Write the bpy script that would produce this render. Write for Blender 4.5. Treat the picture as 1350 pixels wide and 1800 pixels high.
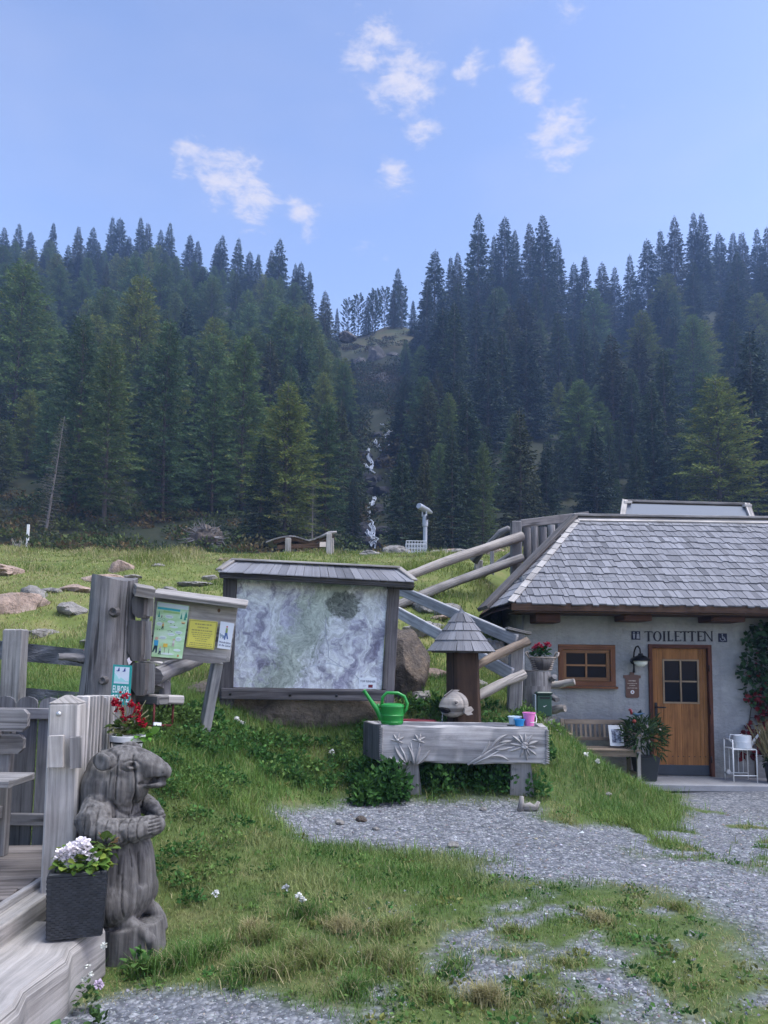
import bpy, bmesh, math, random
import numpy as np
from mathutils import Vector, Matrix, noise as mnoise

random.seed(7)
RNG = np.random.default_rng(11)
SC = bpy.context.scene
COL = SC.collection
for _o in list(bpy.data.objects):
    bpy.data.objects.remove(_o, do_unlink=True)

# ------------------------------------------------------------------ camera
EYE = Vector((0.0, 0.0, 1.6))
FPX, CU, CV = 1300.0, 675.0, 1034.0          # focal length and principal point of the 1350 x 1800 photograph
PITCH, ROLL = math.radians(5.5), math.radians(0.8)
_F = Vector((0, math.cos(PITCH), math.sin(PITCH)))
_U0 = Vector((0, -math.sin(PITCH), math.cos(PITCH)))
_R0 = Vector((1, 0, 0))
_R = _R0 * math.cos(ROLL) + _U0 * math.sin(ROLL)
_U = _U0 * math.cos(ROLL) - _R0 * math.sin(ROLL)
cam_data = bpy.data.cameras.new('camera')
cam = bpy.data.objects.new('camera', cam_data)
COL.objects.link(cam)
SC.camera = cam
cam_data.sensor_fit = 'VERTICAL'
cam_data.sensor_height = 36.0
cam_data.sensor_width = 27.0
cam_data.lens = 26.0
cam_data.shift_y = (CV - 900.0) / 1800.0
cam_data.clip_start = 0.05
cam_data.clip_end = 5000.0
cam.matrix_world = Matrix(((_R.x, _U.x, -_F.x, EYE.x), (_R.y, _U.y, -_F.y, EYE.y), (_R.z, _U.z, -_F.z, EYE.z), (0, 0, 0, 1)))

# ------------------------------------------------------------------ sky, sun, exposure
SUN_EL, SUN_AZ = math.radians(72), math.radians(105)      # azimuth measured from +Y towards +X: behind the camera, to the right
world = bpy.data.worlds.new('World')
SC.world = world
world.use_nodes = True
SKY_STRENGTH = 0.15
SUN_STRENGTH = 2.4
SUN_ANGLE = math.radians(36)
sun_data = bpy.data.lights.new('sun', 'SUN')
sun_data.energy = SUN_STRENGTH
sun_data.angle = SUN_ANGLE
sun_data.color = (0.97, 0.985, 0.98)
sun = bpy.data.objects.new('sun', sun_data)
COL.objects.link(sun)
_sd = Vector((math.sin(SUN_AZ) * math.cos(SUN_EL), math.cos(SUN_AZ) * math.cos(SUN_EL), math.sin(SUN_EL)))
sun.rotation_euler = (-_sd).to_track_quat('-Z', 'Y').to_euler()
SC.view_settings.view_transform = 'Standard'
SC.view_settings.look = 'None'
EXPOSURE = 1.15
SC.view_settings.exposure = EXPOSURE
SC.view_settings.gamma = 1.0
SC.view_settings.use_curve_mapping = False
SC.cycles.use_denoising = True
SC.cycles.max_bounces = 4
SC.cycles.diffuse_bounces = 2
SC.cycles.glossy_bounces = 3
SC.cycles.transmission_bounces = 4
SC.cycles.transparent_max_bounces = 8
SC.cycles.volume_bounces = 0
SC.cycles.use_adaptive_sampling = True
SC.cycles.adaptive_threshold = 0.02

def _dir_px(px, py):
    d = _R * ((px - CU) / FPX) + _U * (-(py - CV) / FPX) + _F
    return d.normalized()

def build_world():
    nt = world.node_tree
    nt.nodes.clear()
    N, L = nt.nodes.new, nt.links.new
    out = N('ShaderNodeOutputWorld')
    bg = N('ShaderNodeBackground')
    bg.inputs['Strength'].default_value = SKY_STRENGTH
    sky = N('ShaderNodeTexSky')
    sky.sky_type = 'NISHITA'
    sky.sun_disc = False
    sky.sun_elevation = math.radians(40)
    sky.sun_rotation = SUN_AZ
    sky.altitude = 1700
    sky.air_density = 1.25
    sky.dust_density = 4.0
    sky.ozone_density = 4.0
    tint = N('ShaderNodeMix'); tint.data_type = 'RGBA'; tint.blend_type = 'MULTIPLY'
    tint.inputs[0].default_value = 1.0
    tint.inputs[7].default_value = (1.15, 1.0, 1.0, 1)
    hs = N('ShaderNodeHueSaturation'); hs.inputs['Saturation'].default_value = .97; hs.inputs['Value'].default_value = 1.0
    L(sky.outputs[0], hs.inputs['Color']); L(hs.outputs[0], tint.inputs[6])
    # thin broken clouds: noise on the sky's direction, gathered into patches
    tc = N('ShaderNodeTexCoord')
    nrm = N('ShaderNodeVectorMath'); nrm.operation = 'NORMALIZE'
    L(tc.outputs['Generated'], nrm.inputs[0])
    def noise(scale, detail, rough, stretch=(1, 1, 1), off=(0, 0, 0), dist=0.0):
        mp = N('ShaderNodeMapping'); mp.inputs['Scale'].default_value = stretch; mp.inputs['Location'].default_value = off
        L(nrm.outputs[0], mp.inputs['Vector'])
        n = N('ShaderNodeTexNoise'); n.inputs['Scale'].default_value = scale; n.inputs['Detail'].default_value = detail
        n.inputs['Roughness'].default_value = rough; n.inputs['Distortion'].default_value = dist
        L(mp.outputs[0], n.inputs['Vector'])
        return n.outputs['Fac']
    def math_(op, a, b, clamp=False):
        m = N('ShaderNodeMath'); m.operation = op; m.use_clamp = clamp
        for i, s in enumerate((a, b)):
            if isinstance(s, (int, float)):
                m.inputs[i].default_value = s
            else:
                L(s, m.inputs[i])
        return m.outputs[0]
    # (photo x, photo y, radius in degrees, weight)
    patches = [(660, 85, 3.4, .95), (720, 150, 3.6, 1.0), (685, 190, 2.2, .8), (745, 226, 1.6, 1.15), (698, 295, 2.2, 1.05), (838, 125, 1.8, 1.15), (930, 128, 2.4, 1.15),
               (985, 240, 3.2, 1.05), (345, 285, 2.4, 1.0), (400, 312, 3.2, 1.1), (450, 362, 2.8, 1.05), (535, 372, 2.2, 1.1), (640, 420, 3.0, .4), (1060, 240, 3.4, .5), (1010, 15, 4.5, .45)]
    # the same kind of patches carry on round the rest of the sky
    rr = random.Random(5)
    dirs = [(_dir_px(px, py), r, w) for px, py, r, w in patches]
    for k in range(9):
        a = 45 + 30 * k + rr.uniform(-12, 12); e = rr.uniform(18, 62)
        a, e = math.radians(a), math.radians(e)
        dirs.append((Vector((math.sin(a) * math.cos(e), math.cos(a) * math.cos(e), math.sin(e))), rr.uniform(2, 5), rr.uniform(.4, .9)))
    wn = N('ShaderNodeTexNoise'); wn.inputs['Scale'].default_value = 14.0; wn.inputs['Detail'].default_value = 3.0
    L(nrm.outputs[0], wn.inputs['Vector'])
    wsub = N('ShaderNodeVectorMath'); wsub.operation = 'SUBTRACT'; wsub.inputs[1].default_value = (.5, .5, .5)
    L(wn.outputs['Color'], wsub.inputs[0])
    wsc = N('ShaderNodeVectorMath'); wsc.operation = 'SCALE'; wsc.inputs['Scale'].default_value = 0.06
    L(wsub.outputs[0], wsc.inputs[0])
    wadd = N('ShaderNodeVectorMath'); wadd.operation = 'ADD'
    L(nrm.outputs[0], wadd.inputs[0]); L(wsc.outputs[0], wadd.inputs[1])
    total = None
    for d, r, w in dirs:
        dist = N('ShaderNodeVectorMath'); dist.operation = 'DISTANCE'
        L(wadd.outputs[0], dist.inputs[0]); dist.inputs[1].default_value = d
        mr = N('ShaderNodeMapRange'); mr.interpolation_type = 'SMOOTHSTEP'
        mr.inputs['From Min'].default_value = 0.0; mr.inputs['From Max'].default_value = math.radians(r) * 1.25
        mr.inputs['To Min'].default_value = w; mr.inputs['To Max'].default_value = 0.0
        L(dist.outputs['Value'], mr.inputs['Value'])
        total = mr.outputs[0] if total is None else math_('MAXIMUM', total, mr.outputs[0])
    fine = noise(27, 8, .68, (1, 1, 2.3), (3.1, 1.7, .3), .25)
    mid = noise(11, 2, .5, (1, 1, 1.8), (1.3, .2, 2.2))
    dens = math_('ADD', math_('MULTIPLY', total, 1.0), math_('MULTIPLY', math_('SUBTRACT', fine, .5), 2.6))
    dens = math_('ADD', dens, math_('MULTIPLY', math_('SUBTRACT', mid, .5), .8))
    mr = N('ShaderNodeMapRange'); mr.interpolation_type = 'SMOOTHSTEP'
    mr.inputs['From Min'].default_value = .42; mr.inputs['From Max'].default_value = 1.35
    mr.inputs['To Min'].default_value = 0; mr.inputs['To Max'].default_value = .85
    L(dens, mr.inputs['Value'])
    gate = N('ShaderNodeMapRange'); gate.inputs['From Min'].default_value = .02; gate.inputs['From Max'].default_value = .3
    L(total, gate.inputs['Value'])
    cover = math_('MULTIPLY', mr.outputs[0], gate.outputs[0], True)
    # a very thin veil everywhere keeps the blue from being flat
    veil = noise(3.0, 3, .55, (1, 1, 2.6), (.4, .9, .1))
    vm = N('ShaderNodeMapRange'); vm.inputs['From Min'].default_value = .45; vm.inputs['From Max'].default_value = .8
    vm.inputs['To Max'].default_value = .16
    L(veil, vm.inputs['Value'])
    cover = math_('MAXIMUM', cover, vm.outputs[0])
    mix = N('ShaderNodeMix'); mix.data_type = 'RGBA'
    L(cover, mix.inputs[0]); L(tint.outputs[2], mix.inputs[6])
    c = 0.92 / SKY_STRENGTH / 2 ** EXPOSURE
    mix.inputs[7].default_value = (c * .93, c * .90, c * 1.0, 1)
    L(mix.outputs[2], bg.inputs['Color'])
    L(bg.outputs[0], out.inputs['Surface'])
build_world()

# ------------------------------------------------------------------ helpers
def at(px, py, y):
    """world point seen at photo pixel (px, py) at forward distance y"""
    d = _dir_px(px, py)
    return EYE + d * (y / d.y)

def pxm(y):
    return FPX / y

def px_of(p):
    v = Vector(p) - EYE
    k = v.dot(_F)
    return CU + FPX * v.dot(_R) / k, CV - FPX * v.dot(_U) / k

def lerp(a, b, t):
    return a + (b - a) * t

def tag(o, label=None, cat=None, group=None, kind=None):
    if label: o['label'] = label
    if cat: o['category'] = cat
    if group: o['group'] = group
    if kind: o['kind'] = kind
    return o

def thing(name, label, cat, loc=(0, 0, 0), group=None):
    o = bpy.data.objects.new(name, None)
    o.empty_display_size = .1
    o.location = loc
    COL.objects.link(o)
    return tag(o, label, cat, group)

def wloc(o):
    v = Vector((0, 0, 0))
    while o is not None:
        v = v + o.location
        o = o.parent
    return v

def link(name, me, mat=None, parent=None, loc=None):
    o = bpy.data.objects.new(name, me)
    if mat is not None and not me.materials:
        me.materials.append(mat)
    o.parent = parent
    if loc is not None:
        o.location = loc
    COL.objects.link(o)
    return o

def copy_tree(o, parent=None):
    c = o.copy()
    COL.objects.link(c)
    c.parent = parent
    for ch in o.children:
        copy_tree(ch, c)
    return c

class MB:
    """collects shapes (world coordinates) into one mesh, with uv = (along the grain, across it) in metres"""
    def __init__(s):
        s.v, s.f, s.uv = [], [], []
    def face(s, idx, uv=None):
        s.f.append(tuple(idx)); s.uv.append(uv if uv else [(0, 0)] * len(idx))
    def box(s, a, b, w, h, up=(0, 0, 1), taper=1.0, ch=0.0, jit=0.0, w2=None, h2=None):
        a, b = Vector(a), Vector(b)
        ax = b - a; Ln = ax.length; ax.normalize()
        up = Vector(up)
        sd = ax.cross(up)
        if sd.length < 1e-4: sd = ax.cross(Vector((1, 0, 0)))
        sd.normalize(); tp = sd.cross(ax).normalized()
        u0, v0 = random.uniform(0, 50), random.uniform(0, 50)
        w2 = w * taper if w2 is None else w2; h2 = h * taper if h2 is None else h2
        def ring(t, ww, hh, c):
            o = a + ax * t
            pts = [(-ww / 2, -hh / 2), (ww / 2, -hh / 2), (ww / 2, hh / 2), (-ww / 2, hh / 2)]
            if ch > 0:
                q = []
                for i, (x, y) in enumerate(pts):
                    sx, sy = (1 if x > 0 else -1), (1 if y > 0 else -1)
                    p1, p2 = (x - sx * ch, y), (x, y - sy * ch)
                    q += [p1, p2] if i in (1, 3) else [p2, p1]
                pts = q
            i0 = len(s.v)
            for x, y in pts:
                k = Vector((random.uniform(-jit, jit), random.uniform(-jit, jit), random.uniform(-jit, jit))) if jit else Vector((0, 0, 0))
                s.v.append(o + sd * x * c + tp * y * c + k)
            return i0, len(pts), t
        rings = []
        if ch > 0:
            e = 1 - 2 * ch / max(min(w, h), 4 * ch)
            rings = [ring(0, w, h, max(e, .5)), ring(min(ch, Ln * .3), w, h, 1), ring(Ln - min(ch, Ln * .3), w2, h2, 1), ring(Ln, w2, h2, max(e, .5))]
        else:
            rings = [ring(0, w, h, 1), ring(Ln, w2, h2, 1)]
        per = [0]
        n = rings[0][1]
        for i in range(n):
            per.append(per[-1] + (s.v[rings[0][0] + (i + 1) % n] - s.v[rings[0][0] + i]).length)
        for (i0, n, t0), (i1, _, t1) in zip(rings[:-1], rings[1:]):
            for i in range(n):
                j = (i + 1) % n
                s.face((i0 + j, i0 + i, i1 + i, i1 + j), [(u0 + t0, v0 + per[i + 1]), (u0 + t0, v0 + per[i]), (u0 + t1, v0 + per[i]), (u0 + t1, v0 + per[i + 1])])
        i0 = rings[0][0]; i1 = rings[-1][0]
        def capuv(i): 
            p = s.v[i] - a
            return (u0 + p.dot(sd) * .35, v0 + p.dot(tp))
        s.face([i0 + i for i in range(n)], [capuv(i0 + i) for i in range(n)])
        s.face([i1 + i for i in reversed(range(n))], [capuv(i1 + i) for i in reversed(range(n))])
        return s
    def rod(s, path, rad, n=8, jit=0.0, cap=True, flat=1.0, up=None, closed=False):
        path = [Vector(p) for p in path]
        m = len(path)
        if not hasattr(rad, '__len__'): rad = [rad] * m
        u0, v0 = random.uniform(0, 50), random.uniform(0, 50)
        ref = Vector(up) if up is not None else None
        rings = []; dist = 0
        prev = None
        for k, p in enumerate(path):
            if closed:
                tg = path[(k + 1) % m] - path[k - 1]
            else:
                tg = path[min(k + 1, m - 1)] - path[max(k - 1, 0)]
            if tg.length < 1e-9: tg = Vector((0, 0, 1))
            tg.normalize()
            if prev is None:
                r = ref if ref is not None else (Vector((0, 0, 1)) if abs(tg.z) < .9 else Vector((0, 1, 0)))
                sd = tg.cross(r)
                if sd.length < 1e-5: sd = tg.cross(Vector((1, 0, 0)))
                sd.normalize()
            else:
                sd = prev - tg * prev.dot(tg)
                if sd.length < 1e-6: sd = tg.orthogonal()
                sd.normalize()
            prev = sd
            tp = sd.cross(tg)
            if k: dist += (p - path[k - 1]).length
            i0 = len(s.v)
            for i in range(n):
                a = 2 * math.pi * i / n
                r = rad[k] * (1 + (random.uniform(-jit, jit) if jit else 0))
                s.v.append(p + sd * math.cos(a) * r + tp * math.sin(a) * r * flat)
            rings.append((i0, dist))
        prs = list(zip(rings[:-1], rings[1:]))
        if closed: prs.append((rings[-1], (rings[0][0], dist + (path[0] - path[-1]).length)))
        for ((i0, d0), (i1, d1)), r in zip(prs, rad):
            c = 2 * math.pi * max(r, .001) / n
            for i in range(n):
                j = (i + 1) % n
                s.face((i0 + j, i0 + i, i1 + i, i1 + j), [(u0 + d0, v0 + c * (i + 1)), (u0 + d0, v0 + c * i), (u0 + d1, v0 + c * i), (u0 + d1, v0 + c * (i + 1))])
        if cap and not closed:
            for (i0, d), rv, r in ((rings[0], False, rad[0]), (rings[-1], True, rad[-1])):
                ids = [i0 + i for i in range(n)]
                uv = [(u0 + .2 * r * math.cos(2 * math.pi * i / n), v0 + r * math.sin(2 * math.pi * i / n)) for i in range(n)]
                if rv: ids.reverse(); uv.reverse()
                s.face(ids, uv)
        return s
    def lathe(s, c, prof, n=24, axis=(0, 0, 1), cap=True):
        ax = Vector(axis).normalized()
        e1 = ax.orthogonal().normalized() if abs(ax.z) < .99 else Vector((1, 0, 0)); e2 = ax.cross(e1)
        c = Vector(c); rings = []
        for r, z in prof:
            i0 = len(s.v)
            for i in range(n):
                a = 2 * math.pi * i / n
                s.v.append(c + ax * z + (e1 * math.cos(a) + e2 * math.sin(a)) * r)
            rings.append((i0, r, z))
        for (i0, r0, z0), (i1, r1, z1) in zip(rings[:-1], rings[1:]):
            for i in range(n):
                j = (i + 1) % n
                q = 2 * math.pi / n * max(r0, r1)
                s.face((i0 + i, i0 + j, i1 + j, i1 + i), [(z0, q * i), (z0, q * (i + 1)), (z1, q * (i + 1)), (z1, q * i)])
        if cap:
            s.face([rings[0][0] + i for i in reversed(range(n))]); s.face([rings[-1][0] + i for i in range(n)])
        return s
    def poly(s, pts, uv=None):
        i0 = len(s.v)
        s.v += [Vector(p) for p in pts]
        s.face(range(i0, i0 + len(pts)), uv)
        return s
    def prism(s, pts, dv, uaxis=None):
        """extrude a planar outline by the vector dv"""
        pts = [Vector(p) for p in pts]; dv = Vector(dv); n = len(pts); i0 = len(s.v)
        s.v += pts + [p + dv for p in pts]
        ua = Vector(uaxis).normalized() if uaxis is not None else (pts[1] - pts[0]).normalized()
        nn = dv.normalized(); va = nn.cross(ua)
        u0, v0 = random.uniform(0, 50), random.uniform(0, 50)
        uv = [(u0 + p.dot(ua), v0 + p.dot(va)) for p in pts]
        nrm = Vector((0, 0, 0))
        for i in range(1, n - 1): nrm += (pts[i] - pts[0]).cross(pts[i + 1] - pts[0])
        fwd = nrm.dot(dv) > 0
        a, b = list(range(i0, i0 + n)), list(range(i0 + n, i0 + 2 * n))
        s.face(reversed(a) if fwd else a, list(reversed(uv)) if fwd else uv)
        s.face(b if fwd else reversed(b), uv if fwd else list(reversed(uv)))
        L_ = dv.length
        for i in range(n):
            j = (i + 1) % n
            q = (a[i], a[j], b[j], b[i]); w = [uv[i], uv[j], (uv[j][0] + .01, uv[j][1] + L_), (uv[i][0] + .01, uv[i][1] + L_)]
            s.face(q if fwd else tuple(reversed(q)), w if fwd else list(reversed(w)))
        return s
    def blob(s, c, r, sub=3, amp=.15, freq=1.5, seed=0, flat=None, oct=3):
        bm = bmesh.new()
        bmesh.ops.create_icosphere(bm, subdivisions=sub, radius=1.0)
        c = Vector(c); r = Vector(r) if hasattr(r, '__len__') else Vector((r, r, r)); i0 = len(s.v)
        off = Vector((seed * 3.17, seed * 1.31, seed * 2.2))
        rp = random.Random(seed * 7 + 1)
        pls = [(Vector((rp.gauss(0, 1), rp.gauss(0, 1), rp.gauss(0, 1))).normalized(), rp.uniform(.66, .95)) for _ in range(18)] if flat else []
        for v in bm.verts:
            d = v.co.normalized()
            k = 1 + amp * (mnoise.fractal(d * freq + off, 1.0, 2.0, oct) * 1.6)
            if flat:
                for pn, pd in pls:
                    q = d.dot(pn)
                    if q > 0: k = min(k, pd / q * (1 + (k - 1) * .3))
            s.v.append(c + Vector((d.x * r.x, d.y * r.y, d.z * r.z)) * k)
        for f in bm.faces:
            ids = [i0 + v.index for v in f.verts]
            s.face(ids, [(s.v[i].x, s.v[i].z) for i in ids])
        bm.free()
        return s
    def mesh(s, name, smooth=False, off=None, angle=None):
        me = bpy.data.meshes.new(name)
        off = Vector(off) if off is not None else Vector((0, 0, 0))
        me.from_pydata([tuple(v - off) for v in s.v], [], s.f)
        uvl = me.uv_layers.new(name='UVMap')
        flat = [c for uv in s.uv for t in uv for c in t]
        uvl.data.foreach_set('uv', flat)
        if smooth:
            me.polygons.foreach_set('use_smooth', [True] * len(me.polygons))
            if angle: me.set_sharp_from_angle(angle=math.radians(angle))
        me.update()
        return me
    def build(s, name, mat, parent=None, smooth=False, angle=None, loc=None):
        off = wloc(parent) if parent is not None else Vector((0, 0, 0))
        if loc is not None: off = off + Vector(loc)
        return link(name, s.mesh(name, smooth, off, angle), mat, parent, loc)

def np_mesh(name, verts, faces, mat, col=None, smooth=False, uv=None):
    """fast mesh from arrays; faces an (n, 3|4) array; col per-vertex rgb"""
    me = bpy.data.meshes.new(name)
    nv, nf, k = len(verts), len(faces), faces.shape[1]
    me.vertices.add(nv); me.loops.add(nf * k); me.polygons.add(nf)
    me.vertices.foreach_set('co', np.ascontiguousarray(verts, dtype=np.float32).ravel())
    me.loops.foreach_set('vertex_index', np.ascontiguousarray(faces, dtype=np.int32).ravel())
    me.polygons.foreach_set('loop_start', np.arange(0, nf * k, k, dtype=np.int32))
    me.polygons.foreach_set('loop_total', np.full(nf, k, dtype=np.int32))
    if smooth: me.polygons.foreach_set('use_smooth', np.ones(nf, dtype=bool))
    if col is not None:
        a = me.attributes.new('col', 'FLOAT_COLOR', 'POINT')
        c4 = np.ones((nv, 4), dtype=np.float32); c4[:, :3] = col
        a.data.foreach_set('color', c4.ravel())
    me.update(calc_edges=True)
    me.validate()
    if mat is not None: me.materials.append(mat)
    return me

# ------------------------------------------------------------------ materials
class NT:
    def __init__(s, name):
        s.m = bpy.data.materials.new(name); s.m.use_nodes = True
        s.t = s.m.node_tree; s.t.nodes.clear()
        s.out = s.n('ShaderNodeOutputMaterial'); s.b = s.n('ShaderNodeBsdfPrincipled')
        s.l(s.b.outputs[0], s.out.inputs['Surface'])
        s.tc = s.n('ShaderNodeTexCoord')
    def n(s, t, **kw):
        nd = s.t.nodes.new(t)
        for k, v in kw.items(): setattr(nd, k, v)
        return nd
    def l(s, a, b): s.t.links.new(a, b)
    def mapv(s, src, scale=(1, 1, 1), loc=(0, 0, 0), rot=(0, 0, 0)):
        m = s.n('ShaderNodeMapping'); m.inputs['Scale'].default_value = scale; m.inputs['Location'].default_value = loc; m.inputs['Rotation'].default_value = rot
        s.l(src, m.inputs['Vector']); return m.outputs[0]
    def noise(s, vec, scale=5, detail=4, rough=.55, dist=0):
        n = s.n('ShaderNodeTexNoise'); n.inputs['Scale'].default_value = scale; n.inputs['Detail'].default_value = detail
        n.inputs['Roughness'].default_value = rough; n.inputs['Distortion'].default_value = dist
        s.l(vec, n.inputs['Vector']); return n.outputs['Fac']
    def voro(s, vec, scale=5, feature='F1', out='Distance', rnd=1):
        n = s.n('ShaderNodeTexVoronoi'); n.feature = feature; n.inputs['Scale'].default_value = scale; n.inputs['Randomness'].default_value = rnd
        s.l(vec, n.inputs['Vector']); return n.outputs[out]
    def ramp(s, fac, stops, interp='LINEAR'):
        r = s.n('ShaderNodeValToRGB'); r.color_ramp.interpolation = interp
        e = r.color_ramp.elements
        while len(e) < len(stops): e.new(.5)
        for el, (p, c) in zip(e, stops):
            el.position = p; el.color = (c, c, c, 1) if not hasattr(c, '__len__') else (c[0], c[1], c[2], 1)
        s.l(fac, r.inputs[0]); return r.outputs[0]
    def mix(s, fac, a, b, mode='MIX'):
        m = s.n('ShaderNodeMix', data_type='RGBA', blend_type=mode)
        for i, x in ((0, fac), (6, a), (7, b)):
            if isinstance(x, (int, float)):
                m.inputs[i].default_value = x if i == 0 else (x, x, x, 1)
            elif isinstance(x, tuple): m.inputs[i].default_value = (x[0], x[1], x[2], 1)
            else: s.l(x, m.inputs[i])
        return m.outputs[2]
    def math(s, op, a, b=0.0, clamp=False):
        m = s.n('ShaderNodeMath', operation=op, use_clamp=clamp)
        for i, x in enumerate((a, b)):
            if isinstance(x, (int, float)): m.inputs[i].default_value = x
            else: s.l(x, m.inputs[i])
        return m.outputs[0]
    def bump(s, h, strength=.3, dist=.01):
        b = s.n('ShaderNodeBump'); b.inputs['Strength'].default_value = strength; b.inputs['Distance'].default_value = dist
        s.l(h, b.inputs['Height']); s.l(b.outputs[0], s.b.inputs['Normal'])
    def base(s, c):
        if isinstance(c, tuple): s.b.inputs['Base Color'].default_value = (c[0], c[1], c[2], 1)
        else: s.l(c, s.b.inputs['Base Color'])
        return s
    def rough(s, r, spec=.3):
        s.b.inputs['Roughness'].default_value = r; s.b.inputs['Specular IOR Level'].default_value = spec
        return s
    def rnd(s):
        return s.n('ShaderNodeObjectInfo').outputs['Random']

def wood(name, c_dark, c_light, grain=26, crack_dark=.5, var=.35, blotch=.5, bump=.35, ring=None):
    t = NT(name)
    uv = t.tc.outputs['UV']
    g = t.noise(t.mapv(uv, (1.1, grain * .7, 1)), 1.0, 8, .66, .7)
    g2 = t.noise(t.mapv(uv, (.6, grain * 2.2, 1)), 1.0, 4, .6)
    col = t.ramp(g, [(.3, tuple(x * .8 for x in c_dark)), (.48, tuple(lerp(a, b, .5) for a, b in zip(c_dark, c_light))), (.7, tuple(x * 1.05 for x in c_light))])
    col = t.mix(.5, col, t.ramp(g2, [(.32, .5), (.62, 1.18)]), 'MULTIPLY')
    bl = t.noise(t.tc.outputs['Object'], 3.1, 5, .6)
    col = t.mix(blotch, col, t.ramp(bl, [(.3, (.55, .52, .5)), (.5, (.95, .95, .95)), (.75, (1.3, 1.26, 1.2))]), 'MULTIPLY')
    ck = t.noise(t.mapv(uv, (.5, grain * .8, 1), (7, 3, 0)), 1.0, 2, .5, .35)
    ckm = t.ramp(ck, [(.61, 0.0), (.66, 1.0)])
    col = t.mix(t.math('MULTIPLY', ckm, crack_dark), col, tuple(x * .22 for x in c_dark))
    kn = t.ramp(t.voro(t.mapv(uv, (1.5, 4.5, 1), (2, 5, 0)), 1.0), [(.035, 1.0), (.085, 0.0)])
    col = t.mix(t.math('MULTIPLY', kn, .6), col, (c_dark[0] * .5, c_dark[1] * .42, c_dark[2] * .38))
    r = t.rnd()
    col = t.mix(1.0, col, t.ramp(r, [(0, 1 - var), (1, 1 + var * .6)]), 'MULTIPLY')
    t.base(col).rough(.82, .25)
    h = t.math('SUBTRACT', t.math('ADD', t.math('MULTIPLY', g, .6), t.math('MULTIPLY', g2, .4)), t.math('MULTIPLY', ckm, 1.2 * crack_dark))
    t.bump(h, bump, .006)
    return t.m

def shingle_mat(name, dark, light):
    t = NT(name)
    uv = t.tc.outputs['UV']
    g = t.noise(t.mapv(uv, (1.5, 45, 1)), 1.0, 6, .6, .4)
    isl = t.n('ShaderNodeNewGeometry').outputs['Random Per Island']
    r = t.math('FRACT', t.math('ADD', t.rnd(), isl))
    c = t.ramp(r, [(0, dark), (.12, tuple(lerp(a, b, .5) for a, b in zip(dark, light))), (.9, light), (1, tuple(min(1, x * 1.15) for x in light))])
    c = t.mix(.6, c, t.ramp(g, [(.3, .62), (.7, 1.2)]), 'MULTIPLY')
    c = t.mix(.5, c, t.ramp(t.noise(t.tc.outputs['Object'], 2.2, 4, .6), [(.3, (.7, .68, .66)), (.7, (1.15, 1.15, 1.15))]), 'MULTIPLY')
    t.base(c).rough(.75, .3); t.bump(g, .35, .004)
    return t.m

def plain(name, c, rough=.5, spec=.5, metal=0.0, var=.12, scale=8, bump=0.0, coord='Object'):
    t = NT(name)
    n = t.noise(t.tc.outputs[coord], scale, 5, .6)
    t.base(t.mix(1.0, c, t.ramp(n, [(.3, 1 - var), (.7, 1 + var)]), 'MULTIPLY')).rough(rough, spec)
    t.b.inputs['Metallic'].default_value = metal
    if bump: t.bump(t.noise(t.tc.outputs[coord], scale * 6, 5, .6), bump, .004)
    return t.m

def colattr(name, rough=.75, spec=.2, trans=0.0, var=.25, scale=.9, hue=True, rndvar=0.0):
    """colour from the mesh's own 'col' attribute, varied by noise; optional light through thin leaves"""
    t = NT(name)
    a = t.n('ShaderNodeAttribute', attribute_name='col')
    n = t.noise(t.tc.outputs['Object'], scale, 4, .6)
    c = t.mix(1.0, a.outputs['Color'], t.ramp(n, [(.3, 1 - var), (.7, 1 + var)]), 'MULTIPLY')
    if rndvar:
        r = t.rnd()
        c = t.mix(1.0, c, t.ramp(r, [(0, (1 - rndvar, 1 - rndvar, 1 - rndvar * .6)), (.5, (1, 1, .95)), (1, (1 + rndvar * .9, 1 + rndvar * .7, 1))]), 'MULTIPLY')
    t.base(c).rough(rough, spec)
    if trans:
        tr = t.n('ShaderNodeBsdfTranslucent'); t.l(c, tr.inputs[0])
        ms = t.n('ShaderNodeMixShader'); ms.inputs[0].default_value = trans
        t.l(t.b.outputs[0], ms.inputs[1]); t.l(tr.outputs[0], ms.inputs[2]); t.l(ms.outputs[0], t.out.inputs['Surface'])
    return t.m

# numpy value noise
def _hash(ix, iy, seed):
    h = (ix.astype(np.int64) * 374761393 + iy.astype(np.int64) * 668265263 + seed * 974711) & 0x7fffffff
    h = ((h ^ (h >> 13)) * 1274126177) & 0x7fffffff
    return ((h ^ (h >> 16)) & 0xffff) / 65535.0
def vnoise(x, y, seed=0):
    x, y = np.asarray(x, float), np.asarray(y, float)
    ix, iy = np.floor(x), np.floor(y); fx, fy = x - ix, y - iy
    fx, fy = fx * fx * (3 - 2 * fx), fy * fy * (3 - 2 * fy)
    a, b = _hash(ix, iy, seed), _hash(ix + 1, iy, seed); c, d = _hash(ix, iy + 1, seed), _hash(ix + 1, iy + 1, seed)
    return (a + (b - a) * fx) + ((c + (d - c) * fx) - (a + (b - a) * fx)) * fy
def fnoise(x, y, seed=0, octv=4, gain=.5):
    t, amp, s, f = 0, 1.0, 0, 1.0
    for k in range(octv):
        t = t + amp * vnoise(np.asarray(x) * f, np.asarray(y) * f, seed + k * 7); s += amp; amp *= gain; f *= 2.03
    return t / s
def sstep(a, b, x):
    t = np.clip((np.asarray(x, float) - a) / (b - a), 0, 1)
    return t * t * (3 - 2 * t)
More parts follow.
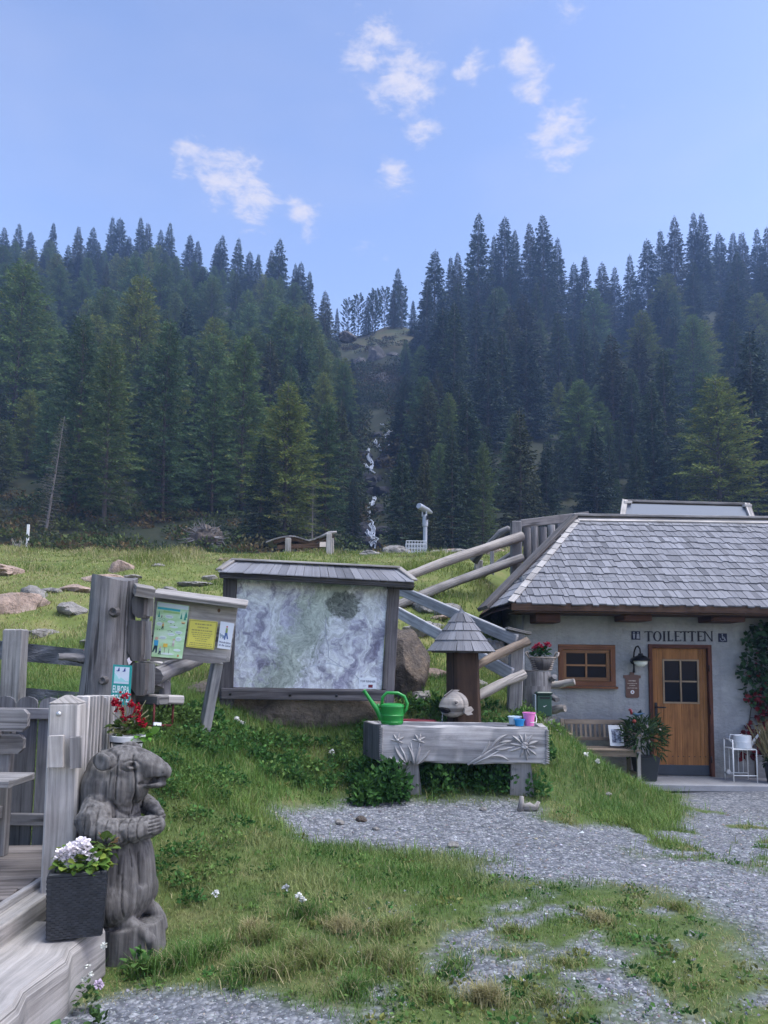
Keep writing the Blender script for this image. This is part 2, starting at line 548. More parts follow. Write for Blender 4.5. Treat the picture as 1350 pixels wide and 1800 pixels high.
# ------------------------------------------------------------------ terrain
# control points of the near ground: (photo x, photo y, distance) and plain (x, y, z)
_cp_px = [(290, 1600, 5.0), (450, 1600, 4.9), (450, 1500, 5.7), (300, 1500, 5.5), (300, 1410, 6.1), (300, 1310, 6.9), (530, 1470, 6.5), (430, 1400, 7.0), (600, 1392, 8.3),
          (350, 1350, 7.2), (560, 1330, 8.6), (450, 1290, 8.6), (600, 1285, 9.0), (365, 1285, 7.8), (60, 1222, 9.0), (100, 1190, 10.0), (20, 1090, 12.0),
          (100, 1000, 17.0), (40, 975, 20.5), (300, 992, 18.0), (600, 985, 18.5), (650, 972, 20.5), (750, 985, 18.5), (850, 1030, 14.5), (850, 985, 18.0),
          (760, 1130, 11.5), (730, 1090, 12.5), (750, 1200, 10.0), (860, 1252, 9.4), (910, 1268, 9.3), (990, 1302, 9.3), (1080, 1372, 9.1), (1100, 1432, 8.4),
          (1200, 1432, 8.8), (1000, 1402, 8.3), (300, 1215, 8.6), (200, 1240, 7.4), (560, 1240, 9.9)]
_cp = [tuple(at(*c)) for c in _cp_px]
_cp += [(-3, 2, -.1), (0, 2, -.05), (3, 2, 0), (-1.5, 4.3, -.15), (-1.3, 3.5, -.12), (-.2, 3.6, -.05), (2, 4, 0), (4, 4, 0), (0, 6, .02), (1.5, 6, 0), (3, 6, -.04), (5, 6, -.08),
        (0, 7.8, .15), (1.0, 8.2, .19), (1.8, 7.8, .14), (3.5, 8, -.12), (5, 9, -.2), (7, 9, -.2), (4.3, 11.4, -.26), (6, 11.6, -.26), (9, 11.6, -.26),
        (5, 14, -.25), (8, 14, -.2), (3.2, 11.2, -.22), (2.9, 12.2, .2), (1.9, 12, 1.75), (2.2, 14, 2.8), (2.6, 16.5, 3.7), (5, 17.5, 3.6), (9, 18, 3.6), (-2.4, 5.6, .06), (-3.5, 5.0, -.05), (-2.6, 4.2, -.1),
        (-5, 6.5, .5), (-12, 10, 1.5), (-12, 20, 4.5), (12, 20, 4.4), (13, 10, -.1), (-9, 5, .2), (-7, 2, -.05), (8, 3, 0), (0, 0, 0), (-6, -1, 0), (7, -1, 0),
        (-10, 15, 3.1), (0, 15, 3.05), (-5, 15, 3.05), (0, 23, 4.75), (-8, 23, 4.75), (8, 23, 4.75), (-16, 23, 4.8), (16, 23, 4.7), (16, 0, 0), (-16, 0, 0)]
_CP = np.array(_cp)
def _tps_fit(P):
    n = len(P)
    r2 = ((P[:, None, :2] - P[None, :, :2]) ** 2).sum(-1)
    K = .5 * r2 * np.log(r2 + 1e-9)
    A = np.zeros((n + 3, n + 3)); A[:n, :n] = K + np.eye(n) * .25
    A[:n, n] = 1; A[:n, n + 1:] = P[:, :2]; A[n, :n] = 1; A[n + 1:, :n] = P[:, :2].T
    return np.linalg.solve(A, np.concatenate([P[:, 2], np.zeros(3)]))
_TW = _tps_fit(_CP)
def _tps(x, y):
    out = np.empty(len(x)); n = len(_CP)
    for i in range(0, len(x), 40000):
        xs, ys = x[i:i + 40000], y[i:i + 40000]
        r2 = (xs[:, None] - _CP[None, :, 0]) ** 2 + (ys[:, None] - _CP[None, :, 1]) ** 2
        out[i:i + 40000] = (.5 * r2 * np.log(r2 + 1e-9)) @ _TW[:n] + _TW[n] + _TW[n + 1] * xs + _TW[n + 2] * ys
    return out
_FY = np.array([18, 20, 23, 26, 32, 38, 45, 55, 70, 90, 110, 130, 150, 170, 240.])
_FZ = np.array([4.2, 4.5, 4.75, 5.0, 5.6, 7.2, 9.7, 14.5, 23, 34.5, 46, 57.5, 67, 73, 76.])
def ZZ(x, y):
    """ground height, numpy"""
    x = np.atleast_1d(np.asarray(x, float)); y = np.atleast_1d(np.asarray(y, float))
    shp = x.shape; x, y = x.ravel(), y.ravel()
    near = _tps(np.clip(x, -16, 16), np.clip(y, -1, 24))
    far = np.interp(y, _FY, _FZ)
    grow = sstep(34, 80, y)
    far = far + grow * ((fnoise(x * .03, y * .03, 5, 3) - .5) * 7 + (fnoise(x * .15, y * .15, 9, 2) - .5) * 2.0)
    u = x / np.maximum(y, 1)
    far = far + sstep(26, 44, y) * (.9 * sstep(-.1, -.5, u) - 1.1 * sstep(.0, .25, u))
    pxu = 675 + 1300 * u
    far = far + sstep(75, 125, y) * np.interp(pxu, [-100, 250, 400, 500, 575, 740, 800, 850, 960, 1015, 1090, 1150, 1220, 1450], [9, 9, 6, 4, 0, 0, 5, 9, 9, 3, 0, 5, 10, 9])
    # the gully the stream comes down, and the bare knoll above it
    gx = x - (-.018 * y - .2)
    far = far - 1.6 * np.exp(-(gx / 3.2) ** 2) * sstep(36, 50, y) * (1 - sstep(88, 100, y))
    far = far + 4.0 * np.exp(-((x - 1.5) / 9.0) ** 2) * sstep(104, 126, y) * (1 - sstep(135, 160, y))
    w = sstep(19.5, 23, y)
    z = near * (1 - w) + far * w
    hill = sstep(8.8, 11.5, y) * (1 - sstep(2.2, 2.9, x) * (1 - sstep(15.5, 17, y)))
    z = z + hill * ((fnoise(x * .9, y * .9, 21, 4) - .5) * .34) + (fnoise(x * 2.1, y * 2.1, 31, 3) - .5) * .035
    return z.reshape(shp)
def Z(x, y):
    return float(ZZ(x, y)[0])
def hit(px, py, d0=2.0, d1=60.0):
    """first ground point under a photo pixel"""
    ds = np.arange(d0, d1, .05)
    pts = np.array([at(px, py, d) for d in ds])
    below = pts[:, 2] - ZZ(pts[:, 0], pts[:, 1])
    i = int(np.argmax(below < 0)) if (below < 0).any() else len(ds) - 1
    return Vector((pts[i, 0], pts[i, 1], float(ZZ(pts[i, 0], pts[i, 1])[0])))
def poly_sd(P, x, y):
    """signed distance to a world polygon, positive inside"""
    P = np.asarray(P, float); n = len(P)
    inside = np.zeros(x.shape, bool); best = np.full(x.shape, 1e9)
    for i in range(n):
        ax, ay = P[i]; bx, by = P[(i + 1) % n]
        c = ((ay > y) != (by > y)) & (x < (bx - ax) * (y - ay) / (by - ay + 1e-12) + ax)
        inside ^= c
        dx, dy = bx - ax, by - ay
        t = np.clip(((x - ax) * dx + (y - ay) * dy) / (dx * dx + dy * dy + 1e-12), 0, 1)
        best = np.minimum(best, np.hypot(x - ax - t * dx, y - ay - t * dy))
    return np.where(inside, best, -best)
def world_poly(pxs, extra=()):
    return [tuple(hit(px, py)[:2]) for px, py in pxs] + list(extra)

GR_MAIN = world_poly([(488, 1428), (600, 1408), (720, 1398), (930, 1412), (965, 1440), (1080, 1458), (1190, 1450), (1222, 1425), (1190, 1398), (1115, 1375)]) + \
    [(4.0, 11.5), (9.5, 11.5), (10, 5.2)] + world_poly([(1345, 1690), (1240, 1590), (1060, 1560), (930, 1545), (800, 1505), (640, 1492), (545, 1478)])
GR_LEFT = world_poly([(150, 1775), (240, 1742), (330, 1740), (440, 1752), (520, 1772), (600, 1795)]) + [(.1, 3.0), (.3, 1.0), (-3, 1.0), (-3, 3.0)]
GR_PATCH = world_poly([(620, 1640), (800, 1580), (1000, 1560), (1345, 1590), (1345, 1795), (640, 1795)]) + []
GR_PATCH = GR_PATCH[:4] + [(4.2, 2.5), (.2, 2.5)]
def gravel_mask(x, y, k=1.0):
    """1 on bare gravel, 0 under turf"""
    sh = x.shape; x = x.ravel(); y = y.ravel()
    wob = (fnoise(x * 1.6, y * 1.6, 3, 4) - .5) * .9 + (fnoise(x * 6, y * 6, 13, 3) - .5) * .35
    m = sstep(-.12 * k, .12 * k, poly_sd(GR_MAIN, x, y) + wob * .55)
    m = np.maximum(m, sstep(-.06 * k, .06 * k, poly_sd(GR_LEFT, x, y) + wob * .22))
    p = sstep(-.3, .3, poly_sd(GR_PATCH, x, y) + wob * .6)
    pn = fnoise(x * 1.7, y * 1.7, 41, 4) * .6 + fnoise(x * 7, y * 7, 47, 3) * .4
    right = sstep(.2, 3.0, x) * .05
    m = np.maximum(m, p * sstep(.63 - right - .04 * k, .63 - right + .04 * k, pn))
    tufts = fnoise(x * 2.3, y * 2.3, 61, 3)      # sparse turf in the gravel towards the house
    m = m * (1 - sstep(.62, .68, tufts) * sstep(1.8, 2.6, x) * sstep(5.5, 7, y) * (1 - sstep(9, 10, y)))
    return m.reshape(sh)

def build_ground():
    xs = np.concatenate([np.linspace(-170, -30, 29), np.linspace(-27, -9, 19), np.arange(-8.6, 8.61, .1), np.linspace(9, 27, 19), np.linspace(30, 170, 29)])
    ys = np.concatenate([np.linspace(-40, 0, 14), np.arange(1.0, 22, .1), np.arange(22, 30, .4), np.arange(30, 70, 1.0), np.arange(70, 185, 2.0), np.linspace(190, 300, 10)])
    X, Y = np.meshgrid(xs, ys)
    zz = ZZ(X, Y)
    nx, ny = len(xs), len(ys)
    idx = np.arange(nx * ny).reshape(ny, nx)
    F = np.stack([idx[:-1, :-1], idx[:-1, 1:], idx[1:, 1:], idx[1:, :-1]], -1).reshape(-1, 4)
    V = np.stack([X, Y, zz], -1).reshape(-1, 3)
    g = gravel_mask(X.ravel(), Y.ravel(), 1.6) * (Y.ravel() < 16)
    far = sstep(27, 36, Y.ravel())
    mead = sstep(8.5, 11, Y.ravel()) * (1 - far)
    # bare grassy knoll far up in the gap
    kn = np.exp(-((X.ravel() - 1.0) / 9.0) ** 4) * sstep(117, 121, Y.ravel()) * (1 - sstep(160, 170, Y.ravel()))
    t = NT('ground_soil')
    a = t.n('ShaderNodeAttribute', attribute_name='col')
    sep = t.n('ShaderNodeSeparateColor'); t.l(a.outputs['Color'], sep.inputs[0])
    ob = t.tc.outputs['Object']
    v = t.n('ShaderNodeTexVoronoi'); v.inputs['Scale'].default_value = 34; t.l(ob, v.inputs['Vector'])
    vs = t.n('ShaderNodeSeparateColor'); t.l(v.outputs['Color'], vs.inputs[0])
    grav = t.ramp(vs.outputs[0], [(0, (.085, .092, .108)), (.35, (.145, .155, .178)), (.7, (.205, .215, .24)), (1, (.34, .35, .37))])
    grav = t.mix(.75, grav, t.ramp(v.outputs['Distance'], [(.0, 1.15), (.6, .55)]), 'MULTIPLY')
    big = t.noise(ob, .9, 5, .6)
    grav = t.mix(.5, grav, t.ramp(big, [(.3, (.8, .76, .72)), (.7, (1.15, 1.15, 1.18))]), 'MULTIPLY')
    n1 = t.noise(ob, 1.8, 6, .62); n2 = t.noise(ob, 14, 4, .6)
    turf = t.ramp(n1, [(.3, (.045, .07, .018)), (.55, (.075, .105, .028)), (.75, (.13, .12, .055))])
    turf = t.mix(.6, turf, t.ramp(n2, [(.3, .5), (.7, 1.3)]), 'MULTIPLY')
    meadow = t.ramp(n1, [(.28, (.075, .10, .025)), (.5, (.12, .145, .038)), (.72, (.19, .175, .07))])
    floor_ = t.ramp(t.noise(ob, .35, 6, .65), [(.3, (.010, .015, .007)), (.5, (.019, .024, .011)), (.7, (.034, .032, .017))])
    knoll = t.ramp(t.noise(ob, .18, 5, .65), [(.35, (.038, .05, .02)), (.5, (.062, .062, .028)), (.65, (.085, .062, .036))])
    c = t.mix(sep.outputs[1], turf, meadow)
    # blue channel: 0 near, .5 forest floor, 1 knoll
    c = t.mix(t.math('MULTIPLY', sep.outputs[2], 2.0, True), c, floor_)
    c = t.mix(t.math('SUBTRACT', t.math('MULTIPLY', sep.outputs[2], 2.0), 1.0, True), c, knoll)
    c = t.mix(sep.outputs[0], c, grav)
    t.base(c).rough(.9, .2)
    h = t.math('MULTIPLY', t.math('SUBTRACT', .6, v.outputs['Distance']), sep.outputs[0])
    t.bump(t.math('ADD', h, t.math('MULTIPLY', n2, .3)), .8, .012)
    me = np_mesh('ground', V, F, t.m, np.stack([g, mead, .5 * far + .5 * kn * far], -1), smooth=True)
    o = link('ground', me)
    tag(o, 'gravel yard with patchy turf rising to a grassy wooded mountainside', 'ground', kind='structure')
build_ground()

# ------------------------------------------------------------------ haze
def build_haze():
    b = MB(); b.box((0, -45, 45), (0, 320, 45), 390, 94)
    m = bpy.data.materials.new('haze_air'); m.use_nodes = True
    nt = m.node_tree; nt.nodes.clear()
    o = nt.nodes.new('ShaderNodeOutputMaterial'); pv = nt.nodes.new('ShaderNodeVolumePrincipled')
    pv.inputs['Color'].default_value = (.36, .56, 1.0, 1)
    pv.inputs['Density'].default_value = HAZE
    pv.inputs['Anisotropy'].default_value = .2
    nt.links.new(pv.outputs[0], o.inputs['Volume'])
    h = b.build('haze', m)
    tag(h, 'thin blue mountain haze lying over the whole valley', 'haze', kind='stuff')
HAZE = .001
# ------------------------------------------------------------------ forest
M_BARK = wood('conifer_bark', (.05, .04, .033), (.13, .11, .095), 14, .5, .25)
M_BARK_DEAD = wood('dead_branch_wood', (.13, .12, .11), (.27, .25, .235), 14, .4, .2)
M_SPRUCE = colattr('spruce_needles', .7, .25, .12, .3, .7, rndvar=.28)
M_LARCH = colattr('larch_needles', .75, .2, .25, .3, .6, rndvar=.25)

def conifer(name, seed, H, R, kind, bare=.06, density=1.0, tone=(.03, .055, .025), dead=False):
    """returns (trunk mesh, crown mesh) of a tree H metres tall standing at the origin"""
    rg = np.random.default_rng(seed); rd = random.Random(seed)
    random.seed(seed)
    tb = MB()
    bendx, bendy = rd.uniform(-.15, .15), rd.uniform(-.15, .15)
    def axis(z):
        k = z / H
        return np.array([bendx * math.sin(k * 3.0), bendy * math.sin(k * 2.2), z])
    tb.rod([Vector(axis(H * k / 10)) for k in range(11)], [max(.012 * H * (1 - k / 10.3) ** .9, .012) for k in range(11)], 7, .06)
    V, C = [], []
    z = H * bare
    larch = kind == 'larch'
    while z < H * .985:
        t = z / H
        if kind == 'spruce':
            prof = (1 - t) ** .92 * (.7 + .3 * min(1, (t - bare + .1) / .2))
        elif kind == 'larch':
            prof = (1 - t) ** .66 * min(1, .6 + (t - bare) * 2.2) * (.85 + .25 * rd.random())
        else:
            prof = math.sqrt(max(0, 1 - ((t - .55) / .5) ** 2)) * .9 + .05
        nb = rd.randint(5, 7) if kind != 'pine' else rd.randint(4, 6)
        a0 = rd.uniform(0, 6.28)
        for b in range(nb):
            az = a0 + b * 6.283 / nb + rd.uniform(-.35, .35)
            Lb = R * prof * rd.uniform(.62, 1.14) + .10
            if rd.random() < .05: Lb *= 1.22
            out = np.array([math.cos(az), math.sin(az), 0]); side = np.array([-math.sin(az), math.cos(az), 0])
            if kind == 'spruce': rise, droop = .30 * (t - .25), -.30 * (1 - t) - .05
            elif larch: rise, droop = .12 + .35 * t * t, -.22 * (1 - t)
            else: rise, droop = .15 + .5 * t, .12
            p0 = axis(z)
            def bp(s):
                return p0[None] + out[None] * (Lb * s)[:, None] + np.array([0, 0, 1])[None] * (Lb * (rise * s + droop * s * s + (.16 * s ** 3 if kind == 'spruce' else 0)))[:, None]
            q = bp(np.array([0, .45, .8]))
            if Lb > .5: tb.rod([Vector(v) for v in q], [.012 * Lb + .006, .008 * Lb + .004, .004], 3, cap=False)
            if dead and rd.random() < dead: 
                for kk in range(3):
                    s0 = rd.uniform(.3, .9); e = bp(np.array([s0]))[0]
                    tb.rod([Vector(e), Vector(e + side * rd.uniform(-.5, .5) * Lb * .5 + out * .2 + np.array([0, 0, rd.uniform(-.25, .05)]))], [.012, .004], 3, cap=False)
                continue
            n = max(6, int(Lb * (34 if not larch else 44) * density))
            s = rg.uniform(.10 if kind != 'pine' else .45, 1.0, n) ** .8
            base = bp(s)
            sg = np.where(rg.random(n) < .5, -1, 1)
            fan = rg.uniform(.1, 1.0, n) * sg
            width = Lb * .34 * (1 - s * .75)
            base = base + side[None] * (fan * width * rg.uniform(.2, 1, n))[:, None]
            ln = (rg.uniform(.22, .42, n) if kind == 'spruce' else rg.uniform(.16, .36, n) if larch else rg.uniform(.2, .36, n)) * (.7 + .3 * min(1, Lb))
            wd = ln * (rg.uniform(.10, .19, n) if kind == 'spruce' else rg.uniform(.08, .16, n) if larch else rg.uniform(.14, .24, n))
            if kind == 'spruce': dz = rg.uniform(-.75, .1, n)
            elif larch: dz = rg.uniform(-.55, .55, n)
            else: dz = rg.uniform(-.1, .9, n)
            d = out[None] * rg.uniform(.3, 1.0, n)[:, None] + side[None] * (fan * rg.uniform(.4, 1.1, n))[:, None] + np.array([0, 0, 1])[None] * dz[:, None]
            d /= np.linalg.norm(d, axis=1)[:, None]
            rnd = rg.normal(size=(n, 3)); w = np.cross(d, rnd); w /= np.linalg.norm(w, axis=1)[:, None] + 1e-9
            v = np.stack([base, base + d * (ln * .45)[:, None] + w * wd[:, None], base + d * ln[:, None], base + d * (ln * .45)[:, None] - w * wd[:, None]], 1)
            V.append(v)
            k = rg.uniform(.65, 1.4, n)[:, None] * np.array(tone)[None] * rd.uniform(.82, 1.2)
            k = k * np.where(rg.random(n)[:, None] < .06, np.array([1.9, 1.25, .9])[None], 1)
            C.append(np.repeat(k, 4, 0))
        z += H * (.024 if kind != 'pine' else .05) * rd.uniform(.75, 1.3) * (1.15 - .4 * t)
    # the leader
    nl = 26
    zz = rg.uniform(.93, 1.0, nl) * H
    base = np.stack([axis(q) for q in zz]); az = rg.uniform(0, 6.28, nl)
    d = np.stack([np.cos(az) * .5, np.sin(az) * .5, rg.uniform(.2, 1.0, nl)], 1); ln = rg.uniform(.12, .26, nl)
    w = np.cross(d, rg.normal(size=(nl, 3))); w /= np.linalg.norm(w, axis=1)[:, None]
    V.append(np.stack([base, base + d * (ln * .5)[:, None] + w * (.03), base + d * ln[:, None], base + d * (ln * .5)[:, None] - w * .03], 1))
    C.append(np.repeat(np.tile(np.array(tone), (nl, 1)), 4, 0))
    V = np.concatenate(V).reshape(-1, 3); C = np.concatenate(C)
    F = np.arange(len(V)).reshape(-1, 4)
    tm = tb.mesh(name + '_trunk', True)
    tm.materials.append(M_BARK if not dead else M_BARK_DEAD)
    cm = np_mesh(name + '_crown', V, F, M_LARCH if larch else M_SPRUCE, C)
    return tm, cm, H

SPR = [conifer('spruce', 100 + i, 14, r, 'spruce', b, 1.0, tn) for i, (r, b, tn) in enumerate([
    (3.3, .02, (.024, .047, .029)), (2.9, .03, (.030, .053, .028)), (3.7, .02, (.022, .044, .030)), (2.6, .03, (.034, .058, .029)), (3.2, .03, (.042, .054, .025))])]
LAR = [conifer('larch', 200 + i, 14, r, 'larch', b, 1.0, tn, dd) for i, (r, b, tn, dd) in enumerate([
    (3.7, .04, (.080, .130, .048), False), (3.4, .07, (.068, .120, .052), False), (4.0, .03, (.115, .15, .04), False), (3.3, .12, (.078, .116, .044), False)])]
LAR_DEAD = [conifer('dead_larch', 300 + i, 14, 2.0, 'larch', .12, .55, (.06, .075, .035), .72) for i in range(2)]
PINE = [conifer('pine', 400 + i, 8, 1.7, 'pine', .04, 1.0, (.028, .05, .03)) for i in range(2)]
random.seed(3)

def plant_tree(kind, var, x, y, h, label, group=None, wide=1.0, lean=0.0, sink=.15):
    pool = {'spruce': SPR, 'larch': LAR, 'dead': LAR_DEAD, 'pine': PINE}[kind]
    tm, cm, H = pool[var % len(pool)]
    nm = {'spruce': 'spruce_tree', 'larch': 'larch_tree', 'dead': 'bare_larch_tree', 'pine': 'pine_tree'}[kind]
    o = thing(nm, label, 'tree', (x, y, Z(x, y) - sink), group)
    k = h / H
    o.scale = (k * wide, k * wide, k)
    o.rotation_euler = (lean * .3, lean, random.uniform(0, 6.28)) if not lean else (0, lean, random.uniform(-.4, .4))
    link('trunk', tm, None, o); link('crown', cm, None, o)
    return o

def d_for_base(px, py):
    """distance at which the forest floor shows at that photo height"""
    for d in np.arange(31, 90, .25):
        p = at(px, py, d)
        if p.z <= Z(p.x, p.y): return d
    return 60.0

FRONT = [  # photo x, base y, top y, kind, variant, width, label
    (22, 790, 455, 'larch', 0, 1.1, 'tall green larch cut by the left edge of the picture'),
    (128, 905, 552, 'larch', 1, 1.0, 'larch with pale bare lower trunk behind the leaning bare larch'),
    (182, 928, 588, 'larch', 3, .95, 'larch with a long bare grey trunk above the tall trunk post'),
    (78, 948, 725, 'dead', 0, 1.0, 'leaning half bare larch beside the white marker pole'),
    (238, 780, 480, 'larch', 2, 1.0, 'full tall larch rising right of the bare trunked larch'),
    (285, 915, 560, 'larch', 1, .9, 'dense green conifer standing left of the upturned roots'),
    (372, 905, 645, 'larch', 1, .95, 'slim larch with dead lower branches above the upturned roots'),
    (424, 895, 588, 'larch', 0, 1.0, 'tall green larch just behind the upturned roots'),
    (500, 962, 665, 'larch', 2, 1.15, 'broad yellow green larch directly behind the wooden lounger'),
    (455, 965, 760, 'spruce', 3, 1.15, 'small blue green spruce left of the broad yellow green larch'),
    (572, 955, 705, 'larch', 1, 1.0, 'larch standing left of the waterfall behind the lounger'),
    (548, 968, 845, 'dead', 1, 1.1, 'small greyish half dead larch right behind the lounger'),
    (706, 968, 772, 'spruce', 0, .95, 'young dark spruce right beside the waterfall'),
    (746, 968, 782, 'spruce', 4, .8, 'thin brownish spruce directly behind the telescope'),
    (795, 970, 742, 'spruce', 1, .85, 'narrow spruce between the telescope and the tall spruce'),
    (818, 972, 792, 'spruce', 3, .8, 'small young spruce above the orange boulders'),
    (848, 972, 772, 'larch', 3, .75, 'young feathery conifer behind the upper log rails'),
    (912, 965, 712, 'spruce', 4, 1.05, 'olive green spruce standing above the palisade fence'),
    (1048, 940, 742, 'spruce', 2, 1.05, 'dark blue green spruce left behind the roof skylight'),
    (1122, 935, 758, 'spruce', 1, .9, 'pointed spruce rising straight above the roof skylight'),
    (1086, 930, 838, 'larch', 1, .8, 'very small light green conifer beside the pointed spruce'),
    (1266, 935, 655, 'larch', 2, 1.35, 'wide bright yellow green larch above the shingle roof'),
    (1330, 925, 575, 'spruce', 0, 1.0, 'tall dark spruce behind the bright larch at the right edge'),
    (960, 950, 770, 'spruce', 0, 1.0, 'dark spruce filling the gap right of the olive green spruce'),
    (620, 965, 830, 'spruce', 2, .7, 'small dark spruce at the foot of the waterfall'),
    (1190, 940, 800, 'spruce', 3, .9, 'small spruce in shade left of the bright yellow green larch')]
_placed = []
for px, pb, pt, kind, var, wide, lab in FRONT:
    d = d_for_base(px, pb)
    p = at(px, pb, d)
    h = (at(px, pt, d).z - Z(p.x, p.y))
    plant_tree(kind, var, p.x, p.y, max(h, 2), lab, None, wide, lean=(.1 if lab.startswith('leaning') else 0.0))
    _placed.append((p.x, p.y, 1.6))

# trees that stand out against the sky: photo x, top y, distance, kind
SKYLINE = [(8, 398, 140), (35, 392, 150), (55, 405, 140), (95, 390, 150), (138, 395, 142), (165, 398, 150), (198, 380, 150), (212, 381, 148), (248, 380, 140), (262, 390, 146),
           (300, 390, 138), (283, 402, 146), (335, 410, 140), (348, 422, 146), (392, 412, 136), (383, 425, 140), (420, 417, 130), (440, 440, 136), (455, 445, 130), (493, 418, 122), (478, 436, 126),
           (530, 458, 120), (520, 462, 126), (545, 475, 116), (572, 508, 112), (766, 428, 112), (792, 450, 122), (805, 440, 120), (842, 372, 116), (868, 412, 124), (888, 378, 122), (905, 402, 126),
           (930, 388, 124), (953, 366, 120), (980, 416, 124), (1008, 460, 132), (1028, 448, 128), (1058, 456, 140), (1080, 463, 142), (1106, 446, 140), (1136, 418, 132), (1160, 403, 134),
           (1184, 378, 128), (1218, 362, 130), (1232, 370, 130), (1262, 404, 140), (1288, 400, 142), (1302, 406, 146), (1330, 400, 140), (1347, 385, 134), (750, 490, 108), (700, 470, 140)]
SKYLINE.sort()
_ORD = 'first second third fourth fifth sixth seventh eighth ninth tenth eleventh twelfth thirteenth fourteenth fifteenth sixteenth seventeenth eighteenth nineteenth twentieth twenty-first twenty-second twenty-third twenty-fourth twenty-fifth twenty-sixth twenty-seventh twenty-eighth'.split()
for i, (px, pt, d) in enumerate(SKYLINE):
    p = at(px, pt, d)
    h = min(max(p.z - Z(p.x, p.y), 5), 19)
    zt = p.z
    left = px < 600
    k = 'spruce'
    side = 'left' if left else 'right'
    o = plant_tree(k, i, p.x, p.y, h, f"{['slim', 'dark', 'pointed', 'tall'][i % 4]} ridge spruce against the sky, {_ORD[i if left else i - 25]} from the left on the {side} ridge", f'spruces along the {side} skyline', .8 + .25 * random.random())
    _placed.append((p.x, p.y, 1.5))
# stunted pines on the bare knoll above the cliff
for px, pb, pt, d in [(592, 575, 528, 128), (612, 562, 492, 130), (630, 556, 488, 132), (645, 552, 500, 131), (660, 545, 497, 133), (676, 540, 478, 134), (692, 538, 492, 132), (707, 534, 462, 131), (655, 549, 510, 129), (726, 545, 515, 126)]:
    p = at(px, pb, d)
    z0 = Z(p.x, p.y); h = at(px, pt, d).z - z0
    plant_tree('pine' if len(_placed) % 3 else 'spruce', len(_placed), p.x, p.y, min(max(h, 3), 9) * .9, 'wind bent pine on the bare grassy knoll above the cliff', 'pines on the knoll', .75, sink=.5)
    _placed.append((p.x, p.y, 1.0))

_SK = np.array([(-90, 425), (0, 428), (120, 418), (200, 418), (260, 415), (310, 435), (360, 450), (440, 470), (500, 470), (545, 505), (575, 560), (590, 600), (735, 560), (752, 520), (800, 490), (830, 450),
                (900, 440), (960, 440), (990, 470), (1030, 485), (1090, 492), (1140, 470), (1200, 430), (1300, 430), (1440, 415)], float)
def fill_forest():
    rd = random.Random(77)
    cnt = {'spruce': 0, 'larch': 0}
    tries = 0
    while tries < 16000 and sum(cnt.values()) < 500:
        tries += 1
        d = 47 + 113 * rd.random() ** 1.05
        px = rd.uniform(-90, 1440)
        x = (px - 675) / FPX * d
        y = d
        sp = 2.2 + 1.7 * (d - 42) / 118
        if any((x - a) ** 2 + (y - b) ** 2 < (sp * .62 + c * .6) ** 2 for a, b, c in _placed): continue
        z0 = Z(x, y)
        pxc, pyb = px_of((x, y, z0))
        h = np.interp(d, [47, 55, 70, 90, 120, 160], [6, 8, 9.5, 10.5, 11.5, 13]) * rd.uniform(.5, 1.32)
        sk = np.interp(pxc, _SK[:, 0], _SK[:, 1]) + rd.uniform(-4, 45)
        top = at(pxc, sk, d).z - z0
        h = min(h, top)
        if h < 4.5: continue
        hw = 2.0 * (h / 14) * FPX / d
        pyt = px_of((x, y, z0 + h))[1]
        # keep the stream, the cliff and the knoll open
        if 636 - hw * .55 < pxc < 690 + hw * .5 and d < 92: continue
        if 614 - hw * .5 < pxc < 698 + hw * .5 and pyt < 705 and d < 122: continue
        if 596 < pxc < 730 and d > 104: continue
        if 808 < pxc < 852 and 60 < d < 84: continue
        left = pxc < 620
        if left:
            kind = 'larch' if rd.random() < (.7 if d < 120 else .45) else 'spruce'
        else:
            kind = 'larch' if rd.random() < .06 else 'spruce'
        if kind == 'larch' and cnt['larch'] > 250: kind = 'spruce'
        if kind == 'spruce' and cnt['spruce'] > 196: continue
        cnt[kind] += 1
        band = 'lower' if d < 75 else 'middle' if d < 110 else 'upper'
        wd = rd.uniform(.9, 1.45)
        col = [c for lim, c in ((110, 'at the left edge'), (215, 'above the trunk post'), (330, 'above the info board'), (450, 'above the map board'), (560, 'above the lounger'), (700, 'beside the waterfall'), (800, 'above the telescope'), (900, 'above the log rails'), (1010, 'above the palisade'), (1130, 'above the window'), (1250, 'above the door'), (9999, 'at the right edge')) if pxc < lim][0]
        size = 'small' if h < 8.5 else 'tall' if h > 12 else 'middling'
        look = f"{size} {'slim' if wd < 1.15 else 'broad'} {'light green larch' if kind == 'larch' else 'dark spruce'}"
        plant_tree(kind, rd.randrange(5), x, y, h, f'{look} on the {band} forest slope {col}', f'{kind} trees on the {band} slope {col}', wd)
        _placed.append((x, y, sp * .5))
    print('forest', cnt)
fill_forest()
for k in range(30):      # young spruces squeezing in on the gully
    d = random.uniform(52, 112); s = random.choice((-1, 1)); px = 660 + s * random.uniform(34, 66); x = (px - 675) / FPX * d; sd_ = 'left' if s < 0 else 'right'
    plant_tree('spruce', k, x, d, random.uniform(2.5, 5.5), f'young spruce clinging to the {sd_} side of the waterfall gully', f'young spruces on the {sd_} gully side', 1.25)

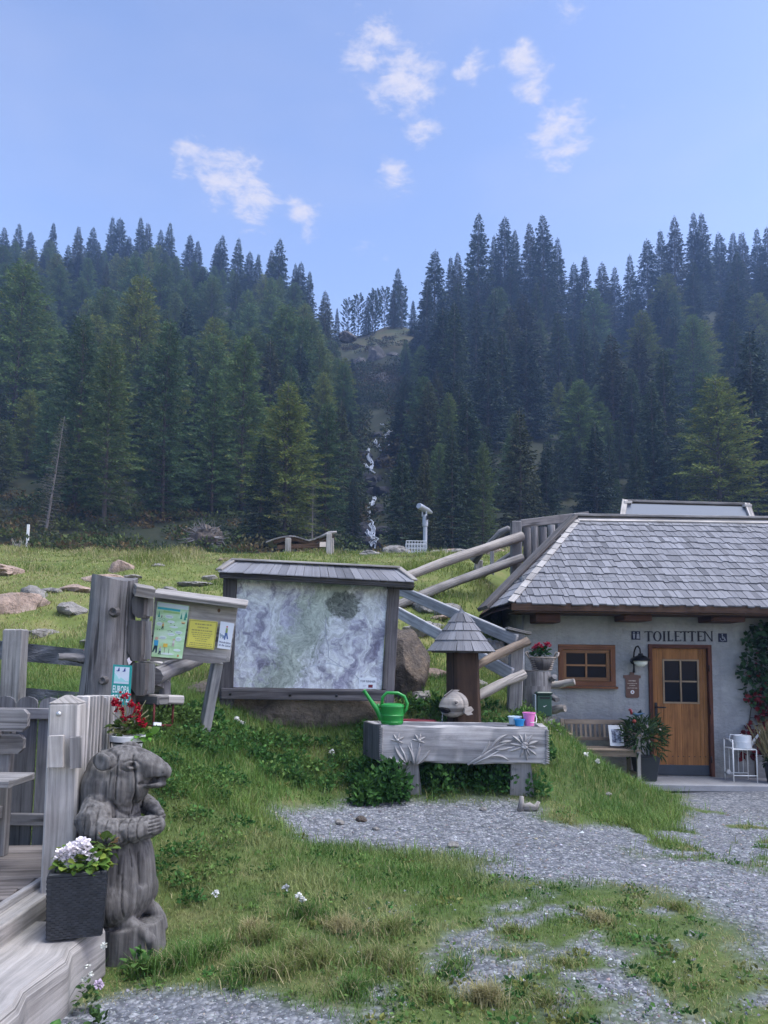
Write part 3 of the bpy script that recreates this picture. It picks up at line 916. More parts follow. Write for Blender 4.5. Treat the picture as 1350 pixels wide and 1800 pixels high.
def flank_forest():
    """the same wood carrying on beyond both sides of the picture"""
    rd = random.Random(31)
    for k, (kind, n) in enumerate((('spruce_tree', 150), ('larch_tree', 110))):
        pts, sc = [], []
        while len(pts) < n:
            d = rd.uniform(46, 160); s = rd.choice((-1, 1)); px = 675 + s * rd.uniform(790, 1500); x = (px - 675) / FPX * d
            pts.append((x, d, Z(x, d) - .2)); sc.append(np.interp(d, [47, 70, 120, 160], [.5, .7, .85, .95]) * rd.uniform(.6, 1.3))
        me = bpy.data.meshes.new('forest'); me.from_pydata(pts, [], [])
        me.attributes.new('tree_scale', 'FLOAT', 'POINT').data.foreach_set('value', sc)
        o = link('forest', me); tag(o, 'dense %s wood carrying on past the sides of the picture' % ('dark spruce', 'light larch')[k], 'forest', kind='stuff')
        g = bpy.data.node_groups.new('flank_trees', 'GeometryNodeTree')
        g.interface.new_socket('Geometry', in_out='INPUT', socket_type='NodeSocketGeometry'); g.interface.new_socket('Geometry', in_out='OUTPUT', socket_type='NodeSocketGeometry')
        N, L = g.nodes.new, g.links.new
        gi, go, mp, ip, oi, na = N('NodeGroupInput'), N('NodeGroupOutput'), N('GeometryNodeMeshToPoints'), N('GeometryNodeInstanceOnPoints'), N('GeometryNodeObjectInfo'), N('GeometryNodeInputNamedAttribute')
        src = next(c for t in bpy.data.objects if t.name.startswith(kind) for c in t.children if c.name.startswith('crown'))
        oi.transform_space = 'ORIGINAL'; oi.inputs['Object'].default_value = src; oi.inputs['As Instance'].default_value = True
        na.data_type = 'FLOAT'; na.inputs['Name'].default_value = 'tree_scale'
        rv = N('FunctionNodeRandomValue'); rv.data_type = 'FLOAT_VECTOR'; rv.inputs[0].default_value = (0, 0, 0); rv.inputs[1].default_value = (0, 0, 6.28)
        L(gi.outputs[0], mp.inputs[0]); L(mp.outputs[0], ip.inputs['Points']); L(oi.outputs['Geometry'], ip.inputs['Instance']); L(na.outputs[0], ip.inputs['Scale']); L(rv.outputs[0], ip.inputs['Rotation']); L(ip.outputs[0], go.inputs[0])
        o.modifiers.new('trees', 'NODES').node_group = g
flank_forest()
# ------------------------------------------------------------------ shared materials
W_GREY = wood('weathered_grey_wood', (.15, .14, .142), (.36, .345, .34))
W_PALE = wood('bleached_wood', (.23, .21, .20), (.50, .47, .445), 22, .4)
W_DARK = wood('dark_weathered_wood', (.05, .045, .045), (.14, .13, .13), 24, .5)
W_TRUNK = wood('old_trunk_wood', (.10, .095, .098), (.25, .24, .245), 16, .8, .1, .7, .6)
W_LOG = wood('peeled_log_wood', (.19, .165, .145), (.40, .365, .335), 18, .6)
W_BROWN = wood('brown_larch_wood', (.055, .032, .02), (.17, .10, .062), 20, .5)
W_RAIL = wood('blue_grey_sawn_rail', (.22, .225, .24), (.43, .435, .45), 20, .5)
M_SHINGLE = shingle_mat('grey_shingles', (.095, .097, .112), (.205, .207, .23))
M_IRON = plain('black_iron', (.02, .02, .022), .45, .5, .6)
M_WHITE = plain('white_paint', (.78, .78, .78), .45, .5, 0, .06)
M_DARKPLASTIC = plain('anthracite_plastic', (.025, .03, .036), .5, .4)
M_LEAF = colattr('broad_leaves', .7, .15, .28, .35, 7.0)
M_PETAL = colattr('flower_petals', .6, .2, .3, .1, 9.0)
M_SIGNWHITE = plain('sign_white', (.75, .76, .78), .4, .4, 0, .04)

def leaf_mesh(pts_dirs, cols, width=.45, fold=.12, up=(0, 0, 1)):
    """pts_dirs: list of (base, dir(with length)); returns verts, faces, cols of pointed leaves (two quads each, folded on the midrib)"""
    V, F, C = [], [], []
    for (b, d), c in zip(pts_dirs, cols):
        b, d = Vector(b), Vector(d); L = d.length
        s = d.cross(Vector((random.gauss(0, .35), random.gauss(0, .35), 1)))
        if s.length < 1e-5: s = d.orthogonal()
        s.normalize(); n = s.cross(d).normalized()
        i = len(V)
        w = L * width * .5
        V += [b, b + d * .35 + s * w + n * fold * L, b + d * .38, b + d * .35 - s * w + n * fold * L, b + d * .75 + s * w * .7 + n * fold * L * .5, b + d * .76, b + d * .75 - s * w * .7 + n * fold * L * .5, b + d - n * fold * L * .6]
        F += [(i, i + 2, i + 1, i + 1), (i, i + 3, i + 2, i + 2), (i + 1, i + 2, i + 5, i + 4), (i + 2, i + 3, i + 6, i + 5), (i + 4, i + 5, i + 7, i + 7), (i + 5, i + 6, i + 7, i + 7)]
        C += [c] * 8
    return V, F, C
def leaves_obj(name, pts_dirs, cols, mat, parent=None, width=.45, fold=.12):
    V, F, C = leaf_mesh(pts_dirs, cols, width, fold)
    off = wloc(parent) if parent is not None else Vector((0, 0, 0))
    me = bpy.data.meshes.new(name)
    me.from_pydata([tuple(v - off) for v in V], [], [f if f[2] != f[3] else f[:3] for f in F])
    a = me.attributes.new('col', 'FLOAT_COLOR', 'POINT')
    a.data.foreach_set('color', [x for c in C for x in (c[0], c[1], c[2], 1)])
    return link(name, me, mat, parent)
def blossom_cluster(name, centre, r, n, col, parent, size=.022, var=.25, squash=.8):
    pd, cs = [], []
    for k in range(n):
        d = Vector((random.gauss(0, 1), random.gauss(0, 1), random.gauss(.2, .8))).normalized()
        p = Vector(centre) + Vector((d.x * r, d.y * r, d.z * r * squash)) * random.uniform(.5, 1)
        for q in range(4):
            e = (d * .6 + Vector((random.gauss(0, .7), random.gauss(0, .7), random.gauss(0, .7)))).normalized()
            pd.append((p, e * size * random.uniform(.7, 1.2)))
            k_ = random.uniform(1 - var, 1 + var * .4)
            cs.append(tuple(min(1, x * k_) for x in col))
    return leaves_obj(name, pd, cs, M_PETAL, parent, .9, .05)
def foliage(name, centre, rad, n, ln, col, parent, spread=1.0, width=.5, col2=None, up=.35):
    pd, cs = [], []
    for k in range(n):
        d = Vector((random.gauss(0, 1), random.gauss(0, 1), random.gauss(up, .7))).normalized()
        p = Vector(centre) + Vector((d.x * rad[0], d.y * rad[1], d.z * rad[2])) * random.random() ** .45
        e = (d * spread + Vector((random.gauss(0, .5), random.gauss(0, .5), random.gauss(0, .4)))).normalized()
        pd.append((p, e * ln * random.uniform(.6, 1.3)))
        c = col if (col2 is None or random.random() < .6) else col2
        k_ = random.uniform(.6, 1.35); cs.append(tuple(x * k_ for x in c))
    return leaves_obj(name, pd, cs, M_LEAF, parent, width)

# ------------------------------------------------------------------ toilet house
YW = 11.7
def HW(px, py, off=0.0):
    return at(px, py, YW + off)
def build_house():
    x0 = HW(918, 1200).x; x1 = 9.2
    zf = HW(1195, 1364).z; ze_wall = 2.95
    dl, dr = HW(1141, 1250).x, HW(1252, 1250).x; dtop = HW(1195, 1133).z
    wl, wr = HW(981, 1170).x, HW(1082, 1170).x; wt, wb = HW(1030, 1133).z, HW(1030, 1206).z
    house = thing('toilet_house', 'small plastered toilet house with grey shingle roof and wooden door', 'house', (x0, YW, zf))
    # plaster wall with openings and reveals
    t = NT('rough_plaster')
    ob = t.tc.outputs['Object']
    n = t.noise(ob, 2.4, 6, .6); n2 = t.noise(t.mapv(ob, (1, 1, 1.6)), 9, 5, .62)
    c = t.ramp(n, [(.3, (.25, .255, .265)), (.7, (.37, .37, .37))])
    c = t.mix(.5, c, t.ramp(n2, [(.35, .78), (.7, 1.1)]), 'MULTIPLY')
    sz = t.n('ShaderNodeSeparateXYZ'); t.l(ob, sz.inputs[0])
    dm = t.ramp(t.math('ADD', sz.outputs[2], t.math('MULTIPLY', t.noise(t.mapv(ob, (1, 1, .5)), 3.5, 6, .7), .9)), [(.35, 1.0), (.75, 0.0)])
    c = t.mix(t.math('MULTIPLY', dm, .55), c, (.13, .115, .10))
    st = t.ramp(t.noise(t.mapv(ob, (5, 5, .6)), 1.2, 5, .65), [(.52, 0.0), (.7, 1.0)])
    c = t.mix(t.math('MULTIPLY', st, .3), c, (.16, .155, .15))
    t.base(c).rough(.92, .15); t.bump(n2, .9, .03)
    PL = t.m
    b = MB()
    gx = [x0, wl, wr, dl, dr, x1]; gz = [zf - .6, zf, wb, wt, dtop, ze_wall]
    for i in range(5):
        for j in range(5):
            if i == 1 and j == 2: continue
            if i == 3 and j in (1, 2, 3): continue
            b.poly([(gx[i], YW, gz[j]), (gx[i + 1], YW, gz[j]), (gx[i + 1], YW, gz[j + 1]), (gx[i], YW, gz[j + 1])])
    def reveal(xa, xb, za, zb, dp=.16):
        b.poly([(xa, YW, za), (xa, YW, zb), (xa, YW + dp, zb), (xa, YW + dp, za)]); b.poly([(xb, YW, zb), (xb, YW, za), (xb, YW + dp, za), (xb, YW + dp, zb)])
        b.poly([(xa, YW, zb), (xb, YW, zb), (xb, YW + dp, zb), (xa, YW + dp, zb)]); b.poly([(xb, YW, za), (xa, YW, za), (xa, YW + dp, za), (xb, YW + dp, za)])
    reveal(wl, wr, wb, wt); reveal(dl, dr, zf, dtop)
    b.poly([(x0, YW, gz[0]), (x0, YW, ze_wall), (x0, 16.2, ze_wall), (x0, 16.2, gz[0])])
    b.poly([(x1, YW, gz[0]), (x1, 16.2, gz[0]), (x1, 16.2, ze_wall), (x1, YW, ze_wall)])
    b.poly([(x0, 16.2, gz[0]), (x0, 16.2, ze_wall), (x1, 16.2, ze_wall), (x1, 16.2, gz[0])])
    b.build('wall', PL, house)
    p = MB(); p.rod([HW(919, 1075, -.06), HW(921, 1270, -.06)], .022, 8); p.build('rain_pipe', plain('zinc_pipe', (.35, .36, .38), .4, .5, .5), house, True)
    # ---- window
    M_WIN = wood('red_brown_window_wood', (.12, .05, .025), (.24, .105, .055), 30, .15)
    M_SASH = wood('light_brown_sash_wood', (.22, .11, .055), (.34, .18, .09), 30, .1)
    gl = NT('dark_window_glass'); gl.base((.006, .008, .014)).rough(.12, .1); GL = gl.m
    def frame(b, xa, xb, za, zb, y, w, dp):
        b.box((xa, y, za + w / 2), (xb, y, za + w / 2), dp, w); b.box((xa, y, zb - w / 2), (xb, y, zb - w / 2), dp, w)
        b.box((xa + w / 2, y, za + w), (xa + w / 2, y, zb - w), w, dp, (0, 1, 0)); b.box((xb - w / 2, y, za + w), (xb - w / 2, y, zb - w), w, dp, (0, 1, 0))
    b = MB(); frame(b, wl + .004, wr - .004, wb + .004, wt - .004, YW + .035, .075, .1)
    win = b.build('window', M_WIN, house)
    b = MB(); iw = .085; frame(b, wl + iw, wr - iw, wb + iw, wt - iw, YW + .05, .05, .05); b.build('sash', M_SASH, win)
    xm, zm = (wl + wr) / 2, (wb + wt) / 2
    b = MB(); b.box((xm, YW + .045, wb + iw + .05), (xm, YW + .045, wt - iw - .05), .028, .03, (0, 1, 0)); b.box((wl + iw + .05, YW + .048, zm), (wr - iw - .05, YW + .048, zm), .03, .028)
    b.build('muntin', M_SASH, win)
    for ax, bx in ((wl + iw + .05, xm - .014), (xm + .014, wr - iw - .05)):
        for az, bz in ((wb + iw + .05, zm - .014), (zm + .014, wt - iw - .05)):
            b = MB(); b.box((ax, YW + .062, (az + bz) / 2), (bx, YW + .062, (az + bz) / 2), .006, bz - az); b.build('pane', GL, win)
    b = MB(); b.box((wl - .02, YW - .03, wb - .02), (wr + .02, YW - .03, wb - .02), .09, .035, ch=.006); b.build('sill', M_WIN, win)
    # ---- door
    M_DOOR = wood('orange_brown_door_wood', (.20, .085, .028), (.34, .155, .055), 16, .12, .12, .3, .15)
    fr = MB(); fw = .055
    fr.box((dl + fw / 2, YW + .02, zf), (dl + fw / 2, YW + .02, dtop), fw, .12, (0, 1, 0)); fr.box((dr - fw / 2, YW + .02, zf), (dr - fw / 2, YW + .02, dtop), fw, .12, (0, 1, 0))
    fr.box((dl + fw, YW + .02, dtop - fw / 2), (dr - fw, YW + .02, dtop - fw / 2), .12, fw)
    door = thing('door', None, None); door.parent = house
    fr.build('door_frame', wood('dark_red_frame_wood', (.06, .022, .014), (.13, .05, .03), 24, .2), door)
    a_, b_ = dl + fw + .004, dr - fw - .004
    gxl, gxr = HW(1166, 1200).x, HW(1230, 1200).x; gzt, gzb = HW(1198, 1159).z, HW(1198, 1237).z
    cuts = [a_, lerp(a_, gxl, .5), gxl, (gxl + gxr) / 2, gxr, lerp(gxr, b_, .5), b_]
    for i in range(6):
        xa, xb = cuts[i] + .0015, cuts[i + 1] - .0015
        segs = [(zf + .01, dtop - fw - .004)] if i in (0, 1, 4, 5) else [(zf + .01, gzb), (gzt, dtop - fw - .004)]
        for za, zb in segs:
            b = MB(); b.box(((xa + xb) / 2, YW + .05, za), ((xa + xb) / 2, YW + .05, zb), xb - xa, .045, (0, 1, 0), ch=.002); b.build('plank', M_DOOR, door)
    b = MB(); frame(b, gxl, gxr, gzb, gzt, YW + .04, .026, .05); gm, gzm = (gxl + gxr) / 2, (gzb + gzt) / 2
    b.box((gm, YW + .036, gzb + .026), (gm, YW + .036, gzt - .026), .024, .03, (0, 1, 0)); b.box((gxl + .026, YW + .038, gzm), (gxr - .026, YW + .038, gzm), .03, .024)
    b.build('glazing_bar', wood('pale_bar_wood', (.28, .2, .13), (.4, .3, .2), 24, .1), door)
    for ax, bx in ((gxl + .026, gm - .012), (gm + .012, gxr - .026)):
        for az, bz in ((gzb + .026, gzm - .012), (gzm + .012, gzt - .026)):
            b = MB(); b.box((ax, YW + .05, (az + bz) / 2), (bx, YW + .05, (az + bz) / 2), .006, bz - az); b.build('pane', GL, door)
    kz = HW(1198, 1345).z
    b = MB(); b.box((a_ + .003, YW + .022, (zf + kz) / 2 + .006), (b_ - .003, YW + .022, (zf + kz) / 2 + .006), .012, kz - zf - .012, ch=.002); b.build('kick_plate', plain('slate_blue_sheet', (.028, .036, .05), .5, .4), door)
    hp = HW(1154, 1243); b = MB(); b.box((hp.x, YW + .022, hp.z - .14), (hp.x, YW + .022, hp.z + .07), .042, .012, (0, 1, 0), ch=.003)
    b.rod([(hp.x, YW + .02, hp.z), (hp.x, YW - .045, hp.z), (hp.x + .03, YW - .05, hp.z), (hp.x + .13, YW - .045, hp.z)], .011, 8); b.build('handle', M_IRON, door, True, 35)
    rz = HW(1198, 1330).z
    for k in range(10):
        x = lerp(a_ + .05, b_ - .05, k / 9); b = MB(); b.lathe((x, YW + .0275, rz), [(.009, 0), (.007, .004), (.002, .006)], 8, (0, -1, 0)); b.build('rivet', M_IRON, door)
    hz = HW(1255, 1250).z
    for zz in (HW(1255, 1175).z, hz, HW(1255, 1335).z):
        b = MB(); b.rod([(dr - fw + .004, YW - .048, zz - .05), (dr - fw + .004, YW - .048, zz + .05)], .01, 6); b.build('hinge', M_IRON, door, True)
    # ---- roof
    ye = 11.0
    A = at(893, 1062, ye); R = at(1015, 914, 13.8); ze, zr, yr = A.z, R.z, 13.8
    B = at(861, 1071, 11.3)
    xr1 = 9.6
    M_SOF = wood('dark_soffit_board', (.045, .025, .016), (.10, .058, .038), 18, .4)
    roof = thing('roof', None, None); roof.parent = house
    b = MB()
    E1, R1 = Vector((xr1, ye, ze)), Vector((xr1, yr, zr)); Bk0, Bk1 = Vector((A.x, 16.6, ze)), Vector((xr1, 16.6, ze))
    for f in ([A, E1, R1, R], [R, R1, Bk1, Bk0], [B, A, R], [B, R, Bk0]):
        b.poly(f); b.poly([v - Vector((0, 0, .07)) for v in reversed(f)])
    b.build('roof_deck', M_SOF, roof)
    b = MB(); b.box((A.x + .05, ye - .012, ze - .035), (xr1, ye - .012, ze - .035), .02, .11); b.build('eave_board', M_SOF, roof)
    # soffit planks from eave to wall
    for k in range(5):
        y = ye + .03 + k * .135
        b = MB(); b.box((A.x + .1, y + .065, ze - .105 - .001 * (k % 2)), (xr1, y + .065, ze - .105 - .001 * (k % 2)), .128, .02); b.build('soffit_board', M_SOF, roof)
    M_BRK = wood('red_brown_beam_end', (.05, .022, .014), (.12, .055, .035), 14, .4)
    for pa, pb, py in ((936, 982, 1085), (1088, 1140, 1082), (1238, 1302, 1084)):
        c0 = HW((pa + pb) / 2, py, -.3); w = (pb - pa) / pxm(YW - .3) * .92
        b = MB(); b.box((c0.x, YW - .5, c0.z + .02), (c0.x, YW - .001, c0.z + .02), w, .22, ch=.012); b.build('beam_end', M_BRK, roof)
    # shingles of the front slope
    slope = (R1 - E1); Ls = slope.length; sdir = slope.normalized(); nrm = Vector((1, 0, 0)).cross(sdir).normalized()
    if nrm.z < 0: nrm = -nrm
    rows = 13; ex = Ls / rows
    meshes = []
    for k in range(6):
        w = .074 + .009 * k
        m_ = MB(); m_.box((0, 0, 0), (0, 1.28 * ex, 0), w - .005, .022, (0, 0, 1), w2=w - .007, h2=.008, jit=.0018); meshes.append((w, m_.mesh('shingle')))
        meshes[-1][1].materials.append(M_SHINGLE)
    rest = MB(); cnt = 0
    zax = nrm; xax = Vector((1, 0, 0)); yax = sdir
    for r in range(rows):
        y0 = r * ex
        hx = lerp(A.x, R.x, y0 / Ls); x = hx + .07 + random.uniform(0, .05)
        while x < xr1 - .1:
            k = random.randrange(6); w, me = meshes[k]
            lift = .028 + random.uniform(0, .006)
            o3 = E1 + sdir * (y0 - .03 + random.uniform(-.035, .024)); o3 = Vector((x + w / 2, o3.y, o3.z)) + nrm * lift
            tl = -.045 + random.uniform(-.006, .004); rz_ = random.uniform(-.02, .02)
            rot = Matrix((xax, yax, zax)).transposed() @ Matrix.Rotation(tl, 3, 'X') @ Matrix.Rotation(rz_, 3, 'Z')
            inview = px_of(o3)[0] < 1362
            if cnt < 292 and inview and r < 9:
                o = link('shingle', me, None, roof); o.matrix_basis = Matrix.Translation(o3 - wloc(roof)) @ rot.to_4x4(); cnt += 1
            else:
                i0 = len(rest.v)
                for v in me.vertices: rest.v.append(o3 + rot @ v.co)
                uvd = me.uv_layers[0].data
                for pl in me.polygons:
                    uo = random.uniform(0, 30)
                    rest.face([i0 + i for i in pl.vertices], [(uvd[li].uv[0] + uo, uvd[li].uv[1]) for li in pl.loop_indices])
            x += w
    # the narrow hip face
    nb = (A - B).cross(R - B).normalized()
    if nb.x > 0: nb = -nb
    for r in range(rows):
        t0 = r / rows
        a1, a2 = lerp(A, R, t0), lerp(B, R, t0); up = (R - (A + B) / 2).normalized()
        n_ = max(1, int((a1 - a2).length / .1))
        for i in range(n_):
            q = lerp(a1, a2, (i + .5) / n_) + nb * (.02)
            rest.box(q, q + up * ex * 1.2 - nb * .01, (a1 - a2).length / n_ - .004, .012, nb)
    o = rest.build('shingles', M_SHINGLE, roof); tag(o, kind='stuff')
    M_HIP = shingle_mat('pale_hip_shingles', (.22, .205, .20), (.36, .34, .33))
    hd = (R - A).normalized()
    for k in range(14):
        q = A + hd * ((R - A).length * (k + .02) / 14) + nrm * (.045 + .004 * (k % 2)) + Vector((.035, 0, 0))
        m_ = MB(); m_.box(q, q + hd * ((R - A).length / 14 * 1.1) - nrm * .012, .1, .014, nrm); m_.build('hip_shingle', M_HIP, roof)
    b = MB(); b.box((R.x - .02, yr - .085, zr - .005), (xr1, yr - .085, zr - .005), .035, .16, nrm.cross(Vector((1, 0, 0))), ch=.004)
    b.build('ridge_board', W_PALE, roof)
    b = MB(); b.box((R.x - .1, yr - .01, zr + .085), (xr1, yr - .01, zr + .085), .2, .04, ch=.006); b.build('ridge_cap', W_GREY, roof)
    bo = Vector((-.09, .02, .03)); b = MB(); b.box(B + bo + (B - R).normalized() * .05, R + bo * .6 + Vector((0, 0, .07)), .06, .2, nb.cross(R - B), ch=.008); b.build('barge_board', W_DARK, roof)
    # ---- skylight box behind the ridge
    P = [at(1087, 922, 14.6), at(1322, 924, 14.6), at(1312, 888, 15.1), at(1098, 882, 15.1)]
    # a steeper glazed box with its own board frame
    sk = thing('skylight', 'glazed skylight box with pale board frame behind the roof ridge', 'skylight', tuple(P[0]))
    dn = Vector((0, .02, -.5))
    P[0], P[1] = P[0] + Vector((-.03, -.14, -.28)), P[1] + Vector((.06, -.14, -.28))
    g = NT('milky_skylight_glass'); g.base((.13, .15, .19)).rough(.55, .2)
    pm = MB(); pm.prism([lerp(P[0], P[1], .04), lerp(P[1], P[0], .04), lerp(P[2], P[1], .05) , lerp(P[3], P[0], .05)], (0, .03, -.02)); pm.build('pane', g.m, sk)
    for a1, a2, w in ((P[0], P[3], .11), (P[1], P[2], .11)):
        pm = MB(); pm.box(a1 + Vector((0, -.02, .02)), a2 + Vector((0, -.02, .03)), w, .05, (0, -.8, .6), ch=.005); pm.build('side_board', W_PALE, sk)
    pm = MB(); pm.box(P[3] + Vector((-.02, 0, .02)), P[2] + Vector((.02, 0, .02)), .06, .05, ch=.005); pm.build('top_board', W_GREY, sk)
    for a1, s_ in ((P[3], .03), (P[2], -.03)):
        pm = MB(); pm.box(a1 + Vector((s_ - .07, -.06, -.03)), a1 + Vector((s_ + .09, -.06, -.03)), .13, .05, ch=.005); pm.build('corner_block', W_PALE, sk)
    pm = MB(); back = [P[3] + Vector((0, .03, 0)), P[2] + Vector((0, .03, 0)), P[2] + Vector((0, .9, -1.2)), P[3] + Vector((0, .9, -1.2))]; pm.prism(back, (0, .02, -.03)); pm.build('back_sheet', W_GREY, sk)
    for a1, a2, e in ((P[0], P[3], .02), (P[1], P[2], -.02)):
        pm = MB(); pm.prism([a1 + Vector((e, .03, -.03)), a2 + Vector((e, .03, -.02)), a2 + Vector((e, .9, -1.2)), a1 + Vector((e, 1.3, -.6))], (.012, 0, 0)); pm.build('side_sheet', W_GREY, sk)
    # ---- lettering: thick uprights, thin bars, small serifs
    ink = plain('dark_letter_paint', (.022, .022, .032), .7, .2)
    def letter(b, ch, x, z, h, w):
        th, tn, y = .026, .011, YW - .006
        def v(xx, z0=0, z1=1, t_=th): b.box((xx, y, z + h * z0), (xx, y, z + h * z1), t_, .008, (0, 1, 0)); [b.box((xx - t_ * .95, y + .0005, z + h * q), (xx + t_ * .95, y + .0005, z + h * q), .008, .008) for q in (z0, z1)]
        def hb(zz, a, c): b.box((a, y - .0005, z + h * zz), (c, y - .0005, z + h * zz), .008, tn)
        if ch == 'T': v(x + w / 2); hb(.97, x, x + w); [b.box((q, y - .001, z + h * .84), (q, y - .001, z + h), .009, .008, (0, 1, 0)) for q in (x + .004, x + w - .004)]
        elif ch == 'I': v(x + w / 2)
        elif ch == 'L': v(x + w * .22); hb(.03, x + w * .2, x + w); b.box((x + w - .004, y - .001, z), (x + w - .004, y - .001, z + h * .2), .009, .008, (0, 1, 0))
        elif ch == 'E': v(x + w * .22); hb(.03, x + w * .2, x + w); hb(.97, x + w * .2, x + w * .92); hb(.5, x + w * .2, x + w * .72); [b.box((x + w - .004, y - .001, z + q0 * h), (x + w - .004, y - .001, z + q1 * h), .009, .008, (0, 1, 0)) for q0, q1 in ((0, .17), (.84, 1))]
        elif ch == 'N': v(x + w * .12, t_=.014); v(x + w * .9, t_=.014); b.box((x + w * .12, y - .001, z + h), (x + w * .9, y - .001, z), .008, th, (0, 1, 0)) if False else b.prism([(x + w * .08, y - .004, z + h), (x + w * .2, y - .004, z + h), (x + w * .94, y - .004, z), (x + w * .82, y - .004, z)], (0, .007, 0))
        elif ch == 'O':
            n = 28; o_, i_ = [], []
            for k in range(n):
                a = 2 * math.pi * k / n
                o_.append(Vector((x + w / 2 + math.cos(a) * w / 2, y - .004, z + h / 2 + math.sin(a) * h * .53))); i_.append(Vector((x + w / 2 + math.cos(a) * (w / 2 - th), y - .004, z + h / 2 + math.sin(a) * (h * .53 - tn))))
            for k in range(n): b.prism([o_[k], o_[(k + 1) % n], i_[(k + 1) % n], i_[k]], (0, .007, 0))
    pos = [('T', 1133, 1148), ('O', 1148, 1164), ('I', 1165, 1171), ('L', 1173, 1184), ('E', 1185, 1198), ('T', 1197, 1211), ('T', 1210, 1224), ('E', 1225, 1238), ('N', 1237, 1254)]
    sign = thing('toilet_lettering', 'dark painted letters reading TOILETTEN above the door', 'lettering', tuple(HW(1195, 1120)))
    for ch, pa, pb in pos:
        zt, zb = HW((pa + pb) / 2, 1110).z, HW((pa + pb) / 2, 1127).z
        b = MB(); letter(b, ch, HW(pa, 1118).x, zb, zt - zb, HW(pb, 1118).x - HW(pa, 1118).x - .012); b.build('letter', ink, sign)
    blue = plain('pictogram_blue', (.018, .022, .05), .6, .2); pale = plain('pictogram_pale', (.28, .29, .34), .6, .2)
    for pa, pb, py, what in ((1110, 1125, 1117, 'toilet pictogram square with two pale figures left of the lettering'), (1263, 1277, 1121, 'square wheelchair pictogram right of the lettering')):
        c = HW((pa + pb) / 2, py); s_ = .135
        tg = thing('pictogram_sign', what, 'sign', tuple(c))
        b = MB(); b.box((c.x - s_ / 2, YW - .006, c.z), (c.x + s_ / 2, YW - .006, c.z), .01, s_); b.build('panel', blue, tg)
        b = MB()
        if pa < 1200:
            for dx in (-.032, .032):
                b.lathe((c.x + dx, YW - .012, c.z + .045), [(.011, 0), (.011, .002)], 10, (0, -1, 0))
                b.prism([(c.x + dx - .018, YW - .012, c.z + .028), (c.x + dx + .018, YW - .012, c.z + .028), (c.x + dx + (.008 if dx < 0 else .024), YW - .012, c.z - .05), (c.x + dx - (.008 if dx < 0 else .024), YW - .012, c.z - .05)], (0, -.002, 0))
        else:
            n = 20
            for k in range(n - 4):
                a1, a2 = math.pi * .9 + 2 * math.pi * k / n, math.pi * .9 + 2 * math.pi * (k + 1) / n
                q = lambda a, r: Vector((c.x - .005 + math.cos(a) * r, YW - .012, c.z - .018 + math.sin(a) * r))
                b.prism([q(a1, .038), q(a2, .038), q(a2, .03), q(a1, .03)], (0, -.002, 0))
            b.box((c.x - .008, YW - .013, c.z + .04), (c.x - .006, YW - .013, c.z - .01), .002, .012, (1, 0, 0)); b.box((c.x - .008, YW - .0132, c.z - .006), (c.x + .03, YW - .0132, c.z - .01), .002, .01); b.box((c.x + .026, YW - .0134, c.z - .008), (c.x + .042, YW - .0134, c.z - .045), .01, .002, (0, 1, 0))
            b.lathe((c.x - .008, YW - .012, c.z + .052), [(.01, 0), (.01, .002)], 10, (0, -1, 0))
        b.build('symbol', pale, tg)
    return house, zf
HOUSE, ZF = build_house()

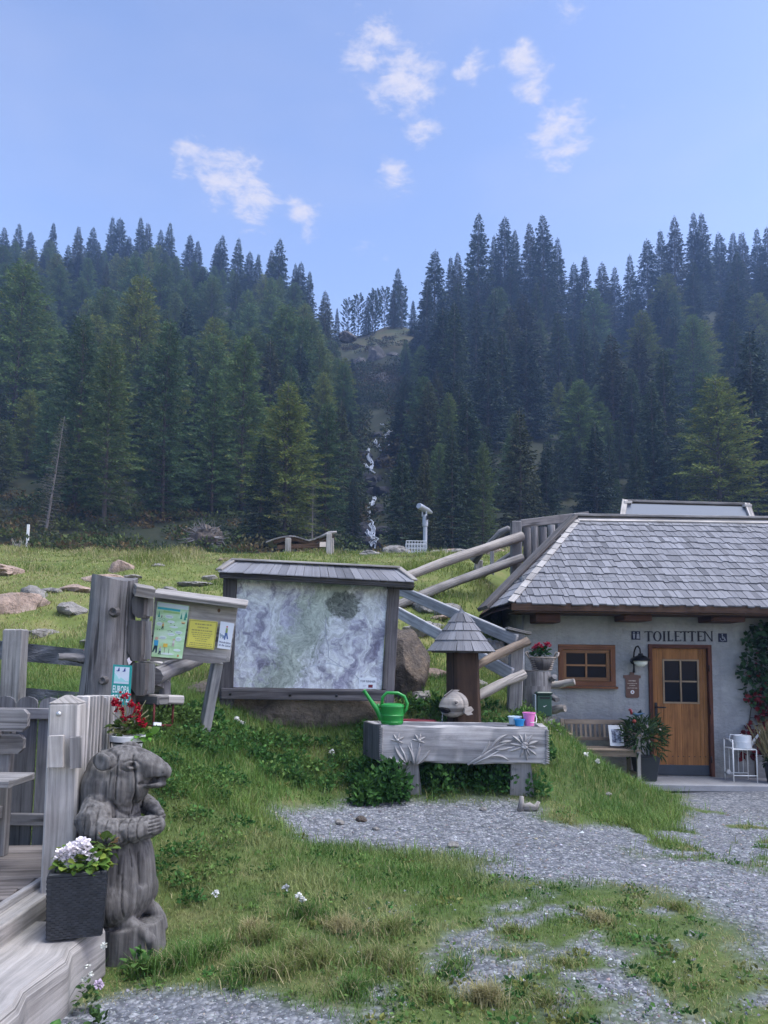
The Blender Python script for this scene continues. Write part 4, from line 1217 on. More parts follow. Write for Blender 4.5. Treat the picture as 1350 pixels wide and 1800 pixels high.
def build_house_things():
    # threshold slab in front of the wall
    b = MB(); b.box((HW(1105, 1368).x, YW - .38, ZF - .06), (9.2, YW - .38, ZF - .06), .76, .1, ch=.012)
    tag(b.build('door_slab', plain('worn_concrete', (.27, .27, .28), .85, .2, 0, .2, 3, .4)), 'worn grey concrete slab along the house wall under the door', 'slab', kind='structure')
    # wall lamp
    c = HW(1113, 1160); L = thing('wall_lamp', 'black gooseneck wall lamp with white glass bowl beside the door', 'lamp', (c.x, YW, c.z))
    b = MB(); b.lathe((c.x + .0, YW - .001, c.z - .02), [(.05, 0), (.05, .012), (.03, .025)], 16, (0, -1, 0)); b.build('wall_plate', M_IRON, L, True, 40)
    arc = [Vector((c.x, YW - .02, c.z - .0)), Vector((c.x, YW - .05, c.z + .12)), Vector((c.x + .01, YW - .1, c.z + .2)), Vector((c.x + .025, YW - .16, c.z + .215)), Vector((c.x + .04, YW - .2, c.z + .17)), Vector((c.x + .045, YW - .21, c.z + .08))]
    b = MB(); b.rod(arc, .012, 8); b.build('arm', M_IRON, L, True)
    hc = Vector((c.x + .045, YW - .21, c.z))
    b = MB(); b.lathe(hc, [(.155, -.012), (.15, .0), (.09, .05), (.04, .075), (.035, .10), (.02, .105)], 24); b.build('shade', M_IRON, L, True, 40)
    b = MB(); b.lathe(hc, [(.02, -.105), (.06, -.095), (.095, -.06), (.11, -.013)], 24); b.build('glass_bowl', plain('opal_glass', (.72, .74, .70), .25, .5, 0, .03), L, True)
    b = MB(); b.rod([(c.x - .005, YW - .04, c.z - .04), (c.x - .005, YW - .045, c.z - .2)], [.012, .02], 8); b.build('drop_finial', M_IRON, L, True)
    # brown notice plaque with scroll top
    c = HW(1111, 1208); w, h = .21, .33
    T = thing('notice_plaque', 'brown enamel house notice plaque with scroll top below the wall lamp', 'plaque', (c.x, YW, c.z))
    mb = plain('brown_enamel', (.085, .03, .02), .35, .5); b = MB()
    out = [(-w / 2, -h / 2 + .02), (-w / 2 + .02, -h / 2), (w / 2 - .02, -h / 2), (w / 2, -h / 2 + .02), (w / 2, h / 2 - .03), (w / 2 + .03, h / 2 - .02), (w / 2 + .03, h / 2 + .02), (.035, h / 2 + .03), (.035, h / 2 + .07), (-.035, h / 2 + .07), (-.035, h / 2 + .03), (-w / 2 - .03, h / 2 + .02), (-w / 2 - .03, h / 2 - .02), (-w / 2, h / 2 - .03)]
    b.prism([(c.x + x, YW - .002, c.z + z) for x, z in out], (0, -.012, 0)); b.build('panel', mb, T)
    cream = plain('cream_print', (.5, .42, .36), .5, .3); rd = random.Random(3)
    for k, (zz, ww, hh) in enumerate(((.1, .11, .022), (.058, .15, .012), (.028, .09, .012), (-.012, .15, .013))):
        b = MB(); x = -ww / 2
        while x < ww / 2:
            l_ = rd.uniform(.008, .02); b.box((c.x + x, YW - .0152, c.z + zz + rd.uniform(-.002, .002)), (c.x + min(x + l_, ww / 2), YW - .0152, c.z + zz), .0016, hh * rd.uniform(.6, 1)); x += l_ + .006
        b.build('print_line', cream, T)
    b = MB(); b.lathe((c.x, YW - .0145, c.z - .075), [(.03, 0), (.03, .002)], 20, (0, -1, 0)); b.build('round_symbol', M_SIGNWHITE, T)
    b = MB(); b.box((c.x - .018, YW - .0175, c.z - .057), (c.x + .018, YW - .0175, c.z - .093), .001, .008, (0, 1, 0)); b.prism([(c.x - .015, YW - .017, c.z - .085), (c.x - .003, YW - .017, c.z - .06), (c.x + .008, YW - .017, c.z - .065), (c.x + .013, YW - .017, c.z - .085)], (0, -.001, 0)); b.build('symbol_mark', plain('sign_red', (.3, .03, .03), .5, .3), T)
    # garden bench
    yb = 11.25
    zl = ZF - .02
    xl, xr = at(994, 1300, yb).x, at(1116, 1300, yb).x
    B = thing('garden_bench', 'slatted wooden garden bench against the plaster wall', 'bench', ((xl + xr) / 2, yb, zl))
    zs = at(1060, 1317, yb - .1).z; zt = at(1060, 1268, yb + .15).z
    def part(n, f, m=W_PALE):
        b = MB(); f(b); b.build(n, m, B)
    WB = wood('bench_teak', (.20, .15, .11), (.38, .30, .23), 22, .3)
    for x in (xl + .02, xr - .02):
        part('leg', lambda b: b.box((x, yb - .2, zl), (x, yb - .2, zs + .2), .055, .055, (0, 1, 0), ch=.005), W_PALE)
        part('rear_leg', lambda b: b.box((x, yb + .22, zl), (x, yb + .3, zt + .02), .055, .05, (0, 1, 0), ch=.005), WB)
        part('armrest', lambda b: b.box((x, yb - .25, zs + .22), (x, yb + .26, zs + .23), .06, .03, ch=.005), WB)
        part('side_rail', lambda b: b.box((x, yb - .17, zl + .12), (x, yb + .2, zl + .12), .03, .05), WB)
    for k in range(5): part('seat_slat', lambda b: b.box((xl - .02, yb - .19 + k * .095, zs + .004 * (k == 0)), (xr + .02, yb - .19 + k * .095, zs), .085, .024, ch=.003), WB)
    part('front_rail', lambda b: b.box((xl + .05, yb - .2, zs - .055), (xr - .05, yb - .2, zs - .055), .025, .07), WB)
    part('back_rail', lambda b: b.box((xl + .05, yb + .285, zt - .02), (xr - .05, yb + .285, zt - .02), .03, .07, ch=.004), WB)
    part('back_rail', lambda b: b.box((xl + .05, yb + .25, zs + .12), (xr - .05, yb + .25, zs + .12), .03, .05, ch=.004), WB)
    n = 13
    for k in range(n):
        x = lerp(xl + .09, xr - .09, k / (n - 1)); part('back_slat', lambda b: b.box((x, yb + .25, zs + .145), (x, yb + .283, zt - .056), .034, .016, (0, 1, 0)), WB)
    # framed print standing on the bench
    q = [at(1073, 1311, yb + .02), at(1097, 1312, yb + .02), at(1095, 1276, yb + .16), at(1069, 1275, yb + .16)]
    F = thing('framed_print', 'white framed picture leaning on the garden bench', 'picture', tuple(q[0]))
    b = MB(); b.prism(q, (0, .015, .004)); b.build('frame', M_SIGNWHITE, F)
    cx = sum(q, Vector()) / 4; inn = [lerp(cx, v, .66) + Vector((0, -.004, -.001)) for v in q]
    t = NT('grey_blue_print'); n_ = t.noise(t.tc.outputs['Object'], 16, 6, .65); t.base(t.ramp(n_, [(.4, (.05, .06, .10)), (.55, (.35, .39, .5)), (.7, (.62, .66, .74))])).rough(.4, .4)
    b = MB(); b.prism(inn, (0, .002, 0)); b.build('print', t.m, F)
    # pot with oleander
    pc = at(1135, 1365, 11.3); zb = ZF - .01
    Pp = thing('oleander_pot', 'dark tapered pot with bushy oleander between bench and door', 'potted plant', (pc.x, 11.3, zb))
    b = MB(); b.box((pc.x, 11.3, zb), (pc.x, 11.3, zb + .36), .25, .25, (0, 1, 0), w2=.34, h2=.34, ch=.012); b.build('pot', M_DARKPLASTIC, Pp)
    foliage('leaves', (pc.x - .03, 11.25, zb + .62), (.34, .3, .34), 420, .15, (.035, .07, .028), Pp, 1.0, .2, (.055, .09, .03))
    blossom_cluster('blossoms', (pc.x, 11.15, zb + .66), .27, 12, (.7, .6, .58), Pp, .028)
    # blue and red tin bird on a stick
    bc = at(1119, 1256, 11.2)
    Bd = thing('bird_ornament', 'blue and red bird ornament on a stick above the oleander', 'ornament', (bc.x, bc.y, zb + .4))
    b = MB(); b.rod([(bc.x, bc.y, zb + .4), (bc.x, bc.y, bc.z)], .006, 6); b.build('stick', M_IRON, Bd)
    b = MB(); b.rod([bc + Vector((-.07, 0, .0)), bc + Vector((-.04, 0, .005)), bc + Vector((.02, 0, .0)), bc + Vector((.08, 0, .02)), bc + Vector((.13, 0, .012))], [.012, .03, .036, .018, .004], 8, flat=.7); b.build('body', plain('bird_blue', (.03, .09, .16), .4, .5), Bd, True)
    b = MB(); b.rod([bc + Vector((-.075, 0, .0)), bc + Vector((-.085, 0, .06)), bc + Vector((-.1, 0, .075)), bc + Vector((-.125, 0, .062))], [.018, .022, .018, .003], 8); b.build('head', plain('bird_red', (.25, .02, .03), .4, .5), Bd, True)
    b = MB(); b.prism([bc + Vector((.0, -.02, .02)), bc + Vector((.07, -.02, .03)), bc + Vector((.05, -.05, .08))], (0, .004, 0)); b.build('wing', plain('bird_dark', (.02, .03, .04), .4, .5), Bd)
    rc = at(1115, 1268, 11.2)
    Rb = thing('rose_ornament', 'small red ball ornament on a stick below the tin bird', 'ornament', (rc.x, rc.y, zb + .4))
    b = MB(); b.rod([(rc.x, rc.y, zb + .4), rc], .004, 6); b.build('stick', M_IRON, Rb); b = MB(); b.blob(rc, .03, 2, .1); b.build('ball', plain('ball_red', (.3, .05, .03), .5, .4), Rb, True)
    # white metal stand with white watering can
    ys = 11.35; xa, xb = at(1281, 1330, ys).x, at(1322, 1330, ys).x; zt = at(1300, 1316, ys).z; z0 = ZF - .01
    S = thing('plant_stand', 'white thin metal plant stand right of the door', 'stand', ((xa + xb) / 2, ys, z0))
    for x in (xa, xb):
        for y in (ys - .14, ys + .14):
            b = MB(); b.rod([(x, y, z0), (x, y, zt + (.14 if x == xa else 0))], .009, 6); b.build('leg', M_WHITE, S, True)
        b = MB(); b.rod([(x, ys - .14, zt + (.14 if x == xa else 0)), (x, ys + .14, zt + (.14 if x == xa else 0))], .007, 6); b.build('side_bar', M_WHITE, S, True)
    for zz in (zt, z0 + .1):
        for y in (ys - .14, ys + .14):
            b = MB(); b.rod([(xa, y, zz), (xb, y, zz)], .007, 6); b.build('cross_bar', M_WHITE, S, True)
    for k in range(1, 5):
        x = lerp(xa, xb, k / 5); b = MB(); b.rod([(x, ys + .14, z0 + .1), (x, ys + .14, zt)], .005, 6); b.build('back_bar', M_WHITE, S, True)
    b = MB(); b.box((xa, ys, zt + .009), (xb, ys, zt + .009), .27, .006); b.build('shelf', M_WHITE, S)
    cc = Vector((lerp(xa, xb, .58), ys - .02, zt + .014)); zinc = plain('whitewashed_zinc', (.66, .68, .72), .4, .5, 0, .08)
    K = thing('white_watering_can', 'white metal watering can standing on the thin plant stand', 'watering can', tuple(cc))
    b = MB(); b.lathe(cc, [(.125, 0), (.13, .006), (.13, .09), (.134, .095), (.13, .1), (.125, .185), (.115, .19)], 24); b.build('body', zinc, K, True, 35)
    b = MB(); b.rod([cc + Vector((.11, 0, .03)), cc + Vector((.2, 0, .14)), cc + Vector((.27, 0, .23))], [.03, .02, .015], 10); b.lathe(cc + Vector((.27, 0, .23)), [(.015, 0), (.035, .035), (.03, .04)], 14, (.7, 0, .7)); b.build('spout', zinc, K, True, 40)
    b = MB(); b.rod([cc + Vector((-.125, 0, .05)), cc + Vector((-.2, 0, .12)), cc + Vector((-.18, 0, .2)), cc + Vector((-.1, 0, .19)), cc + Vector((0, 0, .2))], .008, 6); b.build('handle', zinc, K, True)
    # small grey door stop by the frame
    dc = at(1281, 1364, 11.2); b = MB(); b.rod([dc + Vector((-.04, 0, .03)), dc + Vector((.0, 0, .06)), dc + Vector((.05, 0, .02))], [.03, .045, .02], 10, .1); b.rod([dc + Vector((-.03, -.04, .045)), dc + Vector((-.035, -.05, .05))], .028, 8)
    tag(b.build('door_stop', plain('grey_rubber', (.2, .21, .23), .5, .3), None, True), 'small grey door stop on the slab beside the plant stand', 'door stop')
    # creeper: green above, red below
    V_ = thing('wall_creeper', 'creeper with green and red leaves climbing the wall right of the door', 'climbing plant', (at(1335, 1365, 11.5).x, 11.6, ZF))
    pd, cs = [], []
    xv = HW(1328, 1200).x
    for k in range(3000):
        z = random.uniform(ZF + .3, 2.3); f = (z - ZF) / 2.5
        half = .25 + .10 * math.sin(z * 5) + .06 * math.sin(z * 13)
        x = xv + random.uniform(-half, 1.2) + .02
        if x < xv and random.random() < .35: continue
        dead = z < ZF + .95
        if dead and random.random() < .4: continue
        y = YW - random.uniform(.01, .10 + .12 * f)
        d = Vector((random.gauss(0, .6), -.5 + random.gauss(0, .3), -.6 + random.gauss(0, .4))).normalized()
        pd.append(((x, y, z), d * random.uniform(.06, .11)))
        redp = 1 / (1 + math.exp((z - (ZF + 1.2)) * 7))
        c = (.16, .018, .022) if random.random() < redp else (.032, .075, .028)
        k_ = random.uniform(.55, 1.3); cs.append(tuple(v * k_ for v in c))
    leaves_obj('leaves', pd, cs, M_LEAF, V_, .85, .05)
    b = MB()
    for k in range(9):
        x = xv + random.uniform(-.15, .9); pts = [Vector((x + .05 * math.sin(j * 1.3 + k), YW - .02, ZF + j * .25)) for j in range(10)]; b.rod(pts, [.012 - .001 * j for j in range(10)], 4)
    b.build('stems', M_BARK, V_)
    b = MB()
    for k in range(5): b.rod([(xv - .12, YW - .03, ZF + .35 + k * .28), (xv + 1.2, YW - .03, ZF + .35 + k * .28)], .005, 4)
    b.build('trellis_wires', M_IRON, V_)
    # dry grass planter at the picture's right edge
    gp = at(1362, 1350, 11.2)
    G = thing('grass_pot', 'dark pot with dry ornamental grass at the right end of the wall', 'potted plant', (gp.x, 11.2, ZF))
    b = MB(); b.lathe((gp.x, 11.2, ZF), [(.11, 0), (.15, .26), (.16, .27), (.14, .27)], 20); b.build('pot', M_DARKPLASTIC, G, True, 40)
    pd, cs = [], []
    for k in range(200):
        d = Vector((random.gauss(0, .28), random.gauss(0, .28), 1)).normalized(); L_ = random.uniform(.35, .75); pd.append(((gp.x + random.gauss(0, .05), 11.2 + random.gauss(0, .05), ZF + .26), d * L_)); kk = random.uniform(.7, 1.2); cs.append((.26 * kk, .22 * kk, .12 * kk))
    leaves_obj('blades', pd, cs, M_LEAF, G, .035, .02)
    foliage('leaves', (gp.x, 11.15, ZF + .3), (.16, .16, .1), 80, .09, (.03, .07, .03), G)
build_house_things()
# ------------------------------------------------------------------ rocks
def rock_mat(name, c1, c2, c3, scale=2.2):
    t = NT(name); ob = t.tc.outputs['Object']
    n = t.noise(ob, scale, 8, .66, .4); n2 = t.noise(ob, scale * 6, 6, .65)
    c = t.ramp(n, [(.28, c1), (.5, c2), (.72, c3)])
    c = t.mix(.6, c, t.ramp(n2, [(.3, .5), (.7, 1.3)]), 'MULTIPLY')
    t.base(c).rough(.9, .2); t.bump(t.math('ADD', n2, t.math('MULTIPLY', n, .8)), 1.0, .05)
    return t.m
R_BROWN = rock_mat('rusty_brown_rock', (.045, .04, .037), (.115, .095, .08), (.20, .15, .11), 3.2)
R_TAN = rock_mat('tan_brown_rock', (.085, .07, .058), (.20, .16, .125), (.33, .25, .18), 3.2)
R_GREY = rock_mat('lichen_grey_rock', (.12, .115, .11), (.24, .225, .21), (.36, .33, .30))
R_PINK = rock_mat('pale_orange_rock', (.17, .14, .12), (.34, .25, .20), (.46, .36, .30))
def rock(label, p, r, mat, seed=0, sub=4, amp=.22, freq=1.4, rot=0.0, cat='rock', group=None):
    b = MB(); b.blob((0, 0, 0), r, sub, amp, freq, seed, flat=1, oct=5)
    o = link('rock', b.mesh('rock', True, angle=32), mat); o.location = p; o.rotation_euler = (0, 0, rot)
    o.name = 'boulder' if cat == 'boulder' else 'rock'
    return tag(o, label, cat, group)
# the big boulder that carries the map board and its neighbour
p = at(500, 1245, 9.75); rock('huge rusty brown boulder under and behind the map board', (p.x, 9.72, p.z - .12), (1.65, .78, .82), R_TAN, 3, 5, .2, 1.2, cat='boulder')
p = at(712, 1185, 9.9); rock('tall pointed brown boulder at the right side of the map board', (p.x, 10.0, p.z - .05), (.36, .4, .66), R_BROWN, 8, 5, .16, 1.1, cat='boulder')
_rocks = [(25, 1055, 12.6, (.55, .35, .3), 'p', 'large split pale rock on the meadow at the left edge'), (185, 1013, 15.5, (.5, .4, .14), 'p', 'flat pinkish rock in the meadow behind the trunk post'),
          (10, 1008, 16, (.5, .35, .16), 'p', 'flat pale rock on the meadow touching the left edge'), (60, 1035, 13.5, (.3, .25, .22), 'g', 'grey rock among dry grass above the split pale rock'),
          (125, 1062, 12.6, (.26, .2, .16), 'g', 'grey rock between grass tufts left of the trunk post'), (75, 1095, 11.6, (.32, .2, .1), 'g', 'long flat grey rock above the tall fence post'),
          (215, 1004, 16.5, (.26, .2, .22), 'p', 'small pinkish rock peeking above the trunk post'), (345, 1013, 15.5, (.42, .3, .08), 'g', 'flat pale rock left of the map board roof'),
          (655, 962, 21.2, (.3, .25, .14), 'g', 'small pale stones at the stream end of the crest'), (300, 1032, 14.5, (.15, .12, .1), 'g', 'small pale stone left of the info board roof'),
          (700, 968, 22.4, (.36, .3, .26), 'g', 'grey boulder left of the wire basket on the crest'), (802, 962, 23.2, (.62, .5, .34), 'p', 'large orange boulder right of the telescope'),
          (772, 968, 22.6, (.42, .4, .3), 'g', 'brown boulder at the foot of the telescope'), (790, 972, 22.0, (.34, .3, .2), 'g', 'grey boulder in front of the large orange boulder'),
          (806, 977, 21.5, (.3, .2, .16), 'g', 'low grey stone in front of the boulder group'), (870, 975, 19.5, (.35, .2, .14), 'p', 'pale flat rock behind the thin fence post'),
          (745, 1130, 11.9, (.42, .22, .16), 'g', 'long grey slab of rock behind the lower sawn rail'), (785, 1075, 12.8, (.26, .2, .16), 'g', 'grey rock on the slope between the sawn rails'),
          (750, 1070, 13.0, (.3, .2, .13), 'g', 'rounded grey rock left of the fountain roof tip'), (760, 1195, 10.4, (.2, .15, .1), 'p', 'pale broken stone right of the pointed boulder'),
          (842, 1190, 10.3, (.14, .1, .08), 'g', 'small white stone between the brown log rails'), (860, 1120, 11.8, (.3, .2, .2), 'g', 'dark rock under the eave behind the sawn rail'),
          (735, 1235, 9.7, (.18, .14, .1), 'g', 'grey rock in the weeds behind the watering can')]
for i, (px, py, d, r, m, lab) in enumerate(_rocks):
    q = at(px, py, d); z = Z(q.x, q.y)
    rock(lab, (q.x, q.y, z + r[2] * (.2 if d > 21 else -.05)), (r[0] * 1.25, r[1] * 1.2, r[2] * 1.15), R_PINK if m == 'p' else R_GREY, 20 + i, 4, .24, 1.5, random.uniform(0, 3))
rd_ = random.Random(8)
for i in range(26):
    y = rd_.uniform(10.5, 19.5); x = rd_.uniform(-.52, .1) * y; s_ = rd_.uniform(.12, .34)
    rock('pale flat stone half buried in the meadow grass', (x, y, Z(x, y) + s_ * .05), (s_ * 1.5, s_, s_ * .4), R_GREY if i % 3 else R_PINK, 300 + i, 3, .24, 1.5, rd_.uniform(0, 3), group='half buried meadow stones')
# carved pale root piece on the gravel
q = hit(932, 1428)
b = MB(); b.rod([q + Vector((-.1, 0, -.01)), q + Vector((-.09, 0, .07)), q + Vector((-.085, 0, .14))], [.035, .03, .02], 7, .15); b.rod([q + Vector((-.09, .01, .02)), q + Vector((0, 0, .035)), q + Vector((.06, 0, .03)), q + Vector((.085, 0, .09))], [.03, .045, .03, .018], 7, .15)
tag(b.build('root_piece', W_PALE, None, True), 'pale gnarled piece of root lying below the right trough leg', 'wood piece')
for i, (px, py, r) in enumerate([(795, 1490, .045), (635, 1446, .05), (1070, 1400, .03), (598, 1450, .04), (660, 1460, .03), (850, 1425, .03)]):
    q = hit(px, py); rock(['single pale round stone on the gravel before the trough', 'brown angular stone at the left end of the gravel', 'small stone in the grass below the bench', 'flat stone beside the brown angular stone', 'small flat stone right of the brown angular stone', 'small pale stone below the trough'][i], (q.x, q.y, q.z + r * .4), (r * 1.3, r, r * .8), R_GREY if i != 1 else R_BROWN, 70 + i, 3)

# ------------------------------------------------------------------ trough
def build_trough():
    yf, yb = 8.0, 8.56
    W_TR = wood('trough_wood', (.23, .22, .225), (.44, .425, .425), 12, .55, .05, .55, .4)
    W_TRD = wood('shaded_trough_end', (.06, .058, .062), (.16, .155, .16), 14, .6, .05, .6)  # darker trough wood: shade of the left end put into its colour
    zt, zb = at(815, 1277, yf).z, at(815, 1342, yf).z
    xl, xr = at(669, 1310, yf).x, at(963, 1310, yf).x; xlb = at(641, 1300, yb - .1).x; xrb = xr + .06
    T = thing('water_trough', 'long carved wooden water trough on two stout feet', 'trough', ((xl + xr) / 2, yf + .28, Z(.8, 8.3)))
    # hollow body: outer shell, rim, inner basin
    b = MB()
    nx = 26
    def jz(x): return .006 * math.sin(x * 5) + .004 * math.sin(x * 17)
    fx = [lerp(xl, xr, i / nx) for i in range(nx + 1)]
    bx = [lerp(xlb, xrb, i / nx) for i in range(nx + 1)]
    rim = .07
    ring = []
    u0 = 3.3
    for i in range(nx + 1):
        f, g = fx[i], bx[i]
        s = i / nx; inn = 0 < i < nx
        sec = [Vector((f, yf + .02, zb + jz(f))), Vector((f, yf, zb + .02)), Vector((f, yf - .004, (zt + zb) / 2)), Vector((f, yf, zt - .018)), Vector((f, yf + .016, zt + jz(f * 1.7)))]
        sec += [Vector((lerp(f, g, rim / .56), yf + rim, zt + jz(f + 2))), Vector((lerp(f, g, .2), yf + rim + .02, zt - .2)), Vector((lerp(f, g, .8), yb - rim - .02, zt - .2)), Vector((lerp(f, g, 1 - rim / .56), yb - rim, zt + jz(f + 4)))]
        sec += [Vector((g, yb - .01, zt)), Vector((g, yb, zb + .01))]
        if i < 2 or i > nx - 2:
            for k in (6, 7): sec[k].z = zt - .004
        ring.append(len(b.v)); b.v += sec
    m = 11
    per = [0, .03, .2, .4, .43, .5, .7, 1.0, 1.2, 1.3, 1.7, 2.2]
    for i in range(nx):
        for k in range(m):
            a0, a1, c0, c1 = ring[i] + k, ring[i] + (k + 1) % m, ring[i + 1] + k, ring[i + 1] + (k + 1) % m
            b.face((a0, c0, c1, a1), [(fx[i] + u0, per[k]), (fx[i + 1] + u0, per[k]), (fx[i + 1] + u0, per[k + 1]), (fx[i] + u0, per[k + 1])])
    b.face([ring[-1] + k for k in range(m)])
    body = b.build('basin', W_TR, T, True, 40)
    e = MB()
    P = [Vector((xl - .003, yf + .012, zb + .012)), Vector((xl - .003, yf + .012, zt - .01)), Vector((xlb - .003, yb - .005, zt - .006)), Vector((xlb - .003, yb - .005, zb + .012))]
    e.prism(P, (-.016, -.006, 0)); e.build('end_face', W_TRD, T)
    # water
    w = NT('trough_water'); w.base((.012, .016, .018)).rough(.04, .5); w.bump(w.noise(w.tc.outputs['Object'], 22, 3, .5), .15, .01)
    b = MB(); b.poly([(xl + .1, yf + rim + .006, zt - .035), (xr - .1, yf + rim + .006, zt - .035), (xr - .08, yb - rim - .006, zt - .035), (xl - .02, yb - rim - .006, zt - .035)]); b.build('water', w.m, T)
    # notched edges
    for x, sg in ((xl, 1), (xr, -1)):
        for k in range(15):
            z = lerp(zb + .02, zt - .03, k / 14)
            n = MB(); n.box((x - sg * .010, yf - .004, z - .005), (x + sg * .022, yf - .012, z + .008), .02, .012, (0, 0, 1)); n.build('notch', W_TR, T)
    # relief carving: raised petals, leaves and stems
    CARV = wood('carved_relief_wood', (.27, .26, .265), (.47, .455, .45), 14, .3, .08, .4, .3)
    def petal(p0, p1, w, h=.02, bend=0.0, tip=.15):
        """pointed raised leaf between two photo pixels on the front face"""
        a, c = at(p0[0], p0[1], yf), at(p1[0], p1[1], yf)
        d = c - a; L_ = d.length; d.normalize(); s = Vector((-d.z, 0, d.x)); b = MB(); n = 7
        mid, le, ri = [], [], []
        for i in range(n):
            t = i / (n - 1); ww = w * math.sin(math.pi * min(1, t * .94 + .06)) ** .8 * .5 if i < n - 1 else .001
            cc = a + d * L_ * t + s * bend * math.sin(math.pi * t)
            hh = h * math.sin(math.pi * (t * .85 + .1))
            mid.append(cc + Vector((0, -.006 - hh, 0))); le.append(cc + s * ww + Vector((0, .004, 0))); ri.append(cc - s * ww + Vector((0, .004, 0)))
        i0 = len(b.v); b.v += mid + le + ri
        for i in range(n - 1):
            uvs = [(i * .03, 0), ((i + 1) * .03, 0), ((i + 1) * .03, .02), (i * .03, .02)]
            b.face((i0 + i, i0 + i + 1, i0 + n + i + 1, i0 + n + i), uvs); b.face((i0 + i + 1, i0 + i, i0 + 2 * n + i, i0 + 2 * n + i + 1), uvs)
        b.build('carved_petal', CARV, body, True, 60)
    def stem(pts, r=.011):
        b = MB(); q = [at(x, y, yf) + Vector((0, -.004, 0)) for x, y in pts]; b.rod(q, [r * (1.2 - .5 * i / (len(q) - 1)) for i in range(len(q))], 6, flat=1.0); b.build('carved_stem', CARV, body, True)
    cx, cy = 922, 1311
    for k, (a, l) in enumerate([(88, 22), (55, 24), (20, 26), (-8, 22), (-38, 27), (-62, 20), (-80, 26), (-112, 22), (-160, 30), (172, 26), (140, 28), (115, 22)]):
        r = math.radians(a); petal((cx + 4 * math.cos(r), cy - 4 * math.sin(r)), (cx + l * math.cos(r), cy - l * math.sin(r)), .05, .022)
    for k in range(7):
        a = k * .9; q = at(cx + (4 * math.cos(a) if k else 0), cy + (4 * math.sin(a) if k else 0), yf); b = MB(); b.blob(q + Vector((0, -.015, 0)), (.02, .014, .02), 2, .1); b.build('carved_floret', CARV, body, True)
    stem([(822, 1344), (845, 1330), (868, 1315), (895, 1303)]); stem([(832, 1343), (858, 1331), (880, 1318), (905, 1312)])
    petal((845, 1329), (861, 1300), .045, .016, -.012); petal((862, 1316), (893, 1290), .05, .016, .02); petal((878, 1306), (900, 1302), .05, .016); petal((858, 1330), (895, 1337), .055, .018, .03); petal((872, 1318), (898, 1313), .05, .018, -.01)
    for x0 in (700, 738):
        for a, l in [(120, 13), (75, 14), (30, 14), (170, 12), (-20, 12)]:
            r = math.radians(a); petal((x0 - 2, 1302), (x0 - 2 + l * math.cos(r), 1302 - l * math.sin(r)), .038, .016)
        q = at(x0 - 1, 1301, yf); b = MB(); b.blob(q + Vector((0, -.014, 0)), (.018, .014, .018), 2, .1); b.build('carved_floret', CARV, body, True)
    stem([(716, 1343), (710, 1325), (700, 1306)]); stem([(730, 1343), (736, 1325), (737, 1306)]); stem([(718, 1343), (724, 1318), (722, 1305)], .008)
    petal((716, 1343), (693, 1310), .06, .02, .02); petal((714, 1344), (684, 1330), .06, .02, .015); petal((728, 1344), (717, 1310), .055, .018, -.01); petal((731, 1343), (741, 1308), .06, .02, .012); petal((734, 1343), (757, 1316), .055, .018, -.012)
    q = at(957, 1339, yf); b = MB()
    for k in range(16):
        a1, a2 = 6.283 * k / 16, 6.283 * (k + 1) / 16
        b.prism([q + Vector((math.cos(a) * r, -.004, math.sin(a) * r)) for a, r in ((a1, .026), (a2, .026), (a2, .018), (a1, .018))], (0, -.006, 0))
    b.build('carved_ring', CARV, body)
    for pts in ([(699, 1348), (735, 1348), (744, 1402), (710, 1402)], [(899, 1347), (933, 1347), (941, 1390), (896, 1390)]):
        q = [at(x, y, yf + .06) for x, y in pts]; g = min(Z(q[2].x, q[2].y), q[2].z) - .08
        q[0].z = q[1].z = zb + .01; q[2].z = q[3].z = g
        b = MB(); b.prism(q, (0, .4, 0), (0, 0, 1)); b.build('foot', wood('foot_wood', (.15, .145, .145), (.30, .29, .285), 14, .6, .1), T)
    return zt, yf, yb
ZT, TYF, TYB = build_trough()

